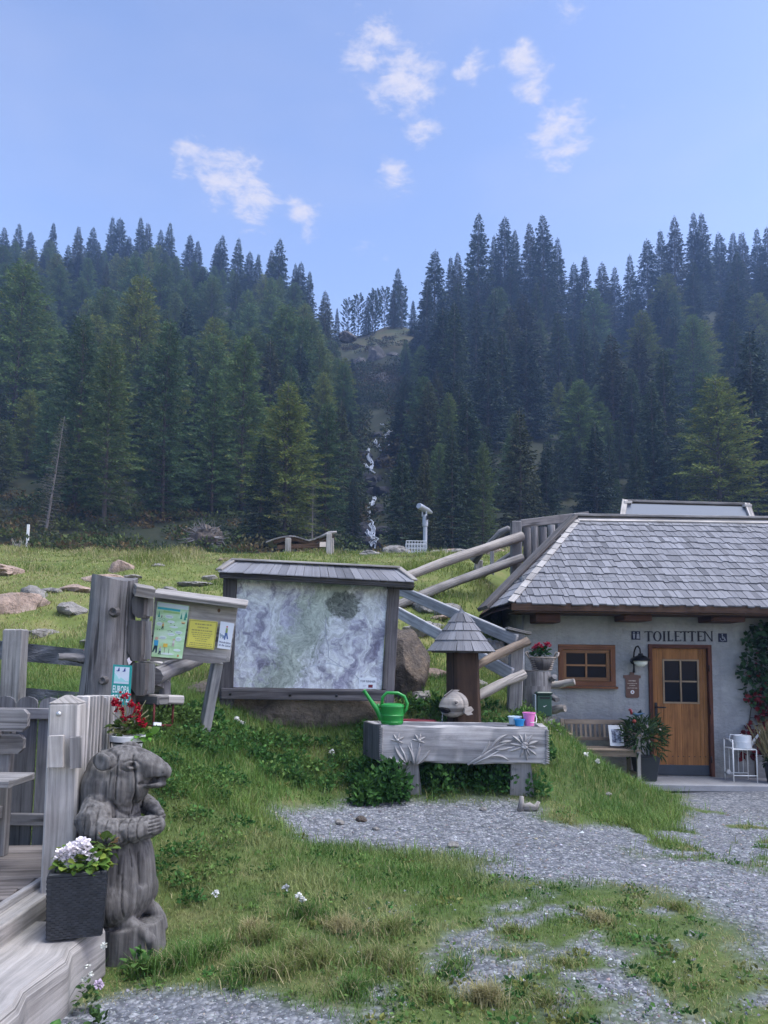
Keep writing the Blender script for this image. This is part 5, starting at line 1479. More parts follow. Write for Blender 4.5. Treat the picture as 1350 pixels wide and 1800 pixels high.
def build_trough_things():
    # green watering can
    c = at(689, 1273, 8.12); c.z = ZT + .004
    G = plain('green_plastic', (.018, .24, .04), .35, .5, 0, .08, 5)
    K = thing('green_watering_can', 'green plastic watering can standing on the left end of the trough', 'watering can', tuple(c))
    b = MB(); b.lathe(c, [(.112, 0), (.12, .012), (.124, .03), (.12, .034), (.126, .09), (.13, .094), (.13, .102), (.126, .106), (.128, .185), (.132, .19), (.128, .21), (.09, .222)], 28); b.build('body', G, K, True, 40)
    b = MB(); b.rod([c + Vector((-.1, 0, .05)), c + Vector((-.16, 0, .15)), c + Vector((-.235, 0, .25)), c + Vector((-.3, 0, .345))], [.045, .03, .021, .017], 12); b.lathe(c + Vector((-.3, 0, .345)), [(.017, 0), (.026, .012), (.024, .02)], 12, (-.7, 0, .75)); b.build('spout', G, K, True, 40)
    b = MB(); b.rod([c + Vector((-.115, 0, .2)), c + Vector((-.105, 0, .29)), c + Vector((-.06, 0, .335)), c + Vector((.06, 0, .335)), c + Vector((.13, 0, .30)), c + Vector((.165, 0, .22)), c + Vector((.155, 0, .16)), c + Vector((.12, 0, .12))], .017, 10); b.build('handle', G, K, True)
    b = MB(); b.rod([c + Vector((-.14, 0, .17)), c + Vector((-.155, 0, .215))], [.02, .012], 8); b.build('filler_lug', G, K, True)
    def bucket(label, px, py, d, r0, r1, h, col, handle=True):
        q = at(px, py, d); q.z = ZT + .003; m = plain('bucket_plastic', col, .3, .5, 0, .04)
        B = thing('toy_bucket', label, 'bucket', tuple(q))
        b = MB(); b.lathe(q, [(r0, 0), (r1, h - .012), (r1 + .007, h - .012), (r1 + .007, h), (r1 - .004, h), (r0 - .004, .01)], 24); b.build('body', m, B, True, 40)
        if handle:
            b = MB(); b.rod([q + Vector((r1 + .004, 0, h - .02)), q + Vector((r1 + .012, -.02, h * .55)), q + Vector((r1 + .004, -.05, h * .3)), q + Vector((0, -r1 - .01, h * .28))], .004, 6); b.build('handle', M_WHITE, B, True)
    bucket('pink toy bucket at the right end of the trough', 930, 1277, 8.16, .05, .066, .145, (.80, .22, .52))
    bucket('small blue toy bucket beside the pink one', 913, 1276, 8.12, .045, .055, .075, (.02, .26, .58), False)
    bucket('small white tub behind the blue toy bucket', 905, 1274, 8.24, .06, .072, .095, (.66, .78, .86), False)
    b = MB(); q = at(898, 1277, 8.1); q.z = ZT + .004; b.lathe(q, [(.04, 0), (.045, .012), (.04, .014)], 20); tag(b.build('bucket_lid', M_DARKPLASTIC, None, True, 40), 'flat dark lid lying left of the toy buckets', 'lid')
    # red hose coil on the bank behind
    q = at(735, 1271, 8.75); q.z = max(q.z, Z(q.x, q.y) + .02); pts = []
    for k in range(5 * 20): a = k * .314; pts.append(q + Vector((math.cos(a) * (.22 + .012 * math.sin(k)), math.sin(a) * .14, -.02 + .011 * (k / 20))))
    b = MB(); b.rod(pts, .011, 6); tag(b.build('hose_coil', plain('red_rubber', (.22, .025, .035), .5, .4), None, True), 'coiled red hose lying behind the trough', 'hose')
    # fountain column with shingled cap
    yc = 8.95; c = at(815, 1270, yc); g = Z(c.x, yc) - .3; zc = at(812, 1146, yc).z
    F = thing('fountain_column', 'dark wooden fountain column with pointed round shingle roof behind the trough', 'fountain', (c.x, yc, g))
    W_COL = wood('dark_red_column_wood', (.02, .013, .01), (.075, .045, .03), 12, .8, .05, .6, .5)
    top, bot = Vector((at(812, 1150, yc).x, yc, zc + .1)), Vector((at(817, 1275, yc).x, yc, g))
    b = MB()
    n = 8
    rot = math.radians(12)
    st = 9; rr = []
    for i in range(st):
        t = i / (st - 1); o = lerp(bot, top, t); r = lerp(.21, .185, t) + (.03 * max(0, .35 - t) / .35)
        rr.append(len(b.v))
        for k in range(4):
            for s in (-1, 1):
                a = rot + math.pi / 2 * k + s * .62
                b.v.append(o + Vector((math.cos(a) * r * 1.08, math.sin(a) * r * 1.08, 0)))
    for i in range(st - 1):
        for k in range(8):
            j = (k + 1) % 8; b.face((rr[i] + k, rr[i] + j, rr[i + 1] + j, rr[i + 1] + k), [(i * .14, k * .13), (i * .14, (k + 1) * .13), ((i + 1) * .14, (k + 1) * .13), ((i + 1) * .14, k * .13)])
    b.face([rr[-1] + k for k in range(8)]); b.build('column', W_COL, F)
    ax = Vector((top.x - .01, yc, 0)); ztip = at(808, 1072, yc).z; rb = .385; hcone = ztip - zc
    roof = thing('roof', None, None); roof.parent = F
    b = MB(); b.lathe((ax.x, yc, zc - .012), [(rb - .03, 0), (rb - .02, .02), (.01, hcone - .02)], 24); b.build('cone_core', W_DARK, roof)
    tiers = [(0, .31), (.25, .31), (.48, .30), (.68, .22)]
    mm = {}
    for ti, (t0, ln) in enumerate(tiers):
        r0 = lerp(rb, .02, t0) + .012; cnt = max(9, int(2 * math.pi * r0 / .095))
        L_ = ln * math.hypot(rb, hcone); w0, w1 = 2 * math.pi * r0 / cnt - .003, 2 * math.pi * max(.02, r0 - rb * ln) / cnt + .004
        s_ = MB(); s_.box((0, 0, 0), (0, L_, 0), w0, .014, (0, 0, 1), w2=w1, h2=.008, jit=.001); me = s_.mesh('roof_shingle'); me.materials.append(M_SHINGLE)
        for k in range(cnt):
            a = 2 * math.pi * (k + .5 * (ti % 2)) / cnt + random.uniform(-.01, .01)
            out = Vector((math.cos(a), math.sin(a), 0)); y = (-out * rb + Vector((0, 0, hcone))).normalized(); x = Vector((-out.y, out.x, 0)) * -1; z = x.cross(y).normalized()
            if z.z < 0: x = -x; z = x.cross(y).normalized()
            o3 = Vector((ax.x, yc, zc + hcone * t0)) + out * r0 + z * .012
            M_ = Matrix((x, y, z)).transposed() @ Matrix.Rotation(-.03 + random.uniform(-.012, .006), 3, 'X')
            o = link('shingle', me, None, roof); o.matrix_basis = Matrix.Translation(o3 - wloc(roof)) @ M_.to_4x4()
    b = MB(); b.lathe((ax.x, yc, zc + hcone * .76), [(.128, 0), (.005, hcone * .27)], 20); b.build('metal_tip', plain('dark_tin', (.09, .095, .11), .45, .5, .5), roof, True, 50)
    # fish head spout
    fc = at(797, 1238, 8.66)
    FH = thing('fish_head_spout', 'carved wooden fish head with open mouth on the fountain column', 'carving', tuple(fc))
    W_F = wood('fish_head_wood', (.22, .195, .175), (.40, .365, .335), 12, .7, .05, .5, .5)
    bm = bmesh.new(); bmesh.ops.create_icosphere(bm, subdivisions=5, radius=1.0)
    for v in bm.verts:
        d = v.co.copy(); x, y, z = d
        px, py, pz = x * .185, y * .15, z * .15
        if x < 0: py *= 1 - .35 * x * x; pz *= 1 - .30 * x * x
        pz += -.03 * max(0, -x)
        # mouth: open hollow at the front and below
        m_ = Vector((px + .165, (py + .02), (pz + .068)))
        q = math.sqrt((m_.x / .075) ** 2 + (m_.y / .12) ** 2 + (m_.z / .034) ** 2)
        if q < 1: px += .085 * (1 - q) ** .5
        elif q < 1.5: px -= .012 * (1.5 - q); pz += .01 * (1.5 - q) * (1 if m_.z > 0 else -1)
        # eye ring, gill arc
        e = math.hypot(px + .06, pz - .025)
        if py < 0:
            py -= .014 * math.exp(-((e - .022) / .009) ** 2)
            gl = abs(math.hypot(px + .10, pz) - .155)
            if px > -.05: py += .016 * math.exp(-(gl / .010) ** 2)
        k = mnoise.noise(Vector((px * 30, py * 30, pz * 9))) * .004
        v.co = Vector((px, py, pz)) + d * k
    b = MB(); b.v = [fc + Matrix.Rotation(math.radians(28), 3, 'Z') @ v.co for v in bm.verts]
    for f in bm.faces: b.face([v.index for v in f.verts], [(bm.verts[i].co.x, bm.verts[i].co.z) for i in [v.index for v in f.verts]]) if False else b.face([v.index for v in f.verts], [(v.co.x * .8, v.co.z) for v in f.verts])
    bm.free(); b.build('head', W_F, FH, True, 50)
    rz = Matrix.Rotation(math.radians(28), 3, 'Z')
    b = MB(); b.blob((0, 0, 0), (.05, .075, .03), 3, .03); b.v = [fc + rz @ (Vector((-.145, -.035, -.062)) + Matrix.Rotation(.35, 3, 'Y') @ v) for v in b.v]; b.build('mouth', plain('mouth_shade', (.012, .011, .012), .9, .1), FH, True)  # near-black solid blob stands in for the shade inside the open mouth
    b = MB(); b.prism([fc + rz @ Vector(v) for v in ((.06, -.155, -.04), (.15, -.15, -.02), (.19, -.14, -.06), (.15, -.145, -.085), (.18, -.14, -.11), (.1, -.15, -.12), (.05, -.155, -.09))], rz @ Vector((0, .03, 0))); b.build('fin', W_F, FH)
    b = MB(); b.prism([fc + rz @ Vector(v) for v in ((-.13, .012, .1), (-.02, .012, .17), (.08, .012, .165), (.02, .012, .12), (-.1, .012, .06))], rz @ Vector((0, -.024, 0))); b.build('crest', W_F, FH)
    b = MB(); b.lathe(fc + rz @ Vector((-.06, -.138, .025)), [(.016, 0), (.013, .01), (.004, .014)], 12, rz @ Vector((0, -1, 0))); b.build('eye', W_DARK, FH, True)
    mp = fc + rz @ Vector((-.14, -.01, -.07))
    wm = NT('falling_water'); wm.base((.8, .85, .9)).rough(.05, .5); wm.b.inputs['Transmission Weight'].default_value = .85; wm.b.inputs['IOR'].default_value = 1.2
    b = MB(); b.rod([mp, mp + Vector((-.012, -.006, -.03)), mp + Vector((-.018, -.01, -.1)), Vector((mp.x - .02, mp.y - .012, ZT - .03))], [.008, .007, .006, .007], 8, .1)
    tag(b.build('water_jet', wm.m, None, True), 'thin stream of water falling from the fish mouth', 'water')
build_trough_things()

# ------------------------------------------------------------------ fences on the slope
def rough_log(name, a, c, r0, r1, mat, parent, sag=.0, n=9, jit=.05):
    a, c = Vector(a), Vector(c); b = MB(); k = 10; s1, s2 = random.uniform(-1, 1), random.uniform(-1, 1)
    pts = [lerp(a, c, i / k) + Vector((0, .008 * s1 * math.sin(i * .6), sag * math.sin(math.pi * i / k) + .006 * s2 * math.sin(i * 1.1))) for i in range(k + 1)]
    b.rod(pts, [lerp(r0, r1, i / k) * (1 + .035 * math.sin(i * 1.3 + s1 * 3)) for i in range(k + 1)], n, jit); return b.build(name, mat, parent, True, 55)
def build_slope_fence():
    # capped post and its rails
    yp = 9.6; c = at(905, 1255, yp); ztop = at(905, 1112, yp).z; g = Z(c.x, yp) - .3
    P = thing('capped_fence', 'grey sawn rail fence running down the slope to a capped post', 'fence', (c.x, yp, g))
    b = MB(); b.box((c.x - .02, yp, g), (c.x + .03, yp, ztop), .17, .16, (0, 1, 0), ch=.012, jit=.004); b.build('post', W_GREY, P)
    q = Vector((c.x + .04, yp, ztop + .02)); b = MB(); b.box(q + Vector((-.15, 0, .035)), q + Vector((.16, 0, -.035)), .26, .03, (0, 0, 1), ch=.004); b.build('post_cap', W_PALE, P)
    for (x0, y0, d0), (x1, y1, d1), w in (((908, 1126, yp - .12), (672, 1024, 11.5), .155), ((900, 1186, yp - .1), (680, 1066, 11.5), .16)):
        b = MB(); b.box(at(x0, y0, d0), at(x1, y1, d1), .06, w, (0, 0, 1), ch=.01, jit=.004); b.build('rail', W_RAIL, P)
    q = at(676, 1040, 11.6); b = MB(); b.box((q.x, 11.62, Z(q.x, 11.6) - .3), (q.x, 11.62, q.z + .2), .15, .15, (0, 1, 0), ch=.01); b.build('post', W_GREY, P)
    # rough split logs from the capped post towards the fountain
    L = thing('split_log_fence', 'two rough split brown log rails between fountain column and capped post', 'fence', (c.x - .4, 9.3, g))
    rough_log('log_rail', at(928, 1127, yp - .13), at(806, 1188, 9.15), .062, .055, wood('split_log', (.14, .10, .075), (.34, .275, .22), 16, .8, .1), L, .02, 7, .14)
    rough_log('log_rail', at(922, 1184, yp - .13), at(806, 1243, 9.15), .066, .06, W_LOG, L, .02, 7, .12)
    q = at(806, 1215, 9.2); b = MB(); b.box((q.x, 9.25, Z(q.x, 9.25) - .2), (q.x, 9.25, q.z + .35), .12, .12, (0, 1, 0), ch=.01); b.build('post', W_GREY, L)
    # upper peeled logs and the big post
    U = thing('peeled_log_fence', 'two long peeled log rails rising across the slope to a dark post', 'fence', tuple(at(905, 1000, 14.4)))
    rough_log('log_rail', at(684, 1024, 12.9), at(917, 943, 14.25), .085, .095, W_LOG, U, .02)
    rough_log('log_rail', at(684, 1070, 12.9), at(917, 981, 14.25), .085, .09, wood('grey_log_wood', (.2, .185, .175), (.44, .41, .385), 18, .5), U, .03)
    q = at(907, 1010, 14.45); b = MB(); b.box((q.x, 14.45, Z(q.x, 14.45) - .3), (q.x, 14.45, at(907, 917, 14.45).z), .2, .2, (0, 1, 0), ch=.015, jit=.006); b.build('post', W_DARK if False else W_TRUNK, U)
    q = at(690, 1050, 13.0); b = MB(); b.box((q.x, 13.05, Z(q.x, 13.05) - .3), (q.x, 13.05, q.z + .5), .18, .18, (0, 1, 0), ch=.015); b.build('post', W_TRUNK, U)
    # crooked dead branch and thin posts behind
    D = thing('dead_branch', 'crooked dead branch lying across the peeled log rails', 'branch', tuple(at(833, 985, 15.3)))
    b = MB(); b.rod([at(832, 986, 15.3), at(845, 972, 15.2), at(862, 955, 15.0), at(880, 938, 14.8), at(893, 930, 14.7), at(905, 935, 14.7)], [.10, .075, .07, .09, .07, .03], 8, .15); b.build('limb', W_TRUNK, D, True)
    for i, (px, pt, pb, d, w) in enumerate(((841, 985, 1025, 15.5, .16), (865, 968, 1022, 15.8, .08))):
        q = at(px, pb, d); b = MB(); b.box((q.x, d, Z(q.x, d) - .3), (q.x, d, at(px, pt, d).z), w, w, (0, 1, 0), ch=.012, jit=.005)
        tag(b.build('fence_stake', W_GREY), ['stout grey stake under the crooked dead branch', 'thin grey stake right of the crooked dead branch'][i], 'stake')
    rough_log('leaning_log', at(842, 1015, 15.2), at(905, 972, 14.9), .07, .08, W_GREY, None); o = bpy.data.objects['leaning_log']; tag(o, 'short grey log leaning behind the lower peeled rail', 'log')
    # palisade disappearing behind the roof
    S = thing('palisade', 'palisade of upright round logs between dark post and roof', 'fence', tuple(at(950, 1000, 14.6)))
    for k, (px, pt) in enumerate(((926, 928), (939, 926), (954, 927), (969, 923), (984, 921), (999, 922), (1014, 920), (1029, 922))):
        d = 14.55 + k * .12; q = at(px, pt, d); b = MB(); zz = Z(q.x, d) - .3
        b.rod([(q.x, d, zz), (q.x + .01, d, lerp(zz, q.z, .5)), (q.x, d, q.z)], [.088, .082, .078], 9, .07); b.build('stake', W_GREY if k % 2 else W_TRUNK, S, True, 50)
    b = MB(); b.box(at(915, 921, 14.75), at(1035, 906, 15.6), .05, .17, (0, 0, 1), ch=.008); b.build('top_rail', W_TRUNK, S)
build_slope_fence()

# ------------------------------------------------------------------ stump with basket and dispenser
def build_stump():
    d = 10.05; c = at(938, 1225, d); g = Z(c.x, d) - .4; zt = at(938, 1180, d).z
    T = thing('tree_stump', 'old grey tree stump with branch stubs beside the capped post', 'stump', (c.x, d, g))
    b = MB(); n = 14; pts = [(c.x - .02, d, g), (c.x - .01, d, lerp(g, zt, .4)), (c.x, d, lerp(g, zt, .8)), (c.x, d, zt)]
    b.rod(pts, [.30, .24, .225, .22], 14, .07); b.build('trunk', W_TRUNK, T, True, 45)
    b = MB(); b.lathe((c.x - .09, d - .02, zt), [(.15, -.005), (.155, .01), (.13, .016)], 16); b.build('top_disc', W_DARK, T, True, 40)
    for p0, p1, r in (((965, 1206), (1010, 1198), .055), ((960, 1250), (993, 1244), .06), ((962, 1196), (975, 1190), .05), ((965, 1222), (980, 1230), .045)):
        rough_log('branch_stub', at(p0[0], p0[1], d - .02), at(p1[0], p1[1], d - .2), r, r * .8, W_LOG if r > .05 else W_TRUNK, T, 0, 7, .1)
    # wicker basket
    bc = at(953, 1172, d + .02); bc.z = zt + .012
    K = thing('flower_basket', 'wicker basket of red flowers standing on the stump', 'basket', tuple(bc))
    WK = wood('wicker', (.16, .13, .11), (.38, .33, .29), 30, .3, .2)
    for k in range(7):
        t = k / 6; b = MB(); r = lerp(.125, .17, t); N = 24
        pts = [bc + Vector((math.cos(6.283 * i / N) * r, math.sin(6.283 * i / N) * r * .7, .012 + t * .16 + .006 * math.sin(i * 3.14159 + k * 3.14))) for i in range(N)]
        b.rod(pts, .014 if k in (0, 6) else .011, 6, closed=True); b.build('wicker_ring', WK, K, True)
    b = MB(); b.lathe(bc, [(.11, .01), (.155, .15)], 20); b.build('liner', W_DARK, K, True)
    for s in (-1, 1):
        b = MB(); b.rod([bc + Vector((s * .165, -.03, .15)), bc + Vector((s * .215, -.02, .21)), bc + Vector((s * .225, 0, .24)), bc + Vector((s * .195, .02, .25)), bc + Vector((s * .165, .04, .16))], .012, 6); b.build('handle', WK, K, True)
    foliage('leaves', bc + Vector((-.03, 0, .24)), (.11, .09, .08), 130, .06, (.025, .075, .025), K, .8, .8)
    for dx, dz in ((-.09, .33), (-.04, .345), (.0, .30), (.05, .36), (.08, .345), (-.12, .29)): blossom_cluster('blossom', bc + Vector((dx, -.04, dz)), .03, 14, (.42, .015, .06), K, .024)
    # green dispenser box
    q = at(954, 1238, d - .32); w, h = .19, .3
    D = thing('dispenser_box', 'dark green metal dispenser box fixed to the stump', 'dispenser', tuple(q))
    gm = plain('dark_green_metal', (.008, .05, .032), .35, .5)
    b = MB(); b.box((q.x + .01, q.y, q.z - h / 2), (q.x + .01, q.y, q.z + h / 2 - .03), w, .12, (0, 1, 0), ch=.006); b.build('body', gm, D)
    b = MB(); b.box((q.x + .01, q.y - .005, q.z + h / 2 - .026), (q.x + .01, q.y - .005, q.z + h / 2 + .012), w + .02, .14, (0, 1, 0), ch=.01); b.build('lid', plain('darker_green', (.006, .03, .022), .35, .5), D)
    b = MB(); b.box((q.x - w / 2 - .012, q.y + .01, q.z - h / 2), (q.x - w / 2 - .012, q.y + .01, q.z + h / 2 - .02), .02, .15, (0, 1, 0), ch=.003); b.build('side_plate', plain('blue_grey_steel', (.3, .36, .42), .35, .5, .3), D)
    b = MB(); b.prism([(q.x - .01, q.y - .062, q.z - .02), (q.x + .005, q.y - .062, q.z - .032), (q.x + .04, q.y - .062, q.z - .008), (q.x + .005, q.y - .062, q.z - .022)], (0, -.002, 0)); b.build('mark', M_SIGNWHITE, D)
    b = MB(); b.box((q.x - .05, q.y - .061, q.z + .085), (q.x + .08, q.y - .061, q.z + .085), .004, .02); b.build('slot', M_IRON, D)
    # split firewood and roots at the foot
    for i, (p0, p1, r, m, lab) in enumerate((((948, 1285), (962, 1258), .05, W_LOG, 'upright split piece of pale firewood below the dispenser box'), ((958, 1290), (975, 1262), .04, W_TRUNK, 'dark leaning branch end below the stump'),
                                     ((968, 1268), (990, 1296), .035, W_GREY, 'thin grey branch leaning down from the stump'), ((975, 1285), (992, 1302), .04, W_PALE, 'pale root end beside the garden bench'))):
        o = rough_log('firewood', at(p0[0], p0[1], 9.6), at(p1[0], p1[1], 9.75), r, r * .7, m, None, 0, 6, .2); tag(o, lab, 'firewood')
build_stump()
# ------------------------------------------------------------------ flat printing helpers
def text_part(s, height, o, ux, uz, mat, parent, width=None, name='lettering', lift=.001, bold=.0):
    cu = bpy.data.curves.new('t', 'FONT'); cu.body = s; cu.offset = bold; cu.size = 1.0; cu.resolution_u = 2
    ob = bpy.data.objects.new('t', cu); COL.objects.link(ob)
    dg = bpy.context.evaluated_depsgraph_get(); me = bpy.data.meshes.new_from_object(ob.evaluated_get(dg))
    bpy.data.objects.remove(ob); bpy.data.curves.remove(cu)
    xs = [v.co.x for v in me.vertices]; ys = [v.co.y for v in me.vertices]
    w, h = max(xs) - min(xs), max(ys) - min(ys); k = height / h; kx = k if width is None else width / w
    ux, uz = Vector(ux).normalized(), Vector(uz).normalized(); n = ux.cross(uz).normalized(); off = wloc(parent)
    for v in me.vertices:
        v.co = Vector(o) + ux * ((v.co.x - min(xs)) * kx) + uz * ((v.co.y - min(ys)) * k) + n * lift - off
    me.name = name
    return link(name, me, mat, parent)
class Quad:
    """a flat board given by its four corners TL, TR, BR, BL; (u, v) from the top left"""
    def __init__(s, tl, tr, br, bl):
        s.c = [Vector(x) for x in (tl, tr, br, bl)]
        s.n = (s.c[1] - s.c[0]).cross(s.c[3] - s.c[0]).normalized()
        if s.n.y > 0: s.n = -s.n
    def p(s, u, v, lift=0.0):
        return lerp(lerp(s.c[0], s.c[1], u), lerp(s.c[3], s.c[2], u), v) + s.n * lift
    def rect(s, b, u0, v0, u1, v1, lift, th=.0012):
        b.prism([s.p(u0, v0, lift), s.p(u1, v0, lift), s.p(u1, v1, lift), s.p(u0, v1, lift)], -s.n * th)
    def shape(s, b, pts, lift, th=.0012):
        b.prism([s.p(u, v, lift) for u, v in pts], -s.n * th)
    def ell(s, b, u, v, ru, rv, lift, n=14):
        s.shape(b, [(u + ru * math.cos(6.283 * k / n), v + rv * math.sin(6.283 * k / n)) for k in range(n)], lift)
_pm = {}
def ink(c, rough=.5):
    if c not in _pm: _pm[c] = plain('print_%d' % len(_pm), c, rough, .4, 0, .05)
    return _pm[c]

# ------------------------------------------------------------------ map board
def build_map_board():
    d = 9.0
    Q = Quad(at(417, 1013, d), at(681, 1021, d), at(671, 1212, d), at(410, 1208, d))
    base = Q.p(.5, 1.0)
    T = thing('map_board', 'large framed relief map board with shingle roof on the boulder', 'notice board', tuple(base))
    WB = wood('board_frame_wood', (.07, .062, .066), (.19, .175, .18), 20, .6)
    # relief map print
    t = NT('relief_map_print'); ob = t.tc.outputs['Object']
    warp = t.n('ShaderNodeTexNoise'); warp.inputs['Scale'].default_value = 2.3; warp.inputs['Detail'].default_value = 5; t.l(ob, warp.inputs['Vector'])
    wv = t.n('ShaderNodeVectorMath', operation='SCALE'); wv.inputs['Scale'].default_value = .9; t.l(warp.outputs['Color'], wv.inputs[0])
    ad = t.n('ShaderNodeVectorMath', operation='ADD'); t.l(ob, ad.inputs[0]); t.l(wv.outputs[0], ad.inputs[1])
    rid = t.noise(t.mapv(ad.outputs[0], (1.6, 1, 1.1), (0, 0, 0), (0, .7, 0)), 3.6, 9, .66)
    fine = t.noise(ad.outputs[0], 15, 8, .72, 1.2)
    c = t.ramp(rid, [(.30, (.22, .21, .30)), (.42, (.40, .40, .49)), (.50, (.62, .64, .69)), (.58, (.74, .77, .78)), (.72, (.54, .56, .63))])
    c = t.mix(.8, c, t.ramp(fine, [(.3, .6), (.5, .95), (.68, 1.2)]), 'MULTIPLY')
    gx = t.n('ShaderNodeSeparateXYZ'); t.l(ob, gx.inputs[0])
    # green valley band winding from the lower left to the upper middle
    band = t.math('ABSOLUTE', t.math('SUBTRACT', t.math('ADD', gx.outputs[0], t.math('MULTIPLY', rid, .9)), t.math('ADD', t.math('MULTIPLY', gx.outputs[2], .55), .02)))
    gm = t.ramp(t.math('ADD', band, t.math('MULTIPLY', t.math('SUBTRACT', fine, .5), .5)), [(.16, 1.0), (.34, 0.0)])
    gc = t.ramp(fine, [(.3, (.16, .21, .16)), (.5, (.36, .43, .33)), (.7, (.58, .63, .54))])
    c = t.mix(t.math('MULTIPLY', gm, .7), c, gc)
    c = t.mix(.42, c, t.ramp(t.noise(t.mapv(ad.outputs[0], (3.2, 1, .9), (0, 0, 0), (0, .6, 0)), 4.5, 6, .7), [(.4, .35), (.5, .95), (.6, 1.25)]), 'MULTIPLY')
    dv = t.n('ShaderNodeVectorMath', operation='DISTANCE'); t.l(t.mapv(ob, (1, 0, 1.15)), dv.inputs[0]); dv.inputs[1].default_value = (.41, 0, 1.17)
    dk = t.ramp(t.math('ADD', dv.outputs['Value'], t.math('MULTIPLY', t.math('SUBTRACT', t.noise(ob, 7, 6, .7), .5), .35)), [(.17, 1.0), (.21, 0.0)])
    c = t.mix(t.math('MULTIPLY', dk, .9), c, t.ramp(fine, [(.38, (.03, .035, .035)), (.55, (.13, .15, .125)), (.7, (.34, .36, .33))]))
    t.base(c).rough(.4, .2)
    b = MB(); Q.rect(b, 0, 0, 1, 1, .0, .012); mp = b.build('map_panel', t.m, T)
    for pts, w, col in (([(.605, .35), (.60, .5), (.63, .62), (.63, .72), (.70, .78), (.80, .85), (.86, .93)], .0022, (.34, .36, .45)), ([(.44, .86), (.52, .80), (.64, .77), (.72, .80)], .003, (.48, .52, .6))):
        for a, c_ in zip(pts[:-1], pts[1:]):
            du, dv = c_[0] - a[0], c_[1] - a[1]; L_ = math.hypot(du, dv) + 1e-6; nu, nv = -dv / L_ * w, du / L_ * w
            b = MB(); Q.shape(b, [(a[0] + nu, a[1] + nv), (c_[0] + nu, c_[1] + nv), (c_[0] - nu, c_[1] - nv), (a[0] - nu, a[1] - nv)], .0022, .0008); b.build('map_line', ink(col), mp)
    ux, uz = Q.c[1] - Q.c[0], Q.c[0] - Q.c[3]
    text_part('Hofferalm', .042, Q.p(.06, .085, .002), ux, uz, ink((.8, .8, .8)), mp, .225, bold=.02)
    # white label in the lower right corner
    b = MB(); Q.rect(b, .845, .895, .962, .995, .004, .003); lb = b.build('corner_label', ink((.74, .78, .84)), T)
    text_part('TOP RINNER', .026, Q.p(.852, .937, .0045), ux, uz, ink((.1, .11, .17)), lb, .19, bold=.015)
    b = MB(); Q.rect(b, .908, .958, .938, .985, .006); b.build('red_mark', ink((.16, .015, .03)), lb)
    for u in (.855, .892, .93):
        b = MB(); Q.rect(b, u, .868, u + .02, .874, .003); b.build('white_dash', ink((.74, .78, .84)), lb)
    b = MB(); Q.rect(b, .872, .962, .895, .968, .006); Q.rect(b, .872, .974, .89, .98, .006); b.build('label_print', ink((.5, .52, .58)), lb)
    # frame
    up = (Q.c[0] - Q.c[3]).normalized(); sx = (Q.c[1] - Q.c[0]).normalized(); n = Q.n
    def bar(name, a, c_, w, h, m=WB): b = MB(); b.box(a, c_, w, h, n, ch=.008, jit=.002); return b.build(name, m, T)
    bar('post', Q.p(-.045, 1.95, -.03), Q.p(-.045, -.06, -.03), .16, .12); bar('post', Q.p(1.055, 1.95, -.03), Q.p(1.055, -.06, -.03), .11, .12)
    bar('post', Q.p(1.018, 1.0, .0), Q.p(1.018, -.03, .0), .05, .07, W_DARK)
    bar('bottom_rail', Q.p(-.075, 1.055, .02), Q.p(1.03, 1.055, .02), .13, .09); bar('top_rail', Q.p(-.02, -.03, -.005), Q.p(1.08, -.03, -.005), .07, .1, W_DARK)
    for u in (.02, .42, .73): 
        b = MB(); b.lathe(Q.p(u - .03, 1.06, .065), [(.018, 0), (.016, .008), (.006, .012)], 10, n); b.build('bolt', M_IRON, T, True)
    # roof: beam, shingles, ridge board, hip boards
    e0, e1 = at(384, 1006, d - .28), at(729, 1024, d - .28)
    r0, r1 = at(411, 988, d), at(700, 1002, d)
    roof = thing('roof', None, None); roof.parent = T
    b = MB(); b.box(e0 + Vector((.01, .03, -.03)), e1 + Vector((-.01, .03, -.03)), .05, .07, ch=.006); b.build('eave_beam', W_DARK, roof)
    back0, back1 = e0 + Vector((0, .6, 0)), e1 + Vector((0, .6, 0))
    b = MB()
    for f in ([e0, e1, r1, r0], [r0, r1, back1, back0], [back0, e0, r0], [e1, back1, r1]):
        b.poly([v - Vector((0, 0, .012)) for v in f]); b.poly([v - Vector((0, 0, .04)) for v in reversed(f)])
    b.build('roof_deck', W_DARK, roof)
    ns = 23
    for k in range(ns):
        t0, t1 = k / ns, (k + .95) / ns; jl = random.uniform(-.02, .012)
        a, c_, f, g = lerp(e0, e1, t0), lerp(e0, e1, t1), lerp(r0, r1, t1), lerp(r0, r1, t0)
        if k == 0: g = lerp(r0, r1, .02)
        dn = Vector((0, -.03 + jl, -.015)); hh = Vector((0, 0, .012 + random.uniform(0, .006)))
        b = MB(); b.prism([a + dn + hh, c_ + dn + hh, f + hh, g + hh], (0, .004, .012), (f - c_)); b.build('shingle', M_SHINGLE, roof)
    b = MB(); b.box(r0 + Vector((-.02, -.02, .03)), r1 + Vector((.02, -.02, .03)), .1, .024, ch=.004, jit=.002); b.build('ridge_board', W_PALE, roof)
    for a, c_ in ((e0, r0), (e1, r1)):
        b = MB(); b.box(a + Vector((0, 0, .03)), c_ + Vector((0, 0, .035)), .09, .022, ch=.004, jit=.002); b.build('hip_board', W_PALE, roof)
build_map_board()

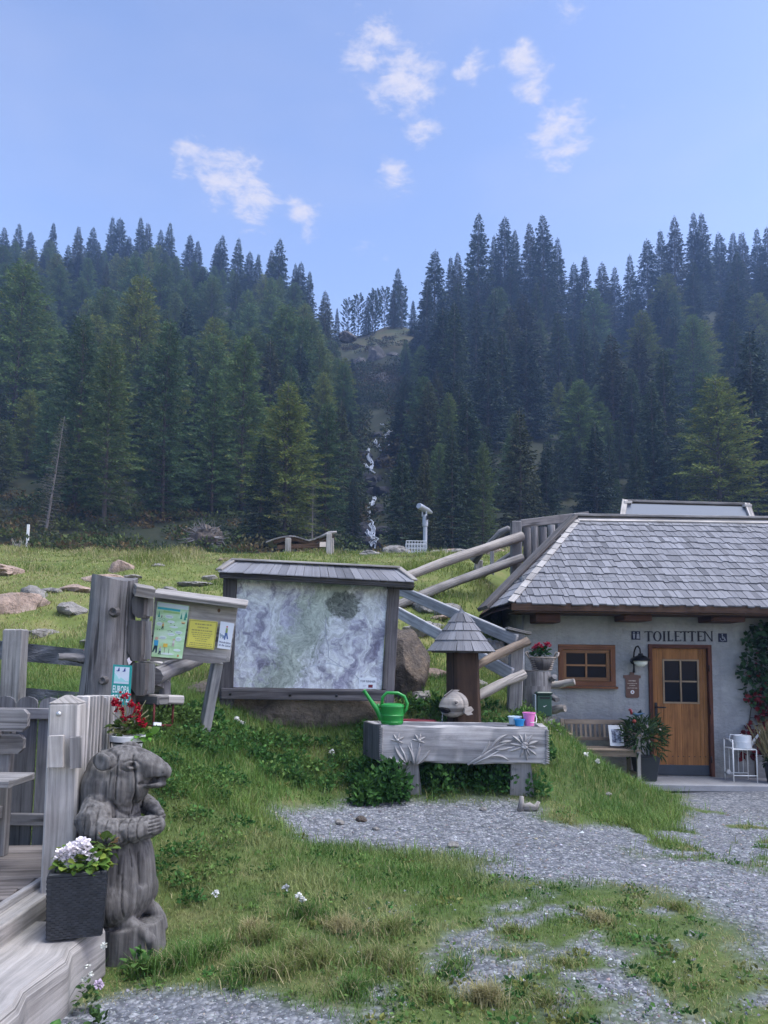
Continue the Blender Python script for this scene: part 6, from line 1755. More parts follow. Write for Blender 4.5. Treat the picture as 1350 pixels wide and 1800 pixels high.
# ------------------------------------------------------------------ info board on a leaning post
def build_info_board():
    d = 7.45
    W_LIVE = wood('grey_slab_wood', (.26, .235, .225), (.50, .47, .45), 12, .55, .08, .7)
    Q = Quad(at(272, 1049, d - .06), at(418, 1067, d + .06), at(403, 1165, d + .06), at(263, 1160, d - .06))
    T = thing('info_board', 'tilted slab wood info board with posters on a leaning post', 'notice board', tuple(at(360, 1283, 7.7)))
    rows = [0, .36, .72, 1.0]
    for k in range(3):   # three wide slabs with a live lower edge
        pts = [Q.p(0, rows[k] + .004), Q.p(.5, rows[k] + .004), Q.p(1, rows[k] + .004)]
        low = [Q.p(u, rows[k + 1] - .004 + (.03 * math.sin(u * 9 + 1) if k == 2 else 0)) for u in (1, .86, .72, .58, .44, .3, .15, 0)]
        b = MB(); b.prism(pts + low, -Q.n * (.035 + .003 * k), Q.c[1] - Q.c[0]); b.build('slab', W_LIVE, T)
    b = MB(); b.box(at(272, 1042, d - .12), at(435, 1062, d), .2, .045, (0, -.35, 1), ch=.008, jit=.006); b.build('roof_plank', W_PALE, T)
    b = MB(); b.box(at(382, 1163, d + .16), at(358, 1290, 7.7), .095, .115, (.7, -1, 0), ch=.006); b.build('post', wood('squared_post_wood', (.12, .125, .14), (.36, .35, .34), 18, .5), T)
    b = MB(); b.box(at(258, 1052, d + .02), at(250, 1165, d + .02), .07, .06, (0, 1, 0), ch=.006); b.build('side_batten', W_RAIL, T)
    ux, uz = Q.c[1] - Q.c[0], Q.c[0] - Q.c[3]
    # knots
    for u, v in ((.78, .1), (.97, .93)):
        b = MB(); Q.ell(b, u, v, .018, .035, .002); b.build('knot', W_BROWN if u < .9 else W_PALE, T)
    # green trail poster
    P = Quad(at(277, 1057, d - .09), at(333, 1065, d - .05), at(320, 1158, d - .05), at(266, 1154, d - .09))
    S = thing('trail_poster', 'green illustrated hiking rules poster on the info board', 'poster', tuple(P.p(.5, .5)))
    t = NT('poster_meadow_print'); t.base(t.ramp(t.noise(t.mapv(t.tc.outputs['Object'], (1, 1, 3)), 5, 3, .5), [(.35, (.36, .62, .30)), (.5, (.50, .74, .46)), (.65, (.60, .80, .62))])).rough(.4, .4)
    b = MB(); P.rect(b, 0, 0, 1, 1, .004, .004); pn = b.build('panel', t.m, S)
    def pr(shape, col, **k): b = MB(); shape(b); b.build(k.get('n', 'print'), ink(col), S)
    pr(lambda b: P.rect(b, .02, .01, .98, .085, .005), (.62, .74, .80)); pr(lambda b: P.rect(b, .03, .095, .74, .135, .006), (.05, .42, .50)); pr(lambda b: P.rect(b, .22, .145, .74, .185, .006), (.34, .58, .22))
    for u, v, s_ in ((.1, .25, .09), (.8, .24, .1), (.92, .25, .13), (.95, .2, .1)): pr(lambda b: P.shape(b, [(u - .035, v + .03), (u, v - s_), (u + .035, v + .03)], .006), (.06, .32, .24))
    for u, v, a, c_ in ((.42, .25, .13, .032), (.5, .34, .12, .028), (.14, .40, .1, .035), (.6, .43, .14, .02), (.78, .52, .12, .03), (.55, .57, .12, .028), (.3, .64, .12, .03), (.8, .64, .1, .045), (.8, .85, .12, .025), (.5, .93, .22, .02)): pr(lambda b: P.ell(b, u, v, a, c_, .006), (.68, .80, .78))
    for u, v in ((.14, .32), (.26, .31)):
        def wheel(b, u=u, v=v):
            for k in range(12):
                a1, a2 = 6.283 * k / 12, 6.283 * (k + 1) / 12; P.shape(b, [(u + .045 * math.cos(a1), v + .026 * math.sin(a1)), (u + .045 * math.cos(a2), v + .026 * math.sin(a2)), (u + .034 * math.cos(a2), v + .02 * math.sin(a2)), (u + .034 * math.cos(a1), v + .02 * math.sin(a1))], .006)
        pr(wheel, (.12, .35, .36))
    def figure(u, v, h, shirt, trousers, sk=(.62, .40, .30)):
        pr(lambda b: P.ell(b, u, v, h * .11, h * .055, .007), sk); pr(lambda b: P.shape(b, [(u - h * .14, v + h * .07), (u + h * .13, v + h * .07), (u + h * .12, v + h * .26), (u - h * .12, v + h * .26)], .007), shirt)
        pr(lambda b: P.shape(b, [(u - h * .11, v + h * .26), (u + h * .11, v + h * .26), (u + h * .1, v + h * .52), (u + h * .01, v + h * .52), (u, v + h * .34), (u - h * .12, v + h * .5), (u - h * .2, v + h * .5)], .007), trousers)
    figure(.19, .24, .10, (.05, .06, .08), (.12, .12, .14)); figure(.26, .38, .22, (.62, .40, .10), (.03, .04, .05)); figure(.11, .665, .5, (.06, .36, .62), (.02, .05, .08)); figure(.26, .82, .26, (.35, .45, .5), (.02, .05, .07)); figure(.66, .66, .26, (.68, .66, .66), (.5, .42, .40))
    pr(lambda b: P.rect(b, .34, .745, .48, .81, .006), (.72, .50, .08)); pr(lambda b: P.rect(b, .39, .81, .41, .93, .006), (.3, .3, .2)); pr(lambda b: P.rect(b, .53, .83, .55, .92, .006), (.2, .3, .2)); pr(lambda b: P.rect(b, .82, .31, .95, .34, .006), (.72, .55, .25)); pr(lambda b: P.rect(b, .84, .34, .93, .355, .006), (.1, .06, .03)); pr(lambda b: P.rect(b, .83, .93, .88, .97, .006), (.5, .2, .05))
    for u, v in ((.1, .50), (.17, .505), (.44, .51), (.5, .5), (.56, .515), (.5, .37), (.8, .555), (.62, .4)): pr(lambda b: P.ell(b, u, v, .022, .008, .007, 8), (.10, .16, .10))
    rd = random.Random(9)
    for u, v, w in ((.42, .245, .2), (.42, .26, .18), (.14, .395, .14), (.14, .41, .12), (.78, .515, .18), (.78, .53, .15), (.3, .635, .18), (.3, .65, .16), (.8, .63, .14), (.8, .655, .12), (.55, .565, .17)): pr(lambda b: P.rect(b, u - w / 2, v - .0035, u + w / 2, v + .0035, .0075), (.42, .52, .58), n='print_line')
    # yellow notice
    Y = Quad(at(333, 1088, d - .05), at(383, 1093, d), at(376, 1142, d), at(327, 1137, d - .05))
    N = thing('yellow_notice', 'yellow printed notice in the middle of the info board', 'sign', tuple(Y.p(.5, .5)))
    b = MB(); Y.rect(b, 0, 0, 1, 1, .008, .006); b.build('panel', ink((.66, .60, .10)), N)
    for r in ((.02, .03, .98, .045), (.02, .955, .98, .97), (.02, .045, .035, .955), (.965, .045, .98, .955)): b = MB(); Y.rect(b, *r, .0095); b.build('border', ink((.22, .19, .05)), N)
    for v, a, c_, h in ((.15, .22, .8, .05), (.26, .32, .7, .05), (.37, .13, .87, .045), (.46, .13, .87, .03), (.53, .17, .84, .03), (.60, .2, .8, .03), (.67, .28, .74, .03), (.74, .3, .7, .03), (.83, .12, .9, .03), (.90, .1, .9, .03)):
        b = MB(); u = a
        while u < c_:
            l_ = rd.uniform(.03, .12); Y.rect(b, u, v - h / 2, min(c_, u + l_), v + h / 2, .0095); u += l_ + .02
        b.build('print_line', ink((.34, .30, .08)), N)
    # white dog sign
    D = Quad(at(388, 1092, d), at(412, 1096, d + .02), at(405, 1142, d + .02), at(382, 1139, d))
    G = thing('dog_leash_sign', 'small white sign asking to keep dogs on the leash', 'sign', tuple(D.p(.5, .5)))
    b = MB(); D.rect(b, 0, 0, 1, 1, .006, .004); b.build('panel', ink((.72, .76, .82)), G)
    def dg(f, c): b = MB(); f(b); b.build('print', ink(c), G)
    dg(lambda b: D.ell(b, .52, .17, .06, .035, .008), (.5, .1, .08)); dg(lambda b: D.shape(b, [(.45, .22), (.6, .22), (.6, .4), (.45, .4)], .008), (.25, .34, .12)); dg(lambda b: D.shape(b, [(.43, .4), (.6, .4), (.72, .62), (.62, .63), (.53, .48), (.5, .66), (.4, .66)], .008), (.08, .14, .32)); dg(lambda b: D.ell(b, .2, .52, .13, .045, .008), (.30, .38, .46)); dg(lambda b: D.ell(b, .09, .47, .05, .03, .008), (.30, .38, .46)); dg(lambda b: D.shape(b, [(.12, .55), (.16, .55), (.15, .63), (.11, .63)], .008), (.25, .33, .4)); dg(lambda b: D.shape(b, [(.26, .55), (.3, .55), (.3, .63), (.26, .63)], .008), (.25, .33, .4)); dg(lambda b: D.ell(b, .36, .56, .06, .06, .008), (.2, .26, .4))
    ux, uz = D.c[1] - D.c[0], D.c[0] - D.c[3]
    text_part('Hunde bitte', .02, D.p(.1, .79, .009), ux, uz, ink((.03, .05, .14)), G, .112, bold=.012); text_part('an die Leine!', .02, D.p(.08, .90, .009), ux, uz, ink((.03, .05, .14)), G, .118, bold=.012)
    # log brace under the board
    L = thing('log_brace', 'thick grey log end lying under the info board', 'log', tuple(at(285, 1180, 7.5)))
    rough_log('log', at(272, 1188, 7.25), at(345, 1158, 8.1), .085, .09, W_TRUNK, L); rough_log('log', at(278, 1215, 7.55), at(298, 1165, 7.8), .09, .06, W_GREY, L)
    rough_log('log', at(287, 1240, 7.5), at(292, 1200, 7.6), .07, .05, W_TRUNK, L)
    H = thing('bird_house', 'tiny wooden bird house with pale roof under the info board', 'bird house', tuple(at(267, 1180, 7.9)))
    q = at(267, 1178, 7.9); b = MB(); b.box((q.x, 7.9, q.z - .07), (q.x, 7.9, q.z + .05), .13, .13, (0, 1, 0), ch=.004); b.build('box', W_BROWN, H)
    for s in (-1, 1): b = MB(); b.box((q.x, 7.8, q.z + .1), (q.x + s * .15, 7.8, q.z + .062), .26, .018, (0, -1, 0)) if False else b.prism([(q.x, 7.78, q.z + .085), (q.x + s * .15, 7.78, q.z + .055), (q.x + s * .15, 7.78, q.z + .073), (q.x, 7.78, q.z + .105)], (0, .26, 0)); b.build('roof_board', W_PALE, H)
    # small seat with red iron frame
    d2 = 7.15; q = at(285, 1228, d2); g = at(285, 1275, d2).z
    R_ = thing('red_frame_seat', 'short thick plank seat on a thin red iron frame', 'seat', (q.x, d2, g))
    b = MB(); b.box(at(268, 1229, d2 - .05), at(320, 1230, d2 + .12), .16, .085, ch=.012); b.build('plank', W_PALE, R_)
    b = MB(); b.box(at(248, 1228, d2 + .1), at(288, 1231, d2 - .1), .14, .09, ch=.012); b.build('plank', W_GREY, R_)
    red = plain('red_iron', (.16, .03, .028), .6, .4)
    for px, dd in ((272, d2 - .12), (305, d2 + .1), (250, d2 + .12)):
        a = at(px, 1236, dd); c_ = at(px - 3, 1275, dd); b = MB(); b.rod([a, c_], .011, 6); b.build('leg', red, R_, True)
    b = MB(); b.rod([at(247, 1275, d2 + .12), at(269, 1275, d2 - .12), at(302, 1275, d2 + .1)], .012, 6); b.build('foot_bar', red, R_, True)
    b = MB(); b.box(at(270, 1272, d2 - .14), at(283, 1273, d2 - .06), .012, .03); b.build('white_tag', M_SIGNWHITE, R_)
build_info_board()

# ------------------------------------------------------------------ trunk post with carved boards
def build_trunk_post():
    d = 7.05
    c0, c1 = at(200, 1018, d), at(190, 1240, d); g = Z(c1.x, d) - .3
    T = thing('trunk_post', 'massive grey weathered tree trunk standing as a post', 'tree trunk', (c1.x, d, g))
    b = MB(); n = 26; k = 16; rr = []
    for i in range(k + 1):
        t = i / k; o = Vector((lerp(c1.x - .03, c0.x, t), d, lerp(g, c0.z, t)))
        rad = lerp(.275, .21, min(1, t * 1.25)) + .05 * max(0, .3 - t)
        rr.append(len(b.v))
        for j in range(n):
            a = 2 * math.pi * j / n
            f = 1 + .06 * math.sin(3 * a + 1) + .035 * math.sin(7 * a + 4 * t) + .02 * mnoise.noise(Vector((a * 2, t * 6, 1)))
            gr = math.exp(-(((a - 4.55 + .25 * (1 - t) + .06 * math.sin(t * 9)) / .11) ** 2)) * (.16 if t > .25 else .06)   # long groove towards the camera
            kn = .13 * math.exp(-(((a - 4.72) / .2) ** 2) - ((t - .80) / .05) ** 2) + .06 * math.exp(-(((a - 4.3) / .2) ** 2) - ((t - .28) / .05) ** 2)
            r = rad * (f - gr + kn)
            b.v.append(o + Vector((math.cos(a) * r, math.sin(a) * r, .03 * math.sin(a * 2) if i == k else 0)))
    for i in range(k):
        for j in range(n):
            q = (j + 1) % n; b.face((rr[i] + j, rr[i] + q, rr[i + 1] + q, rr[i + 1] + j), [(i * .12, j * .06), (i * .12, (j + 1) * .06), ((i + 1) * .12, (j + 1) * .06), ((i + 1) * .12, j * .06)])
    b.face([rr[-1] + j for j in range(n)], [(math.cos(j) * .05, math.sin(j) * .2) for j in range(n)])
    b.build('trunk', W_TRUNK, T, True, 60)
    for px, py, r in ((198, 1075, .035), (179, 1196, .03)):
        q = at(px, py, d - .27); b = MB(); b.lathe(q, [(r * 1.5, -.06), (r * 1.2, -.01), (r, .0), (r * .5, -.004), (r * .35, -.012)], 12, (0, -1, 0)); b.build('knot', W_DARK, T, True, 50)
    rough_log('branch_stub', at(170, 1165, d - .05), at(102, 1154, d - .25), .05, .03, W_TRUNK, T, .015, 8, .1)
    # carved dark boards on its right side, seen almost edge-on, with a pale cap
    S = thing('sign_stack', 'stack of dark chamfered boards with pale cap fixed beside the trunk post', 'sign', tuple(at(245, 1120, d)))
    b = MB(); b.box(at(236, 1036, d - .14), at(270, 1042, d - .06), .2, .1, (0, -.25, 1), ch=.006); b.build('cap_block', W_PALE, S)
    for (y0, y1, xa, xb) in ((1048, 1086, 232, 254), (1090, 1162, 224, 250), (1165, 1222, 230, 256)):
        m = (y1 - y0) * .16
        pts = [at(xa + 4, y0, d - .1), at(xb, y0 + 1, d - .1), at(xb - 2, y1 - m, d - .1), at(xb - 5, y1, d - .1), at(xa + 9, y1, d - .1), at(xa, y1 - m * 1.4, d - .1), at(xa - 1, y0 + m, d - .1)]
        b = MB(); b.prism(pts, (.02, .16, 0), (0, 0, 1)); b.build('board', W_DARK, S)
        b = MB(); b.box(at(xb + 1, y0 + 2, d - .02), at(xb - 1, y1 - 3, d - .02), .012, .17, (1, 0, 0)); b.build('edge_strip', W_GREY, S)
    q = at(227, 1163, d - .24); b = MB(); b.prism([q + Vector(v) for v in ((-.02, 0, .02), (0, 0, .04), (.01, 0, .01), (.03, 0, .0), (.0, 0, -.03))], (0, -.004, 0)); tag(b.build('paper_scrap', ink((.75, .66, .68))), 'torn white paper scrap between the dark boards', 'paper')
    # green and white protected area sign
    d3 = 6.72; P = Quad(at(199, 1168, d3), at(232, 1170, d3), at(228, 1240, d3), at(194, 1238, d3))
    E = thing('protected_area_sign', 'green and white sign reading EUROPA SCHUTZ on the trunk post', 'sign', tuple(P.p(.5, .5)))
    b = MB(); P.rect(b, 0, 0, 1, 1, 0, .006); b.build('panel', ink((.02, .30, .28)), E)
    b = MB(); P.rect(b, .1, .05, .88, .47, .0012); b.build('picture', ink((.62, .68, .76)), E)
    b = MB(); P.shape(b, [(.1, .2), (.26, .28), (.36, .36), (.46, .31), (.56, .34), (.7, .39), (.88, .4), (.88, .42), (.1, .42)], .0022); b.build('mountain', ink((.36, .66, .66)), E)
    for u in (.24, .55):
        b = MB(); P.shape(b, [(u - .06, .155), (u + .04, .165), (u + .13, .155), (u + .11, .06), (u + .06, .09), (u + .03, .14)], .0026); b.build('bird', ink((.03, .05, .24)), E)
    ux, uz = P.c[1] - P.c[0], P.c[0] - P.c[3]
    text_part('EUROPA', .066, P.p(.07, .705, .0015), ux, uz, ink((.72, .80, .80)), E, .15, bold=.02); text_part('SCHUTZ', .066, P.p(.07, .93, .0015), ux, uz, ink((.72, .80, .80)), E, .15, bold=.02)
build_trunk_post()

# ------------------------------------------------------------------ tall post with fabric strips
def build_strip_fence():
    d = 7.4; q = at(22, 1240, d)
    T = thing('strip_fence', 'tall grey post with two dark fabric strips stretched to the trunk', 'fence', (q.x, d, Z(q.x, d) - .2))
    b = MB(); b.box((q.x, d, Z(q.x, d) - .2), (at(28, 1106, d).x, d, at(28, 1106, d).z), .2, .14, (0, 1, 0), ch=.012, jit=.003); b.build('post', W_GREY, T)
    t = NT('dark_grey_tarp'); n = t.noise(t.mapv(t.tc.outputs['Object'], (1, 1, 3), (0, 0, 0), (0, .5, 0)), 6, 5, .6, 1.5); t.base(t.ramp(n, [(.3, (.075, .08, .095)), (.7, (.13, .135, .155))])).rough(.6, .4); t.bump(n, .7, .03)
    for (ya, yb, ha, hb, dA, dB) in ((1120, 1142, 34, 30, 7.6, 7.55), (1200, 1218, 40, 30, 7.6, 7.55)):
        b = MB(); nx, nz = 30, 5; i0 = len(b.v)
        for i in range(nx + 1):
            u = i / nx
            for j in range(nz + 1):
                v = j / nz; p = at(lerp(-60, 152, u), lerp(ya, yb, u) + lerp(ha, hb, u) * v, lerp(dA, dB, u)); p.y += .012 * math.sin(u * 23 + v * 5) + .01 * mnoise.noise(Vector((u * 12, v * 3, ya)))
                b.v.append(p)
        for i in range(nx):
            for j in range(nz):
                a = i0 + i * (nz + 1) + j; b.face((a, a + 1, a + nz + 2, a + nz + 1))
        b.build('fabric_strip', t.m, T, True)
    q = at(152, 1143, 7.3); b = MB(); b.prism([q + Vector(v) for v in ((-.03, 0, .0), (.0, 0, .04), (.03, 0, .02), (.005, 0, -.04))], (0, -.004, 0)); tag(b.build('trail_mark', ink((.6, .2, .22))), 'small red and white trail mark left of the trunk post', 'marker')
build_strip_fence()

# ------------------------------------------------------------------ deck, steps, railing
ZD = .27
def build_deck():
    T = thing('wooden_deck', 'weathered plank deck at the left edge of the yard', 'deck', (-2.6, 4.6, -.1))
    WD = wood('deck_plank_wood', (.085, .072, .068), (.22, .195, .185), 20, .5, .25)
    w = .165; x = -2.035 - w / 2; k = 0
    # planks run obliquely towards the fence
    for k in range(12):
        y = 3.05 + k * .205
        b = MB(); b.box((-4.4, y - .35, ZD - .02), (-2.05, y, ZD - .02 - .001 * (k % 2)), .2, .04, ch=.004); b.build('plank', WD, T)
    b = MB(); b.box((-2.02, 2.2, ZD - .022), (-2.02, 5.62, ZD - .022), .05, .05, ch=.006, jit=.003); b.build('edge_board', W_GREY, T)
    b = MB(); b.box((-1.965, 2.2, ZD - .1), (-1.965, 4.62, ZD - .1), .14, .14, ch=.012, jit=.006); b.build('edge_beam', W_PALE, T)
    b = MB(); b.box((-2.1, 2.2, .0), (-2.1, 5.6, .0), .1, .42); b.build('skirt', W_DARK, T)
    S = thing('timber_step', 'broad hewn timber step in front of the deck', 'step', (-1.72, 3.4, -.1))
    b = MB(); nseg = 14; rr = []
    W_STEP = wood('hewn_step_wood', (.22, .205, .195), (.36, .34, .325), 24, .6, .05, .5)
    for i in range(nseg + 1):
        y = lerp(2.0, 4.24, i / nseg); wv = .018 * math.sin(i * 1.9) + .01 * math.sin(i * 4.1); rr.append(len(b.v))
        for px, pz in ((-1.893, -.12), (-1.51 + wv * .5, -.14), (-1.535 + wv, .085), (-1.565 + wv, .128 + wv * .3), (-1.893, .135)): b.v.append(Vector((px, y, pz)))
    for i in range(nseg):
        for j in range(5):
            q = (j + 1) % 5; b.face((rr[i] + j, rr[i] + q, rr[i + 1] + q, rr[i + 1] + j), [(i * .16, j * .2), (i * .16, (j + 1) * .2), ((i + 1) * .16, (j + 1) * .2), ((i + 1) * .16, j * .2)])
    b.face([rr[0] + j for j in reversed(range(5))]); b.face([rr[-1] + j for j in range(5)], [(j * .02, j * .06) for j in range(5)]); b.build('timber', W_STEP, S)
    # corner post with blocks, bolt and cap
    q = at(105, 1540, 4.5); P = thing('gate_post', 'thick pale grey deck post with two nailed blocks', 'post', (q.x, 4.47, ZD - .1))
    xb_, xt_ = at(100, 1550, 4.42).x, at(112, 1235, 4.42).x; zt = at(112, 1236, 4.42).z
    b = MB(); b.box((xb_, 4.48, ZD - .12), (xt_, 4.48, zt), .185, .16, (-.12, 1, 0), ch=.012, jit=.003, w2=.175); b.build('post', W_PALE, P)
    i_ = MB(); i_.box((xt_, 4.48, zt), (xt_, 4.48, zt + .045), .175, .16, (-.12, 1, 0), w2=.03, h2=.03); i_.build('cap', W_PALE, P)
    for (xa, xb, ya, yb, dd) in ((86, 112, 1293, 1349, 4.345), (124, 143, 1295, 1350, 4.37)):
        b = MB(); a, c = at((xa + xb) / 2, yb, dd), at((xa + xb) / 2, ya, dd); b.box(a, c, (xb - xa) / pxm(dd), .045, (-.12, 1, 0), ch=.004, jit=.004); b.build('block', W_PALE if xa < 100 else W_GREY, P)
    q = at(104, 1255, 4.37); b = MB(); b.lathe(q, [(.016, 0), (.014, .012), (.006, .016)], 12, (0, -1, 0)); b.build('bolt', plain('galvanised', (.5, .5, .5), .4, .5, .7), P, True)
    # side panel of narrow slats from the post to the back corner
    R = thing('slat_screen', 'screen of narrow pale upright slats behind the deck post', 'fence', (-1.98, 5.0, ZD))
    for k in range(9):
        t = k / 8; x, y = lerp(-1.86, -1.99, t), lerp(4.62, 5.42, t); zt_ = lerp(at(140, 1224, 4.62).z, at(192, 1224, 5.42).z, t) + random.uniform(-.008, .008)
        b = MB(); b.box((x, y, ZD - .08), (x + .004, y, zt_), .022, .094, (-.1, 1, 0) if False else (1, 0, 0), ch=.004, jit=.002); b.build('slat', W_PALE, R)
    for zz in (.42, 1.02):
        b = MB(); b.box((-1.90, 4.6, ZD + zz - .25), (-2.03, 5.46, ZD + zz - .25), .03, .08, ch=.004); b.build('rail', W_GREY, R)
    b = MB(); b.rod([(-1.84 - .13 * t / 20, 4.6 + .83 * t / 20, 1.255 + .004 * (t % 2)) for t in range(21)], .008, 5); b.build('wire', M_IRON, R, True)
    # picket fence along the back of the deck
    F = thing('picket_fence', 'grey picket fence with rounded tops behind the deck', 'fence', (-2.8, 5.55, ZD))
    yf = 5.56
    for k in range(9):
        px = 76 - k * 38; x = at(px, 1300, yf).x if k else at(82, 1300, yf).x; w = .148; zt_ = at(60, 1225, yf).z + random.uniform(-.006, .006); z0 = ZD - .1
        if x > -2.2: x = -2.5 + .01
        x = -2.475 - k * .165
        pts = [Vector((x - w / 2, yf, z0)), Vector((x + w / 2, yf, z0)), Vector((x + w / 2, yf, zt_ - .05))] + [Vector((x + math.cos(a) * w / 2, yf, zt_ - .05 + math.sin(a) * .05)) for a in (.5, 1.0, 1.57, 2.14, 2.64)] + [Vector((x - w / 2, yf, zt_ - .05))]
        b = MB(); b.prism(pts, (0, .022, 0), (0, 0, 1)); b.build('picket', wood('picket_wood', (.09, .09, .097), (.23, .225, .235), 22, .5, .3) if k == 0 else bpy.data.materials['picket_wood'], F)
    for x in (-2.31, -2.145):
        zt_ = at(60, 1225, yf).z; pts = [Vector((x - .074, yf, ZD - .1)), Vector((x + .074, yf, ZD - .1)), Vector((x + .074, yf, zt_ - .05)), Vector((x + .05, yf, zt_ - .015)), Vector((x, yf, zt_)), Vector((x - .05, yf, zt_ - .015)), Vector((x - .074, yf, zt_ - .05))]
        b = MB(); b.prism(pts, (0, .022, 0), (0, 0, 1)); b.build('picket', bpy.data.materials['picket_wood'], F)
    for py, h in ((1254, .08), (1440, .085)):
        z = at(40, py, yf - .03).z; b = MB(); b.box((-3.9, yf - .03, z), (-2.06, yf - .03, z), .045, h, ch=.005); b.build('rail', W_TRUNK, F)
    # bench end at the picture's left edge
    db = 5.0; xe = at(48, 1265, db).x
    B = thing('deck_bench', 'wooden bench with chamfered backrest boards at the left edge', 'bench', (xe - .5, 4.8, ZD))
    for ya, yb, dx in ((1247, 1286, 0), (1291, 1325, -.02)):
        zt_, zb_ = at(25, ya, db).z, at(25, yb, db).z; h = zt_ - zb_; x = xe + dx
        pts = [(x - 1.5, db, zb_), (x - .03, db, zb_), (x, db, zb_ + .035), (x, db, zt_ - .03), (x - .03, db, zt_), (x - 1.5, db, zt_)]
        b = MB(); b.prism(pts, (0, .04, 0), (1, 0, 0)); b.build('backrest_board', W_GREY, B)
    zs = at(20, 1372, 4.7).z; xs = at(38, 1372, 4.7).x
    b = MB(); b.box((xs - 1.4, 4.72, zs), (xs, 4.72, zs), .34, .045, ch=.006); b.build('seat', W_GREY, B)
    b = MB(); b.box((xs - .28, 5.06, ZD), (xs - .28, 5.06, at(10, 1255, 5.06).z), .07, .07, (0, 1, 0), ch=.006); b.build('back_post', W_GREY, B)
    b = MB(); b.box((xs - .3, 4.62, ZD), (xs - .3, 4.62, zs - .02), .08, .08, (0, 1, 0), ch=.006); b.build('leg', W_GREY, B)
    b = MB(); b.box((xs - .3, 4.5, zs - .26), (xs - .3, 5.06, zs - .26), .06, .09, ch=.01); b.build('brace', W_TRUNK, B)
    b = MB(); b.box((xs - .33, 4.5, zs + .24), (xs - .33, 5.04, zs + .26), .07, .04, ch=.006); b.build('armrest', W_TRUNK, B)
build_deck()

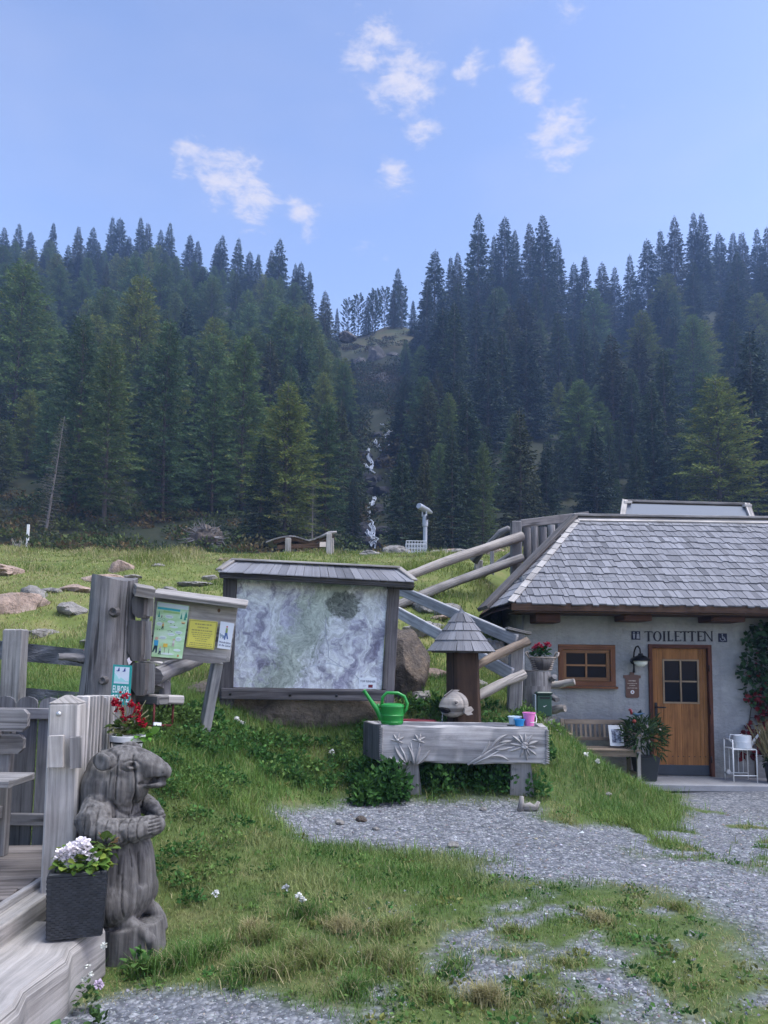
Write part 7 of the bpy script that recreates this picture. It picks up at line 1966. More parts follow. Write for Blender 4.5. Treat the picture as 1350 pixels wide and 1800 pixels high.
# ------------------------------------------------------------------ marmot carving
def build_marmot():
    d = 4.55
    def P(X, Y, y=0.0):     # pixel in the photograph -> point at depth offset y
        return at(120 + X / 4.737, 1300 + Y / 4.737, d) + Vector((0, y, 0))
    k = d / FPX / 4.737     # metres per zoom pixel
    b = MB()
    def E(X, Y, rx, rz, ry, y=0.0, rot=0.0):
        i0 = len(b.v); b.blob((0, 0, 0), (rx * k, ry, rz * k), 3, 0, 1); c = P(X, Y, y); R_ = Matrix.Rotation(math.radians(rot), 3, 'Y')
        for i in range(i0, len(b.v)): b.v[i] = c + R_ @ b.v[i]
    def Tb(pts, rad, n=14):
        q = [P(*p) for p in pts]; b.rod(q, [r * k for r in rad], n)
        for p, r in ((q[0], rad[0]), (q[-1], rad[-1])): b.blob(p, r * k, 2, 0, 1)
    # trunk of the body, seat, belly
    E(335, 720, 262, 390, .155); E(410, 1080, 295, 420, .205); E(460, 1200, 255, 310, .21); E(300, 520, 190, 230, .14); E(505, 1110, 205, 330, .185)
    # neck and head
    E(415, 380, 215, 240, .165); E(310, 390, 190, 240, .165); E(350, 270, 190, 190, .15); E(450, 228, 205, 180, .15); E(560, 340, 120, 180, .125)
    Tb([(520, 200, 0), (640, 225, 0), (740, 255, 0), (785, 268, 0)], [150, 130, 104, 76]); E(690, 358, 125, 42, .08, 0, 5); E(560, 330, 110, 105, .12)
    E(795, 238, 44, 48, .055); E(640, 190, 150, 78, .1, 0, 12)
    # near arm
    Tb([(310, 540, -.13), (305, 620, -.175), (350, 690, -.205), (460, 712, -.215), (610, 706, -.17), (725, 692, -.09), (760, 688, -.07)], [128, 148, 134, 116, 102, 92, 78])
    # far arm
    Tb([(420, 520, .15), (520, 560, .17), (640, 600, .12), (730, 625, .03), (765, 640, .0)], [90, 90, 75, 55, 50])
    # haunches and long feet
    E(430, 1290, 200, 190, .13, -.12); E(520, 1290, 170, 180, .13, .12)
    Tb([(500, 1440, -.12), (600, 1490, -.13), (690, 1545, -.13), (745, 1610, -.125), (772, 1690, -.12)], [70, 62, 56, 46, 30]); Tb([(600, 1400, .07), (690, 1440, .06), (750, 1510, .05), (775, 1580, .05)], [60, 54, 46, 34])
    # base stump
    q0, q1 = P(520, 1950), P(510, 1500); b.rod([q0, lerp(q0, q1, .5), q1], [.215, .205, .20], 24)
    tmp = link('marmot_tmp', b.mesh('marmot_tmp'))
    md = tmp.modifiers.new('r', 'REMESH'); md.mode = 'VOXEL'; md.voxel_size = .0072
    sm = tmp.modifiers.new('s', 'SMOOTH'); sm.factor = .5; sm.iterations = 5
    dg = bpy.context.evaluated_depsgraph_get(); me = bpy.data.meshes.new_from_object(tmp.evaluated_get(dg)); bpy.data.objects.remove(tmp)
    nv = len(me.vertices); co = np.empty(nv * 3); me.vertices.foreach_get('co', co); co = co.reshape(-1, 3); nm = np.empty(nv * 3); me.vertex_normals.foreach_get('vector', nm); nm = nm.reshape(-1, 3)
    o0 = np.array(P(0, 0)); ix = np.array(P(1000, 0)) - o0; iz = np.array(P(0, 1000)) - o0
    rel = co - o0; A_ = np.stack([ix[[0, 2]], iz[[0, 2]]], 1) / 1000; UV = np.linalg.solve(A_, rel[:, [0, 2]].T).T   # zoom-pixel coordinates of every vertex
    off = np.zeros(nv); near = nm[:, 1] < .35
    groove_shade = np.zeros(nv)  # shade in grooves, cracks and mouth as colour; dark eye and nostril too
    def groove(pts, w, dep, side=near, dark=1.0):
        best = np.full(nv, 1e9)
        for (ax, ay), (bx, by) in zip(pts[:-1], pts[1:]):
            dx, dy = bx - ax, by - ay; t = np.clip(((UV[:, 0] - ax) * dx + (UV[:, 1] - ay) * dy) / (dx * dx + dy * dy), 0, 1)
            best = np.minimum(best, np.hypot(UV[:, 0] - ax - t * dx, UV[:, 1] - ay - t * dy))
        off[side] -= (dep * np.exp(-(best / w) ** 2))[side]; groove_shade[side] = np.maximum(groove_shade, dark * np.exp(-(best / min(w * .7, 5.5)) ** 2))[side]
    both = np.ones(nv, bool)
    groove([(640, 352), (700, 340), (760, 328), (808, 318)], 13, .022, both); groove([(690, 335), (740, 322)], 16, .012, both)
    groove([(375 + 95 * math.cos(a) , 152 + 72 * math.sin(a)) for a in [i * .4 for i in range(0, 16)]], 9, .010, near, .35)
    groove([(580, 120), (595, 220), (612, 330), (605, 420), (570, 510), (560, 600)], 8, .013); groove([(470, 110), (478, 220), (470, 330), (465, 470)], 5, .007); groove([(425, 250), (420, 440)], 5, .006)
    groove([(180, 480), (200, 620), (240, 740), (320, 805), (470, 815), (640, 790), (745, 755)], 12, .016, near, .5); groove([(300, 440), (420, 470), (470, 560), (560, 620), (700, 620)], 12, .012, near, .4)
    for x in (285, 378, 455, 545, 605, 665): groove([(x, 500 if x < 420 else 600), (x + 4, 800)], 4.5, .006)
    for x, y0, y1 in ((390, 880, 1130), (410, 1130, 1420), (490, 850, 1050), (535, 1050, 1380), (580, 860, 1000), (320, 840, 1100), (215, 800, 960), (150, 700, 900), (640, 900, 1150)): groove([(x - 10, y0), (x + 6, (y0 + y1) / 2), (x + 14, y1)], 5, .008)
    for y in (640, 670, 700, 730): groove([(738, y - 18), (800, y - 22)], 6, .010, both)
    groove([(560, 700), (600, 860), (640, 1000), (660, 1150)], 20, .016, near, .3)
    e = np.hypot(UV[:, 0] - 578, (UV[:, 1] - 195) * 1.3); off[near] += (.013 * np.exp(-((e - 34) / 12) ** 2) - .012 * np.exp(-(e / 15) ** 2))[near]
    groove_shade[near] = np.maximum(groove_shade, np.exp(-(e / 15) ** 2))[near]; nq = np.hypot(UV[:, 0] - 805, UV[:, 1] - 268); groove_shade[near] = np.maximum(groove_shade, np.exp(-(nq / 9) ** 2))[near]
    groove([(520, 165), (560, 150), (610, 160), (640, 190)], 8, .007); groove([(505, 215), (545, 240), (600, 238)], 7, .006)
    chip = (fnoise(UV[:, 0] / 26 + UV[:, 1] / 60, UV[:, 1] / 15, 5, 2) - .5); armz = np.exp(-(((UV[:, 0] - 430) / 330) ** 4) - ((UV[:, 1] - 650) / 190) ** 4); off += chip * (.001 + .006 * armz)
    off += (fnoise(UV[:, 0] / 16, UV[:, 1] / 170, 15, 3) - .5) * .004
    co = co + nm * off[:, None]
    T = thing('marmot_carving', 'standing marmot carved from one grey log beside the deck post', 'carving', tuple(P(500, 1760)))
    me.vertices.foreach_set('co', (co - np.array(wloc(T))).ravel()); me.polygons.foreach_set('use_smooth', [True] * len(me.polygons)); me.materials.clear(); me.update(); aa = me.attributes.new('crack_dark', 'FLOAT', 'POINT'); aa.data.foreach_set('value', groove_shade.astype(np.float32))
    t = NT('carved_log_wood'); ob = t.tc.outputs['Object']
    g = t.noise(t.mapv(ob, (40, 40, 1.6)), 1.0, 4, .6, .1); n1 = t.noise(ob, 4.5, 5, .6)
    c = t.ramp(g, [(.3, (.055, .051, .05)), (.48, (.105, .099, .096)), (.68, (.165, .157, .152))]); c = t.mix(.35, c, t.ramp(n1, [(.3, (.6, .58, .57)), (.7, (1.3, 1.28, 1.26))]), 'MULTIPLY')
    ck = t.ramp(t.noise(t.mapv(ob, (13, 13, .8), (3, 1, 0)), 1.0, 2, .5), [(.62, 0.0), (.66, 1.0)]); c = t.mix(t.math('MULTIPLY', ck, .45), c, (.012, .011, .011))
    ca = t.n('ShaderNodeAttribute', attribute_name='crack_dark'); c = t.mix(t.math('MULTIPLY', ca.outputs['Fac'], .93), c, (.008, .007, .007))  # blackens grooves and cracks in place of their shade
    ch = t.voro(t.mapv(ob, (26, 26, 42)), 1.0)
    t.base(c).rough(.8, .25); t.bump(t.math('ADD', t.math('SUBTRACT', g, ck), t.math('MULTIPLY', ch, .5)), .35, .006)
    me.name = 'body'; link('body', me, t.m, T)
    for X, Y, y, s in ((378, 150, -.186, 1), (480, 98, .10, -1)):
        c_ = P(X, Y, y); bb = MB(); bb.blob((0, 0, 0), (92 * k, .02, 66 * k), 3, .03, 2); R_ = Matrix.Rotation(math.radians(20), 3, 'Y') @ Matrix.Rotation(math.radians(-22 * s), 3, 'Z')
        for i, v in enumerate(bb.v):
            h = math.hypot(v.x / (84 * k), v.z / (58 * k))
            if v.y * s < 0: v.y *= .2 + .8 * min(1, h)
            bb.v[i] = c_ + R_ @ v
        bb.build('ear', t.m, T, True)
build_marmot()

# ------------------------------------------------------------------ planters
def build_planters():
    q0, q1 = at(81, 1640, 3.98), at(181, 1636, 3.98); zb = .138; w = (q1.x - q0.x) * .93; cx = (q0.x + q1.x) / 2 - .045; cy = 3.98 + w / 2
    T = thing('rattan_planter', 'dark woven square planter with white geraniums on the timber step', 'planter', (cx, cy, zb))
    h = at(135, 1537, 3.96).z - zb
    t = NT('dark_rattan'); n = t.noise(t.tc.outputs['Object'], 40, 3, .6); t.base(t.ramp(n, [(.3, (.014, .016, .02)), (.7, (.035, .038, .046))])).rough(.45, .45)
    b = MB(); b.box((cx, cy, zb), (cx, cy, zb + h - .01), w - .018, w - .018, (0, 1, 0), w2=w + .004, h2=w + .004); b.build('core', M_DARKPLASTIC, T)
    # woven strands, every band bulging in and out
    nr = 26; b = MB()
    for r in range(nr):
        z = zb + .008 + (h - .03) * r / (nr - 1); ww = lerp(w - .012, w + .012, r / (nr - 1)) / 2
        for s in range(4):
            dx, dy = ((1, 0), (0, 1), (-1, 0), (0, -1))[s]; nx, ny = dy, -dx
            m = 14
            for i in range(m):
                u0, u1 = -ww + 2 * ww * i / m, -ww + 2 * ww * (i + 1) / m; o = .004 if (i + r) % 2 else .0005
                p0 = Vector((cx + dx * u0 + nx * (ww + o), cy + dy * u0 + ny * (ww + o), z)); p1 = Vector((cx + dx * u1 + nx * (ww + o), cy + dy * u1 + ny * (ww + o), z))
                b.box(p0, p1, .004, h / nr * .86, (0, 0, 1))
    tag(b.build('weave', t.m, T), kind='stuff')
    b = MB()
    for s in range(4):
        dx, dy = ((1, 0), (0, 1), (-1, 0), (0, -1))[s]; nx, ny = dy, -dx; ww = w / 2 + .004
        b.box((cx - dx * ww + nx * (ww - .012), cy - dy * ww + ny * (ww - .012), zb + h - .008), (cx + dx * (ww - .026) + nx * (ww - .012), cy + dy * (ww - .026) + ny * (ww - .012), zb + h - .008), .03, .02, ch=.004)
    b.build('rim', t.m, T)
    b = MB(); b.box((cx, cy, zb + h - .06), (cx, cy, zb + h - .04), w - .03, w - .03, (0, 1, 0)); b.build('soil', plain('dark_soil', (.03, .022, .017), .95, .1, 0, .4, 20), T)
    foliage('leaves', (cx + .02, cy - .04, zb + h + .03), (.15, .13, .07), 260, .042, (.09, .17, .03), T, .9, .95, (.15, .2, .035))
    foliage('leaves', (cx + .13, cy + .02, zb + h + .08), (.05, .06, .08), 40, .05, (.08, .13, .03), T, .9, .9, (.2, .12, .06))
    for X, Y, r in ((108, 1498, .045), (122, 1492, .04), (135, 1488, .042), (140, 1500, .035), (112, 1510, .03), (152, 1507, .022)): blossom_cluster('blossom', at(X, Y, 4.03), r, 34, (.88, .82, .85), T, .024, .08)
    T.rotation_euler = (0, 0, math.radians(18))
    # white pot with red geraniums hung on the slat screen
    d = 5.15; c = at(225, 1292, d); W = .118
    F = thing('white_flower_pot', 'white pot of red geraniums hanging behind the marmot carving', 'flower pot', (c.x, d, c.z - .2))
    b = MB(); b.lathe((c.x, d, c.z - .2), [(.085, 0), (.1, .16), (.118, .162), (.122, .198), (.115, .2), (.105, .19)], 28); b.build('pot', M_WHITE, F, True, 40)
    b = MB(); b.rod([(c.x + math.cos(a) * .112, d + math.sin(a) * .112, c.z - .045) for a in [6.283 * i / 20 for i in range(20)]], .005, 5, closed=True)
    for a in (3.7, 4.7, 5.7): b.rod([(c.x + math.cos(a) * .114, d + math.sin(a) * .114, c.z - .045), (c.x + math.cos(a) * .09, d + math.sin(a) * .09, c.z - .2)], .004, 5)
    b.build('wire_holder', M_IRON, F, True)
    foliage('leaves', (c.x, d, c.z + .04), (.13, .1, .07), 120, .05, (.07, .12, .03), F, .9, .9, (.16, .17, .06))
    foliage('leaves', (c.x + .11, d - .02, c.z + .0), (.05, .05, .03), 14, .07, (.1, .24, .03), F, .9, .8)
    b = MB()
    for i in range(26): a = random.uniform(0, 6.28); e = Vector((c.x + random.uniform(-.12, .14), d + random.uniform(-.06, .06), c.z + random.uniform(.1, .27))); b.rod([(c.x + .03 * math.cos(a), d, c.z), lerp(Vector((c.x, d, c.z)), e, .6) + Vector((0, 0, .02)), e], .003, 4)
    b.build('stems', plain('pale_stems', (.3, .28, .16), .7, .2), F)
    for X, Y, r in ((217, 1222, .035), (206, 1235, .03), (210, 1250, .03), (222, 1265, .035), (238, 1245, .035), (240, 1255, .03), (247, 1265, .025), (251, 1273, .02), (202, 1237, .02), (230, 1238, .02)): blossom_cluster('blossom', at(X, Y, d - .03), r, 13, (.42, .008, .03), F, .02, .4)
build_planters()

# ------------------------------------------------------------------ things up on the crest
def build_crest():
    d = 20.8
    T = thing('wave_lounger', 'wave shaped wooden lounger on the crest in front of the trees', 'lounger', tuple(at(530, 972, d)))
    prof = [(468, 954), (480, 949), (495, 945), (508, 943), (520, 944), (532, 948), (543, 951), (552, 949), (562, 944), (574, 938), (585, 934)]
    w = .9; c0 = [at(x, y, d) for x, y in prof]; n = len(c0)
    # slats across the wave
    for i in range(n - 1):
        for s in range(2):
            a, c = lerp(c0[i], c0[i + 1], s / 2), lerp(c0[i], c0[i + 1], (s + .9) / 2); up = (c - a).cross(Vector((0, 1, 0))).normalized(); up = -up if up.z < 0 else up
            b = MB(); b.prism([a, c, c + up * .035, a + up * .035], (0, w, 0), (0, 1, 0)); b.build('slat', W_GREY, T)
    for y in (.08, w - .14):
        b = MB()
        for i in range(1, n - 1):
            a, c = c0[i] + Vector((0, y, -.002)), c0[i + 1] + Vector((0, y, -.002)) if i + 1 < n else None
            b.prism([a, c, c - Vector((0, 0, .1)), a - Vector((0, 0, .1))], (0, .05, 0), (1, 0, 0))
        b.build('side_beam', W_BROWN, T)
    for px, pt, ww in ((507, 946, .16), (579, 938, .15)):
        for y in (-.02, w - .1):
            q = at(px, pt, d); g = Z(q.x, d + y) - .1; b = MB(); b.box((q.x, d + y, g), (q.x, d + y, q.z), ww, .12, (0, 1, 0), ch=.01); b.build('leg', W_PALE, T)
    b = MB(); b.box(at(488, 962, d + .1), at(575, 958, d + .1), .06, .12); b.build('stretcher', W_BROWN, T)
    b = MB(); b.rod([at(560, 946, d), at(578, 937, d), at(592, 935, d)], [.03, .06, .03], 7, .2); b.build('carved_tip', W_GREY, T, True)
    b = MB(); b.box(at(562, 957, d - .06), at(573, 957, d - .06), .02, .14); b.build('white_plate', ink((.72, .60, .52)), T)
    # telescope
    d = 22.6; q = at(747, 975, d); g = Z(q.x, d) - .1
    S = thing('coin_telescope', 'silver viewing telescope on a column at the crest', 'telescope', (q.x, d, g))
    st = plain('silver_paint', (.30, .32, .36), .35, .5, .2, .05)
    zt = at(747, 905, d).z
    b = MB(); b.lathe((q.x, d, g), [(.085, 0), (.066, .1), (.066, at(747, 926, d).z - g), (.088, at(747, 925, d).z - g), (.088, at(747, 908, d).z - g), (.06, zt - g)], 18); b.build('column', st, S, True, 40)
    for s in (-.07, .05): b = MB(); b.box((q.x + s - .02, d, zt - .05), (q.x + s - .02, d, zt + .16), .04, .1, (0, 1, 0)); b.build('fork', st, S)
    a, c = at(736, 889, d - .3), at(758, 901, d + .3); b = MB(); b.rod([a, lerp(a, c, .06), lerp(a, c, .3), lerp(a, c, .75), c], [.085, .095, .095, .085, .05], 14); b.build('tube', st, S, True, 40)
    b = MB(); b.box((q.x + .06, d - .1, zt - .16), (q.x + .06, d - .1, zt - .04), .06, .08, (0, 1, 0)); b.build('coin_box', M_IRON, S)
    # wire basket
    d = 22.0; xa, xb = at(714, 970, d).x, at(750, 970, d).x; z0 = Z((xa + xb) / 2, d) - .02; z1 = at(732, 951, d).z
    WG = plain('pale_wire_paint', (.42, .44, .48), .5, .4)
    B = thing('wire_basket', 'white wire basket at the foot of the telescope', 'basket', ((xa + xb) / 2, d, z0))
    for k in range(8):
        x = lerp(xa, xb, k / 7)
        for y in (d, d + .5): b = MB(); b.rod([(x, y, z0), (x, y, z1)], .014, 5); b.build('wire', WG, B)
    for k in range(5):
        z = lerp(z0 + .04, z1, k / 4); b = MB(); b.rod([(xa, d, z), (xb, d, z), (xb, d + .5, z), (xa, d + .5, z)], .014, 5, closed=True); b.build('wire_ring', WG, B)
    # white marker pole and little shrub to its left
    q = at(48, 960, 30); b = MB(); b.box((q.x, 30, Z(q.x, 30) - .2), (at(50, 922, 30).x, 30, at(50, 922, 30).z), .09, .06, (0, 1, 0)); tag(b.build('marker_pole', M_WHITE), 'white marker pole at the forest edge on the left', 'pole')
    T2 = thing('thorn_shrub', 'tiny grey dry shrub left of the white marker pole', 'shrub', (at(36, 965, 29).x, 29, Z(at(36, 965, 29).x, 29)))
    b = MB(); c = wloc(T2)
    for k in range(40): a = random.uniform(0, 6.28); b.rod([c, c + Vector((math.cos(a) * .2, math.sin(a) * .2, random.uniform(.25, .6))), c + Vector((math.cos(a) * .35, math.sin(a) * .35, random.uniform(.4, .8)))], [.015, .012, .006], 4)
    b.build('twigs', W_GREY, T2)
    # upturned roots
    q = at(362, 945, 36); z = Z(q.x, 36)
    R_ = thing('root_plate', 'upturned brown root plate of a fallen tree at the forest edge', 'roots', (q.x, 36, z))
    b = MB(); b.blob((q.x, 36, z + .45), (.75, .35, .6), 4, .35, 2.2, 5); b.build('earth_clod', R_BROWN, R_, True)
    b = MB()
    for k in range(70):
        a = random.uniform(0, 6.28); o = Vector((q.x + math.cos(a) * .5, 36 - random.uniform(0, .4), z + .5 + math.sin(a) * .45)); e = o + Vector((math.cos(a) * random.uniform(.2, .8), random.uniform(-.4, .2), math.sin(a) * random.uniform(.2, .6)))
        b.rod([o, lerp(o, e, .5) + Vector((random.gauss(0, .08), 0, random.gauss(0, .08))), e], [.035, .02, .008], 4)
    b.build('root', W_TRUNK, R_)
build_crest()
# ------------------------------------------------------------------ waterfall and cliff
def build_waterfall():
    def G(px, py, lift=.25):
        for d in np.arange(38, 140, .25):
            p = at(px, py, d)
            if p.z <= Z(p.x, p.y): return p + Vector((0, -.3, lift))
        return at(px, py, 90)
    runs = [[(672, 752), (680, 757), (686, 765), (676, 772), (682, 782), (684, 790), (668, 800)], [(688, 762), (684, 770)], [(664, 778), (660, 785), (668, 792)], [(648, 795), (645, 806), (655, 820), (652, 833)], [(640, 822), (650, 832), (658, 838)],
            [(648, 840), (660, 852)], [(658, 881), (652, 893), (645, 906), (640, 920)], [(655, 890), (648, 908), (644, 920)], [(636, 921), (648, 925), (655, 932), (658, 942), (656, 955), (658, 968)], [(642, 935), (650, 950), (654, 962)]]
    t = NT('white_water'); n = t.noise(t.tc.outputs['Object'], 3, 5, .7); t.base(t.ramp(n, [(.35, (.16, .19, .26)), (.6, (.45, .49, .58))])).rough(.3, .4)
    T = thing('waterfall', 'thin white waterfall tumbling down the dark gully', 'waterfall', tuple(G(658, 966)))
    for r in runs:
        pts = [G(*p) for p in r]; b = MB(); fine = []
        for a, c in zip(pts[:-1], pts[1:]):
            for k in range(4): fine.append(lerp(a, c, k / 4) + Vector((random.gauss(0, .05), 0, random.gauss(0, .03))))
        fine.append(pts[-1])
        for st in range(5):
            o_ = Vector((random.gauss(0, .09), 0, random.gauss(0, .05)))
            b.rod([f_ + o_ + Vector((random.gauss(0, .035), 0, random.gauss(0, .03))) for f_ in fine], [random.uniform(.025, .06) for i in fine], 5, .3)
        b.build('cascade', t.m, T, True)
    wet = rock_mat('wet_dark_rock', (.012, .012, .016), (.03, .03, .036), (.07, .066, .075), .8); gr = rock_mat('cliff_rock', (.03, .03, .033), (.085, .08, .08), (.19, .18, .18), 1.1)
    rd = random.Random(4)
    def crag(label, p, r, m, s): rock(label, p, r, m, s, 4, .3, 1.7, rd.uniform(0, 3), 'rock', None)
    spots = [(690, 775), (662, 768), (672, 815), (640, 805), (664, 845), (636, 850), (668, 900), (628, 915), (672, 940), (640, 960), (634, 895), (676, 870), (655, 870), (632, 940)]
    for i, (px, py) in enumerate(spots):
        p = G(px, py, 0); tag(rock('wet dark rock in the gully beside the falling water', (p.x, p.y + .6, p.z), (rd.uniform(.7, 1.3), .9, rd.uniform(.6, 1.1)), wet, 200 + i, 3, .3, 1.6, rd.uniform(0, 3)), group='wet rocks along the waterfall')
    cl = [(662, 632, 1.5, 4.2), (648, 668, 1.2, 3.0), (666, 672, 1.6, 3.0), (630, 640, 1.1, 2.2), (626, 672, 1.6, 2.0), (640, 690, 1.4, 1.4), (600, 600, 1.1, 1.8), (690, 625, 1.1, 1.6), (610, 588, .9, 1.4), (684, 672, 1.4, 2.2), (840, 765, 1.0, 1.2)]
    for i, (px, py, w, h) in enumerate(cl):
        p = G(px, py, 0); lab = 'grey vertical crag of the cliff above the waterfall' if i < 10 else 'dark boulder in a clearing between the spruces'
        o = rock(lab, (p.x, p.y + .8, p.z), (w * 1.2, 1.0, h * .6), gr, 230 + i, 4, .22, 2.4, rd.uniform(-.3, .3)); 
        if i < 10: o['group'] = 'crags of the cliff'
build_waterfall()

# ------------------------------------------------------------------ undergrowth at the forest edge and on the cliff
def leaf_cloud(name, label, spots, mat, kind='stuff', lw=.5, cat='undergrowth'):
    """spots: (centre, radius xyz, n, leaf length, colour)"""
    V, C = [], []
    rg = np.random.default_rng(len(spots) + 3)
    for c, r, n, ln, col in spots:
        d = rg.normal(size=(n, 3)); d[:, 2] = np.abs(d[:, 2]) * .9; d /= np.linalg.norm(d, axis=1)[:, None]
        base = np.array(c) + d * np.array(r) * (rg.random(n) ** .4)[:, None]
        e = d * .7 + rg.normal(size=(n, 3)) * .6; e /= np.linalg.norm(e, axis=1)[:, None]
        L_ = ln * rg.uniform(.6, 1.35, n); w = np.cross(e, rg.normal(size=(n, 3))); w /= np.linalg.norm(w, axis=1)[:, None] + 1e-9
        V.append(np.stack([base, base + e * (L_ * .45)[:, None] + w * (L_ * lw * .5)[:, None], base + e * L_[:, None], base + e * (L_ * .45)[:, None] - w * (L_ * lw * .5)[:, None]], 1))
        C.append(np.repeat(np.array(col)[None] * rg.uniform(.6, 1.4, n)[:, None], 4, 0))
    V = np.concatenate(V).reshape(-1, 3); C = np.concatenate(C)
    o = link(name, np_mesh(name, V, np.arange(len(V)).reshape(-1, 4), mat, C)); return tag(o, label, cat, kind=kind)
def build_undergrowth():
    rd = random.Random(12); sp = []
    knoll = [(.04, .05, .02), (.055, .045, .022)]
    for k in range(40):
        d = rd.uniform(113, 127); px = rd.uniform(590, 735); x = (px - 675) / FPX * d; r = rd.uniform(.5, 1.2)
        sp.append(((x, d, Z(x, d)), (r * 1.4, r, r * .45), 110, .28, rd.choice(knoll)))
    greens = [(.05, .075, .022), (.04, .06, .02), (.065, .085, .025), (.075, .07, .03), (.09, .065, .03), (.035, .05, .025)]
    for k in range(420):
        d = rd.uniform(29, 48); px = rd.uniform(-80, 1430); x = (px - 675) / FPX * d
        if abs(px - 655) < 26: continue
        r = rd.uniform(.35, 1.0) * (1 if px < 620 else .8)
        sp.append(((x, d, Z(x, d) + r * .1), (r * 1.3, r * 1.2, r * rd.uniform(.5, .9)), int(130 * r + 50), .2, rd.choice(greens)))
    for k in range(420):   # brush that covers the gully sides, cliff ledges and steep floor
        d = rd.uniform(48, 113); px = rd.uniform(575, 740); x = (px - 675) / FPX * d
        if abs(px - 660) < 32 and d < 92: continue
        r = rd.uniform(.5, 1.3) * (1 + d / 160)
        sp.append(((x, d, Z(x, d) + r * .1), (r * 1.3, r * 1.2, r * rd.uniform(.5, 1.0)), int(90 * r + 40), .3, rd.choice([(.03, .045, .018), (.024, .036, .018), (.04, .05, .02), (.05, .04, .02)])))
    leaf_cloud('undergrowth', 'low bushes and brush along the forest edge and gully', sp, M_LARCH, lw=.55)
build_undergrowth()

# ------------------------------------------------------------------ weeds on the bank, under the trough
def build_weeds():
    rd = random.Random(21); sp = []
    deep, mid, lite = (.038, .105, .026), (.06, .14, .034), (.11, .185, .048)
    def clump(px, py, d, r, h, n, ln, col): p = at(px, py, d); z = Z(p.x, d); sp.append(((p.x, d, z + .02), (r, r * .8, h), n, ln, col))
    # under and around the trough
    for px in range(640, 960, 14):
        if 905 < px < 935: continue
        clump(px + rd.uniform(-5, 5), 1390, rd.uniform(7.98, 8.4), .16, rd.uniform(.2, .36), 150, .06, rd.choice([deep, deep, mid]))
    for px, py in ((650, 1370), (660, 1350), (672, 1360), (680, 1380), (690, 1370), (655, 1385), (700, 1385), (640, 1350)): clump(px, py, rd.uniform(7.75, 8.0), .15, rd.uniform(.2, .42), 190, .07, rd.choice([deep, mid]))
    # leafy band on the bank below the map board
    for k in range(70):
        px = rd.uniform(270, 650); d = rd.uniform(8.3, 9.1) - (650 - px) / 380 * 1.2; clump(px, 1300, d, rd.uniform(.12, .2), rd.uniform(.07, .17), 130, .048, rd.choice([deep, mid, mid, lite]))
    # behind the trough, beside the fountain and the stump
    for k in range(48):
        px = rd.uniform(690, 985); d = rd.uniform(8.75, 9.6); clump(px, 1250, d, .14, rd.uniform(.08, .2), 90, .055, rd.choice([mid, lite, deep]))
    # left bank behind the marmot
    for k in range(34):
        px = rd.uniform(255, 420); d = rd.uniform(4.9, 7.2); clump(px, 1450, d, rd.uniform(.08, .15), rd.uniform(.06, .2), 90, .032, rd.choice([deep, mid, lite]))
    for k in range(620):     # low clover and plantain in the turf
        y = 3.1 + 5.2 * rd.random() ** 1.3; x = rd.uniform(-.45, .5) * (y + .5)
        if (x < -1.4 and y < 5.6) or float(gravel_mask(np.array([x]), np.array([y]))[0]) > .5: continue
        sp.append(((x, y, Z(x, y)), (rd.uniform(.05, .13), .08, .03), rd.randint(14, 34), rd.uniform(.02, .034), rd.choice([deep, mid, lite, lite, (.16, .17, .05)])))
    leaf_cloud('weeds', 'nettles and dock leaves growing thickly on the bank and under the trough', sp, M_LEAF, lw=.6, cat='weeds')
    def herb(label, px, py, d, r, h, n, ln, col, col2=None):
        p = at(px, py, d); z = Z(p.x, d); T = thing('leafy_herb', label, 'plant', (p.x, d, z)); foliage('leaves', (p.x, d, z + h * .3), (r, r, h), n, ln, col, T, .9, .75, col2, .8); return T, Vector((p.x, d, z))
    herb('leafy green plant at the lower left corner before the step', 88, 1790, 3.18, .09, .13, 70, .075, (.05, .15, .035), (.09, .2, .05))
    herb('small herb with round leaves growing at the marmot base', 245, 1652, 4.25, .09, .08, 34, .06, (.06, .14, .035), (.1, .19, .05))
    T, p = herb('wispy plant with tiny white flowers beside the step end', 155, 1705, 3.78, .045, .11, 50, .03, (.045, .1, .03), (.08, .13, .04))
    for X, Y in ((155, 1700), (158, 1712), (148, 1720), (183, 1662)): blossom_cluster('blossom', at(X, Y, 3.76), .012, 8, (.75, .75, .68), T, .012)
    T, p = herb('low plant with one pale lilac blossom at the gravel edge', 172, 1740, 3.6, .06, .05, 30, .04, (.05, .1, .03))
    blossom_cluster('blossom', at(174, 1731, 3.58), .016, 18, (.55, .45, .55), T, .015)
    for i, (px, py, d, c) in enumerate([(522, 1602, 4.75, (.8, .8, .78)), (530, 1608, 4.7, (.78, .78, .74)), (500, 1588, 4.85, (.5, .52, .55)), (415, 1277, 8.2, (.8, .8, .78)), (425, 1286, 8.1, (.8, .8, .78)), (377, 1595, 4.85, (.8, .8, .8)), (985, 1282, 9.2, (.8, .8, .78)), (1030, 1337, 9.1, (.8, .8, .76)), (1050, 1350, 9.0, (.8, .8, .76)), (458, 1245, 9.2, (.8, .8, .76)), (583, 1340, 8.3, (.8, .8, .76))]):
        p = hit(px, py + 4, 3.0, 12); T = thing('white_wildflower', 'small white wildflower standing in the grass of the bank', 'flower', tuple(p), 'white wildflowers in the grass')
        b = MB(); b.rod([p, p + Vector((.005, 0, .09))], .002, 4); b.build('stem', plain('flower_stem', (.06, .12, .03), .7, .2) if i == 0 else bpy.data.materials['flower_stem'], T)
        blossom_cluster('blossom', p + Vector((.005, 0, .1)), .016 if d < 6 else .024, 12, c, T, .016 if d < 6 else .024)
build_weeds()

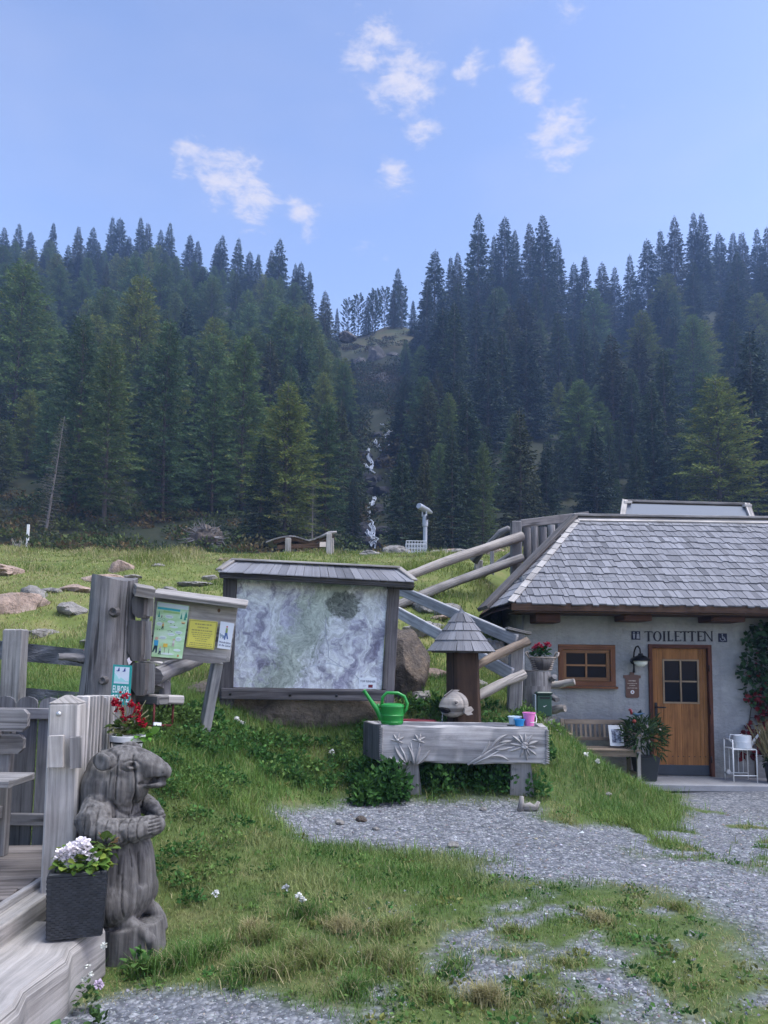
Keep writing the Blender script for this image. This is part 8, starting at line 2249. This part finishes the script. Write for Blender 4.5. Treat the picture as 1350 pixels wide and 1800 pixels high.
# ------------------------------------------------------------------ grass
M_GRASS = colattr('grass_blades', .65, .25, .3, .22, 1.3)
def grass(name, label, n, region, hfun, cfun, width, seed, clump=None):
    """n blades over a world region; each blade two quads narrowing to a tip"""
    rg = np.random.default_rng(seed)
    x, y, keep = region(rg, n); x, y = x[keep], y[keep]; n = len(x)
    if n == 0: return
    z = ZZ(x, y); h = hfun(rg, x, y, n); c = cfun(rg, x, y, n)
    az = rg.uniform(0, 6.283, n); ln = rg.uniform(.15, 1.15, n)
    dx, dy = np.cos(az) * ln, np.sin(az) * ln
    wa = az + 1.57 + rg.normal(0, .5, n); wx, wy = np.cos(wa) * width(rg, y, n), np.sin(wa) * width(rg, y, n)
    P0 = np.stack([x, y, z - .005], 1); W = np.stack([wx, wy, np.zeros(n)], 1)
    mid = P0 + np.stack([dx * h * .35, dy * h * .35, h * .55], 1); tip = P0 + np.stack([dx * h, dy * h, h * (1 - .25 * ln)], 1)
    V = np.stack([P0 - W, P0 + W, mid + W * .75, mid - W * .75, tip], 1)
    i = np.arange(n)[:, None] * 5
    F = np.concatenate([i + np.array([0, 1, 2]), i + np.array([0, 2, 3]), i + np.array([3, 2, 4])])
    C = np.repeat(c, 5, 0)
    o = link(name, np_mesh(name, V.reshape(-1, 3), F, M_GRASS, C)); tag(o, label, 'grass', kind='stuff')
G1, G2, G3, DRY, STRAW = np.array([.062, .135, .028]), np.array([.10, .185, .038]), np.array([.15, .215, .05]), np.array([.25, .24, .09]), np.array([.38, .33, .18])
def mixcol(rg, a, b, t): return a[None] * (1 - t[:, None]) + b[None] * t[:, None]
def build_grass():
    def blocked(x, y):
        m = (x < -1.5) & (y < 4.3) | (x < -1.87) & (y < 5.65)
        m |= (x > 2.15) & (y > 11.3) & (y < 16.3)
        return m
    # turf of the yard: y sampled so that the density follows what the camera sees
    def yard(rg, n):
        y = 2.9 + (9.2 - 2.9) * rg.random(n) ** 1.35; x = rg.uniform(-.62, .62, n) * (y + .6)
        g = gravel_mask(x, y, 2.6); keep = (rg.random(n) > g ** .7 * 1.02) & ~blocked(x, y)
        patch = fnoise(x * 2.6, y * 2.6, 71, 3); inp = sstep(-.3, .4, poly_sd(GR_PATCH, x, y)); keep &= rg.random(n) < 1 - inp * (.15 + .35 * sstep(.6, .4, patch))
        return x, y, keep
    def lush(x, y):      # 1 in the tall green band, 0 on the worn foreground
        return sstep(4.2, 5.6, y) * (1 - sstep(.7, 1.6, x)) * sstep(.35, .6, fnoise(x * .8, y * .8, 81, 3) + .1)
    def hy(rg, x, y, n):
        t = fnoise(x * 3.2, y * 3.2, 91, 3); l = lush(x, y)
        return (.016 + .03 * sstep(.38, .75, t) + .034 * l) * rg.uniform(.5, 1.4, n)
    def cy(rg, x, y, n):
        l = lush(x, y); t = np.clip(fnoise(x * 1.4, y * 1.4, 101, 4) * 1.5 - .25, 0, 1); c = mixcol(rg, G1, G2, rg.random(n)); c = c * (1 - (t * .55)[:, None]) + mixcol(rg, G2, G3, rg.random(n)) * (t * .55)[:, None]
        dry = np.clip((1 - l * .6) * sstep(.43, .66, fnoise(x * 2.2, y * 2.2, 111, 3)) * .9 + (rg.random(n) < .07), 0, 1)
        return c * (1 - dry[:, None]) + mixcol(rg, DRY, STRAW, rg.random(n)) * dry[:, None]
    grass('grass', 'patchy short turf with dry tufts on the yard', 210000, yard, hy, cy, lambda rg, y, n: rg.uniform(.0011, .0022, n) * (.75 + y * .13), 5)
    # distinct tufts
    tufts = [(320, 1700, .17, .16, 0), (485, 1715, .13, .14, 1), (560, 1700, .14, .13, 1), (690, 1640, .12, .12, 1), (530, 1680, .12, .12, 1), (855, 1765, .06, .12, 2), (700, 1705, .13, .11, 1), (620, 1750, .12, .10, 0), (460, 1655, .1, .12, 1), (1190, 1598, .1, .06, 1), (1050, 1620, .1, .07, 2), (370, 1680, .12, .13, 0), (760, 1760, .12, .09, 1), (600, 1640, .12, .11, 2),
             (440, 1640, .08, .1, 2), (660, 1690, .12, .1, 1), (540, 1610, .12, .11, 0), (900, 1640, .14, .05, 1), (800, 1700, .14, .06, 0), (990, 1700, .15, .05, 1), (960, 1765, .16, .06, 1), (1230, 1740, .15, .04, 1), (430, 1720, .14, .13, 0), (260, 1710, .1, .12, 0)]
    base = [hit(px, py) for px, py, *_ in tufts]
    def tf(rg, n):
        k = rg.integers(0, len(tufts), n); a = rg.uniform(0, 6.283, n); r = np.array([t[2] for t in tufts])[k] * np.abs(rg.normal(0, .62, n)) * (1 + .45 * np.sin(a * 2 + k * 1.7) + .25 * np.sin(a * 5 + k))
        tf.k = k; return np.array([b.x for b in base])[k] + r * np.cos(a), np.array([b.y for b in base])[k] + r * np.sin(a), np.ones(n, bool)
    def th(rg, x, y, n): return np.array([t[3] for t in tufts])[tf.k] * rg.uniform(.4, 1.05, n)
    def tcf(rg, x, y, n):
        kd = np.array([t[4] for t in tufts])[tf.k]; c = np.where((kd == 0)[:, None], mixcol(rg, G1, G2, rg.random(n)), np.where((kd == 1)[:, None], mixcol(rg, G2, DRY, rg.random(n)), mixcol(rg, DRY, STRAW, rg.random(n)))); st = rg.random(n) < .15; c[st] = STRAW * .9; return c
    grass('grass_tufts', 'dense bushy tufts of green and straw coloured grass near the camera', 15000, tf, th, tcf, lambda rg, y, n: rg.uniform(.0015, .003, n), 7)
    # bank and slope
    def bank(rg, n):
        y = 6.2 + (11.2 - 6.2) * rg.random(n); x = rg.uniform(-.6, .56, n) * (y + .5); g = gravel_mask(x, y); slope = sstep(.12, .3, ZZ(x, y)) + sstep(6.4, 7.4, y) * sstep(2.0, 2.4, x) * (1 - sstep(3.4, 3.9, x)); keep = (rg.random(n) > g * 1.1) & ~blocked(x, y) & (rg.random(n) < np.clip(slope, .15, 1)); return x, y, keep
    def bh(rg, x, y, n): return (.07 + .10 * fnoise(x * 2, y * 2, 121, 3)) * rg.uniform(.5, 1.4, n)
    def bc(rg, x, y, n):
        t = np.clip(fnoise(x * 1.2, y * 1.2, 131, 4) * 1.6 - .3, 0, 1); c = 1.15 * mixcol(rg, G1, G3, np.clip(t + rg.normal(0, .15, n), 0, 1)); dry = rg.random(n) < .06; c[dry] = DRY; return c
    grass('bank_grass', 'longer green grass covering the bank below the boards', 90000, bank, bh, bc, lambda rg, y, n: rg.uniform(.002, .0042, n), 8)
    # meadow up to the crest and just over it
    def mead(rg, n):
        y = 9.8 + (27 - 9.8) * rg.random(n) ** .9; x = rg.uniform(-.62, .62, n) * (y + 1); return x, y, ~blocked(x, y) & ~((x > 3) & (y < 16.5))
    def mh(rg, x, y, n): return (.05 + .17 * sstep(.42, .8, fnoise(x * .9, y * .9, 141, 4))) * rg.uniform(.5, 1.4, n) * (1 + .25 * sstep(18, 21, y))
    def mc(rg, x, y, n):
        t = np.clip(fnoise(x * .7, y * .7, 151, 4) * 2.0 - .55, 0, 1); c = mixcol(rg, G2 * np.array([1.1, .9, .9]), G3 * np.array([1.3, 1.06, 1.0]), np.clip(t + rg.normal(0, .2, n), 0, 1)); p = .08 + .18 * sstep(-2, -7, x) + .42 * sstep(.46, .68, fnoise(x * .55, y * .55, 161, 3)) + .1 * sstep(18, 20, y); dry = rg.random(n) < p; c[dry] = mixcol(rg, DRY, STRAW, rg.random(dry.sum())); return c
    grass('meadow_grass', 'yellow green mountain meadow grass on the rising slope', 170000, mead, mh, mc, lambda rg, y, n: rg.uniform(.0028, .006, n) * (.5 + y / 18), 9)
build_grass()

# ------------------------------------------------------------------ gravel stones
def build_gravel():
    rg = np.random.default_rng(33); n = 90000
    y = 2.9 + (9.6 - 2.9) * rg.random(n) ** 1.5; x = rg.uniform(-.62, .66, n) * (y + .4)
    g = gravel_mask(x, y); keep = (rg.random(n) < g * .9 + .03 * sstep(-.5, .3, poly_sd(GR_PATCH, x, y))) & ~((x < -1.48) & (y < 4.3)) & ~((x < -1.9) & (y < 5.6)); x, y = x[keep], y[keep]; n = len(x)
    s = (.004 + .0088 * rg.random(n) ** 2.6) * (.8 + .055 * y); big = rg.random(n) < .012; s[big] *= 2.1
    left = (x < .3) & (y < 4.0); s[left] *= .72
    z = ZZ(x, y)
    oc = np.array([(1, 0, 0), (0, 1, 0), (-1, 0, 0), (0, -1, 0), (0, 0, 1), (.7, .7, .1), (-.7, .6, .15), (0, 0, -1)], float)
    base = np.array([(1, 0, 0), (.4, .9, 0), (-.6, .8, 0), (-1, -.1, 0), (-.4, -.9, 0), (.6, -.75, 0), (.35, .2, .8), (-.35, -.15, .85)], float)
    V = base[None] * (1 + rg.normal(0, .18, (n, 8, 1))) * np.stack([s, s * rg.uniform(.6, 1, n), s * rg.uniform(.45, .9, n)], 1)[:, None]
    a = rg.uniform(0, 6.283, n); ca, sa = np.cos(a)[:, None], np.sin(a)[:, None]; tl = rg.normal(0, .35, n)[:, None]
    X = V[..., 0] * ca - V[..., 1] * sa; Y = V[..., 0] * sa + V[..., 1] * ca; Zz = V[..., 2] + X * tl * .5
    V = np.stack([X + x[:, None], Y + y[:, None], Zz + z[:, None] + s[:, None] * .1], -1)
    f = np.array([(0, 1, 6), (1, 2, 6), (2, 7, 6), (2, 3, 7), (3, 4, 7), (4, 5, 7), (5, 6, 7), (5, 0, 6)])
    F = (np.arange(n)[:, None, None] * 8 + f[None]).reshape(-1, 3)
    tone = rg.choice([.10, .14, .185, .235, .32, .45], n, p=[.2, .28, .27, .16, .075, .015]); c = tone[:, None] * np.array([.96, .99, 1.03])[None] * (1 + rg.normal(0, .05, (n, 3))); warm = rg.random(n) < .07; c[warm] *= np.array([1.15, .95, .8])
    t = NT('gravel_stone'); at_ = t.n('ShaderNodeAttribute', attribute_name='col'); nn = t.noise(t.tc.outputs['Object'], 60, 3, .6); t.base(t.mix(.5, at_.outputs['Color'], t.ramp(nn, [(.3, .7), (.7, 1.2)]), 'MULTIPLY')).rough(.8, .25)
    o = link('gravel', np_mesh('gravel', V.reshape(-1, 3), F, t.m, np.repeat(c, 8, 0))); tag(o, 'loose grey gravel stones on the yard', 'gravel', kind='stuff')
build_gravel()
build_haze()
bpy.context.view_layer.update()
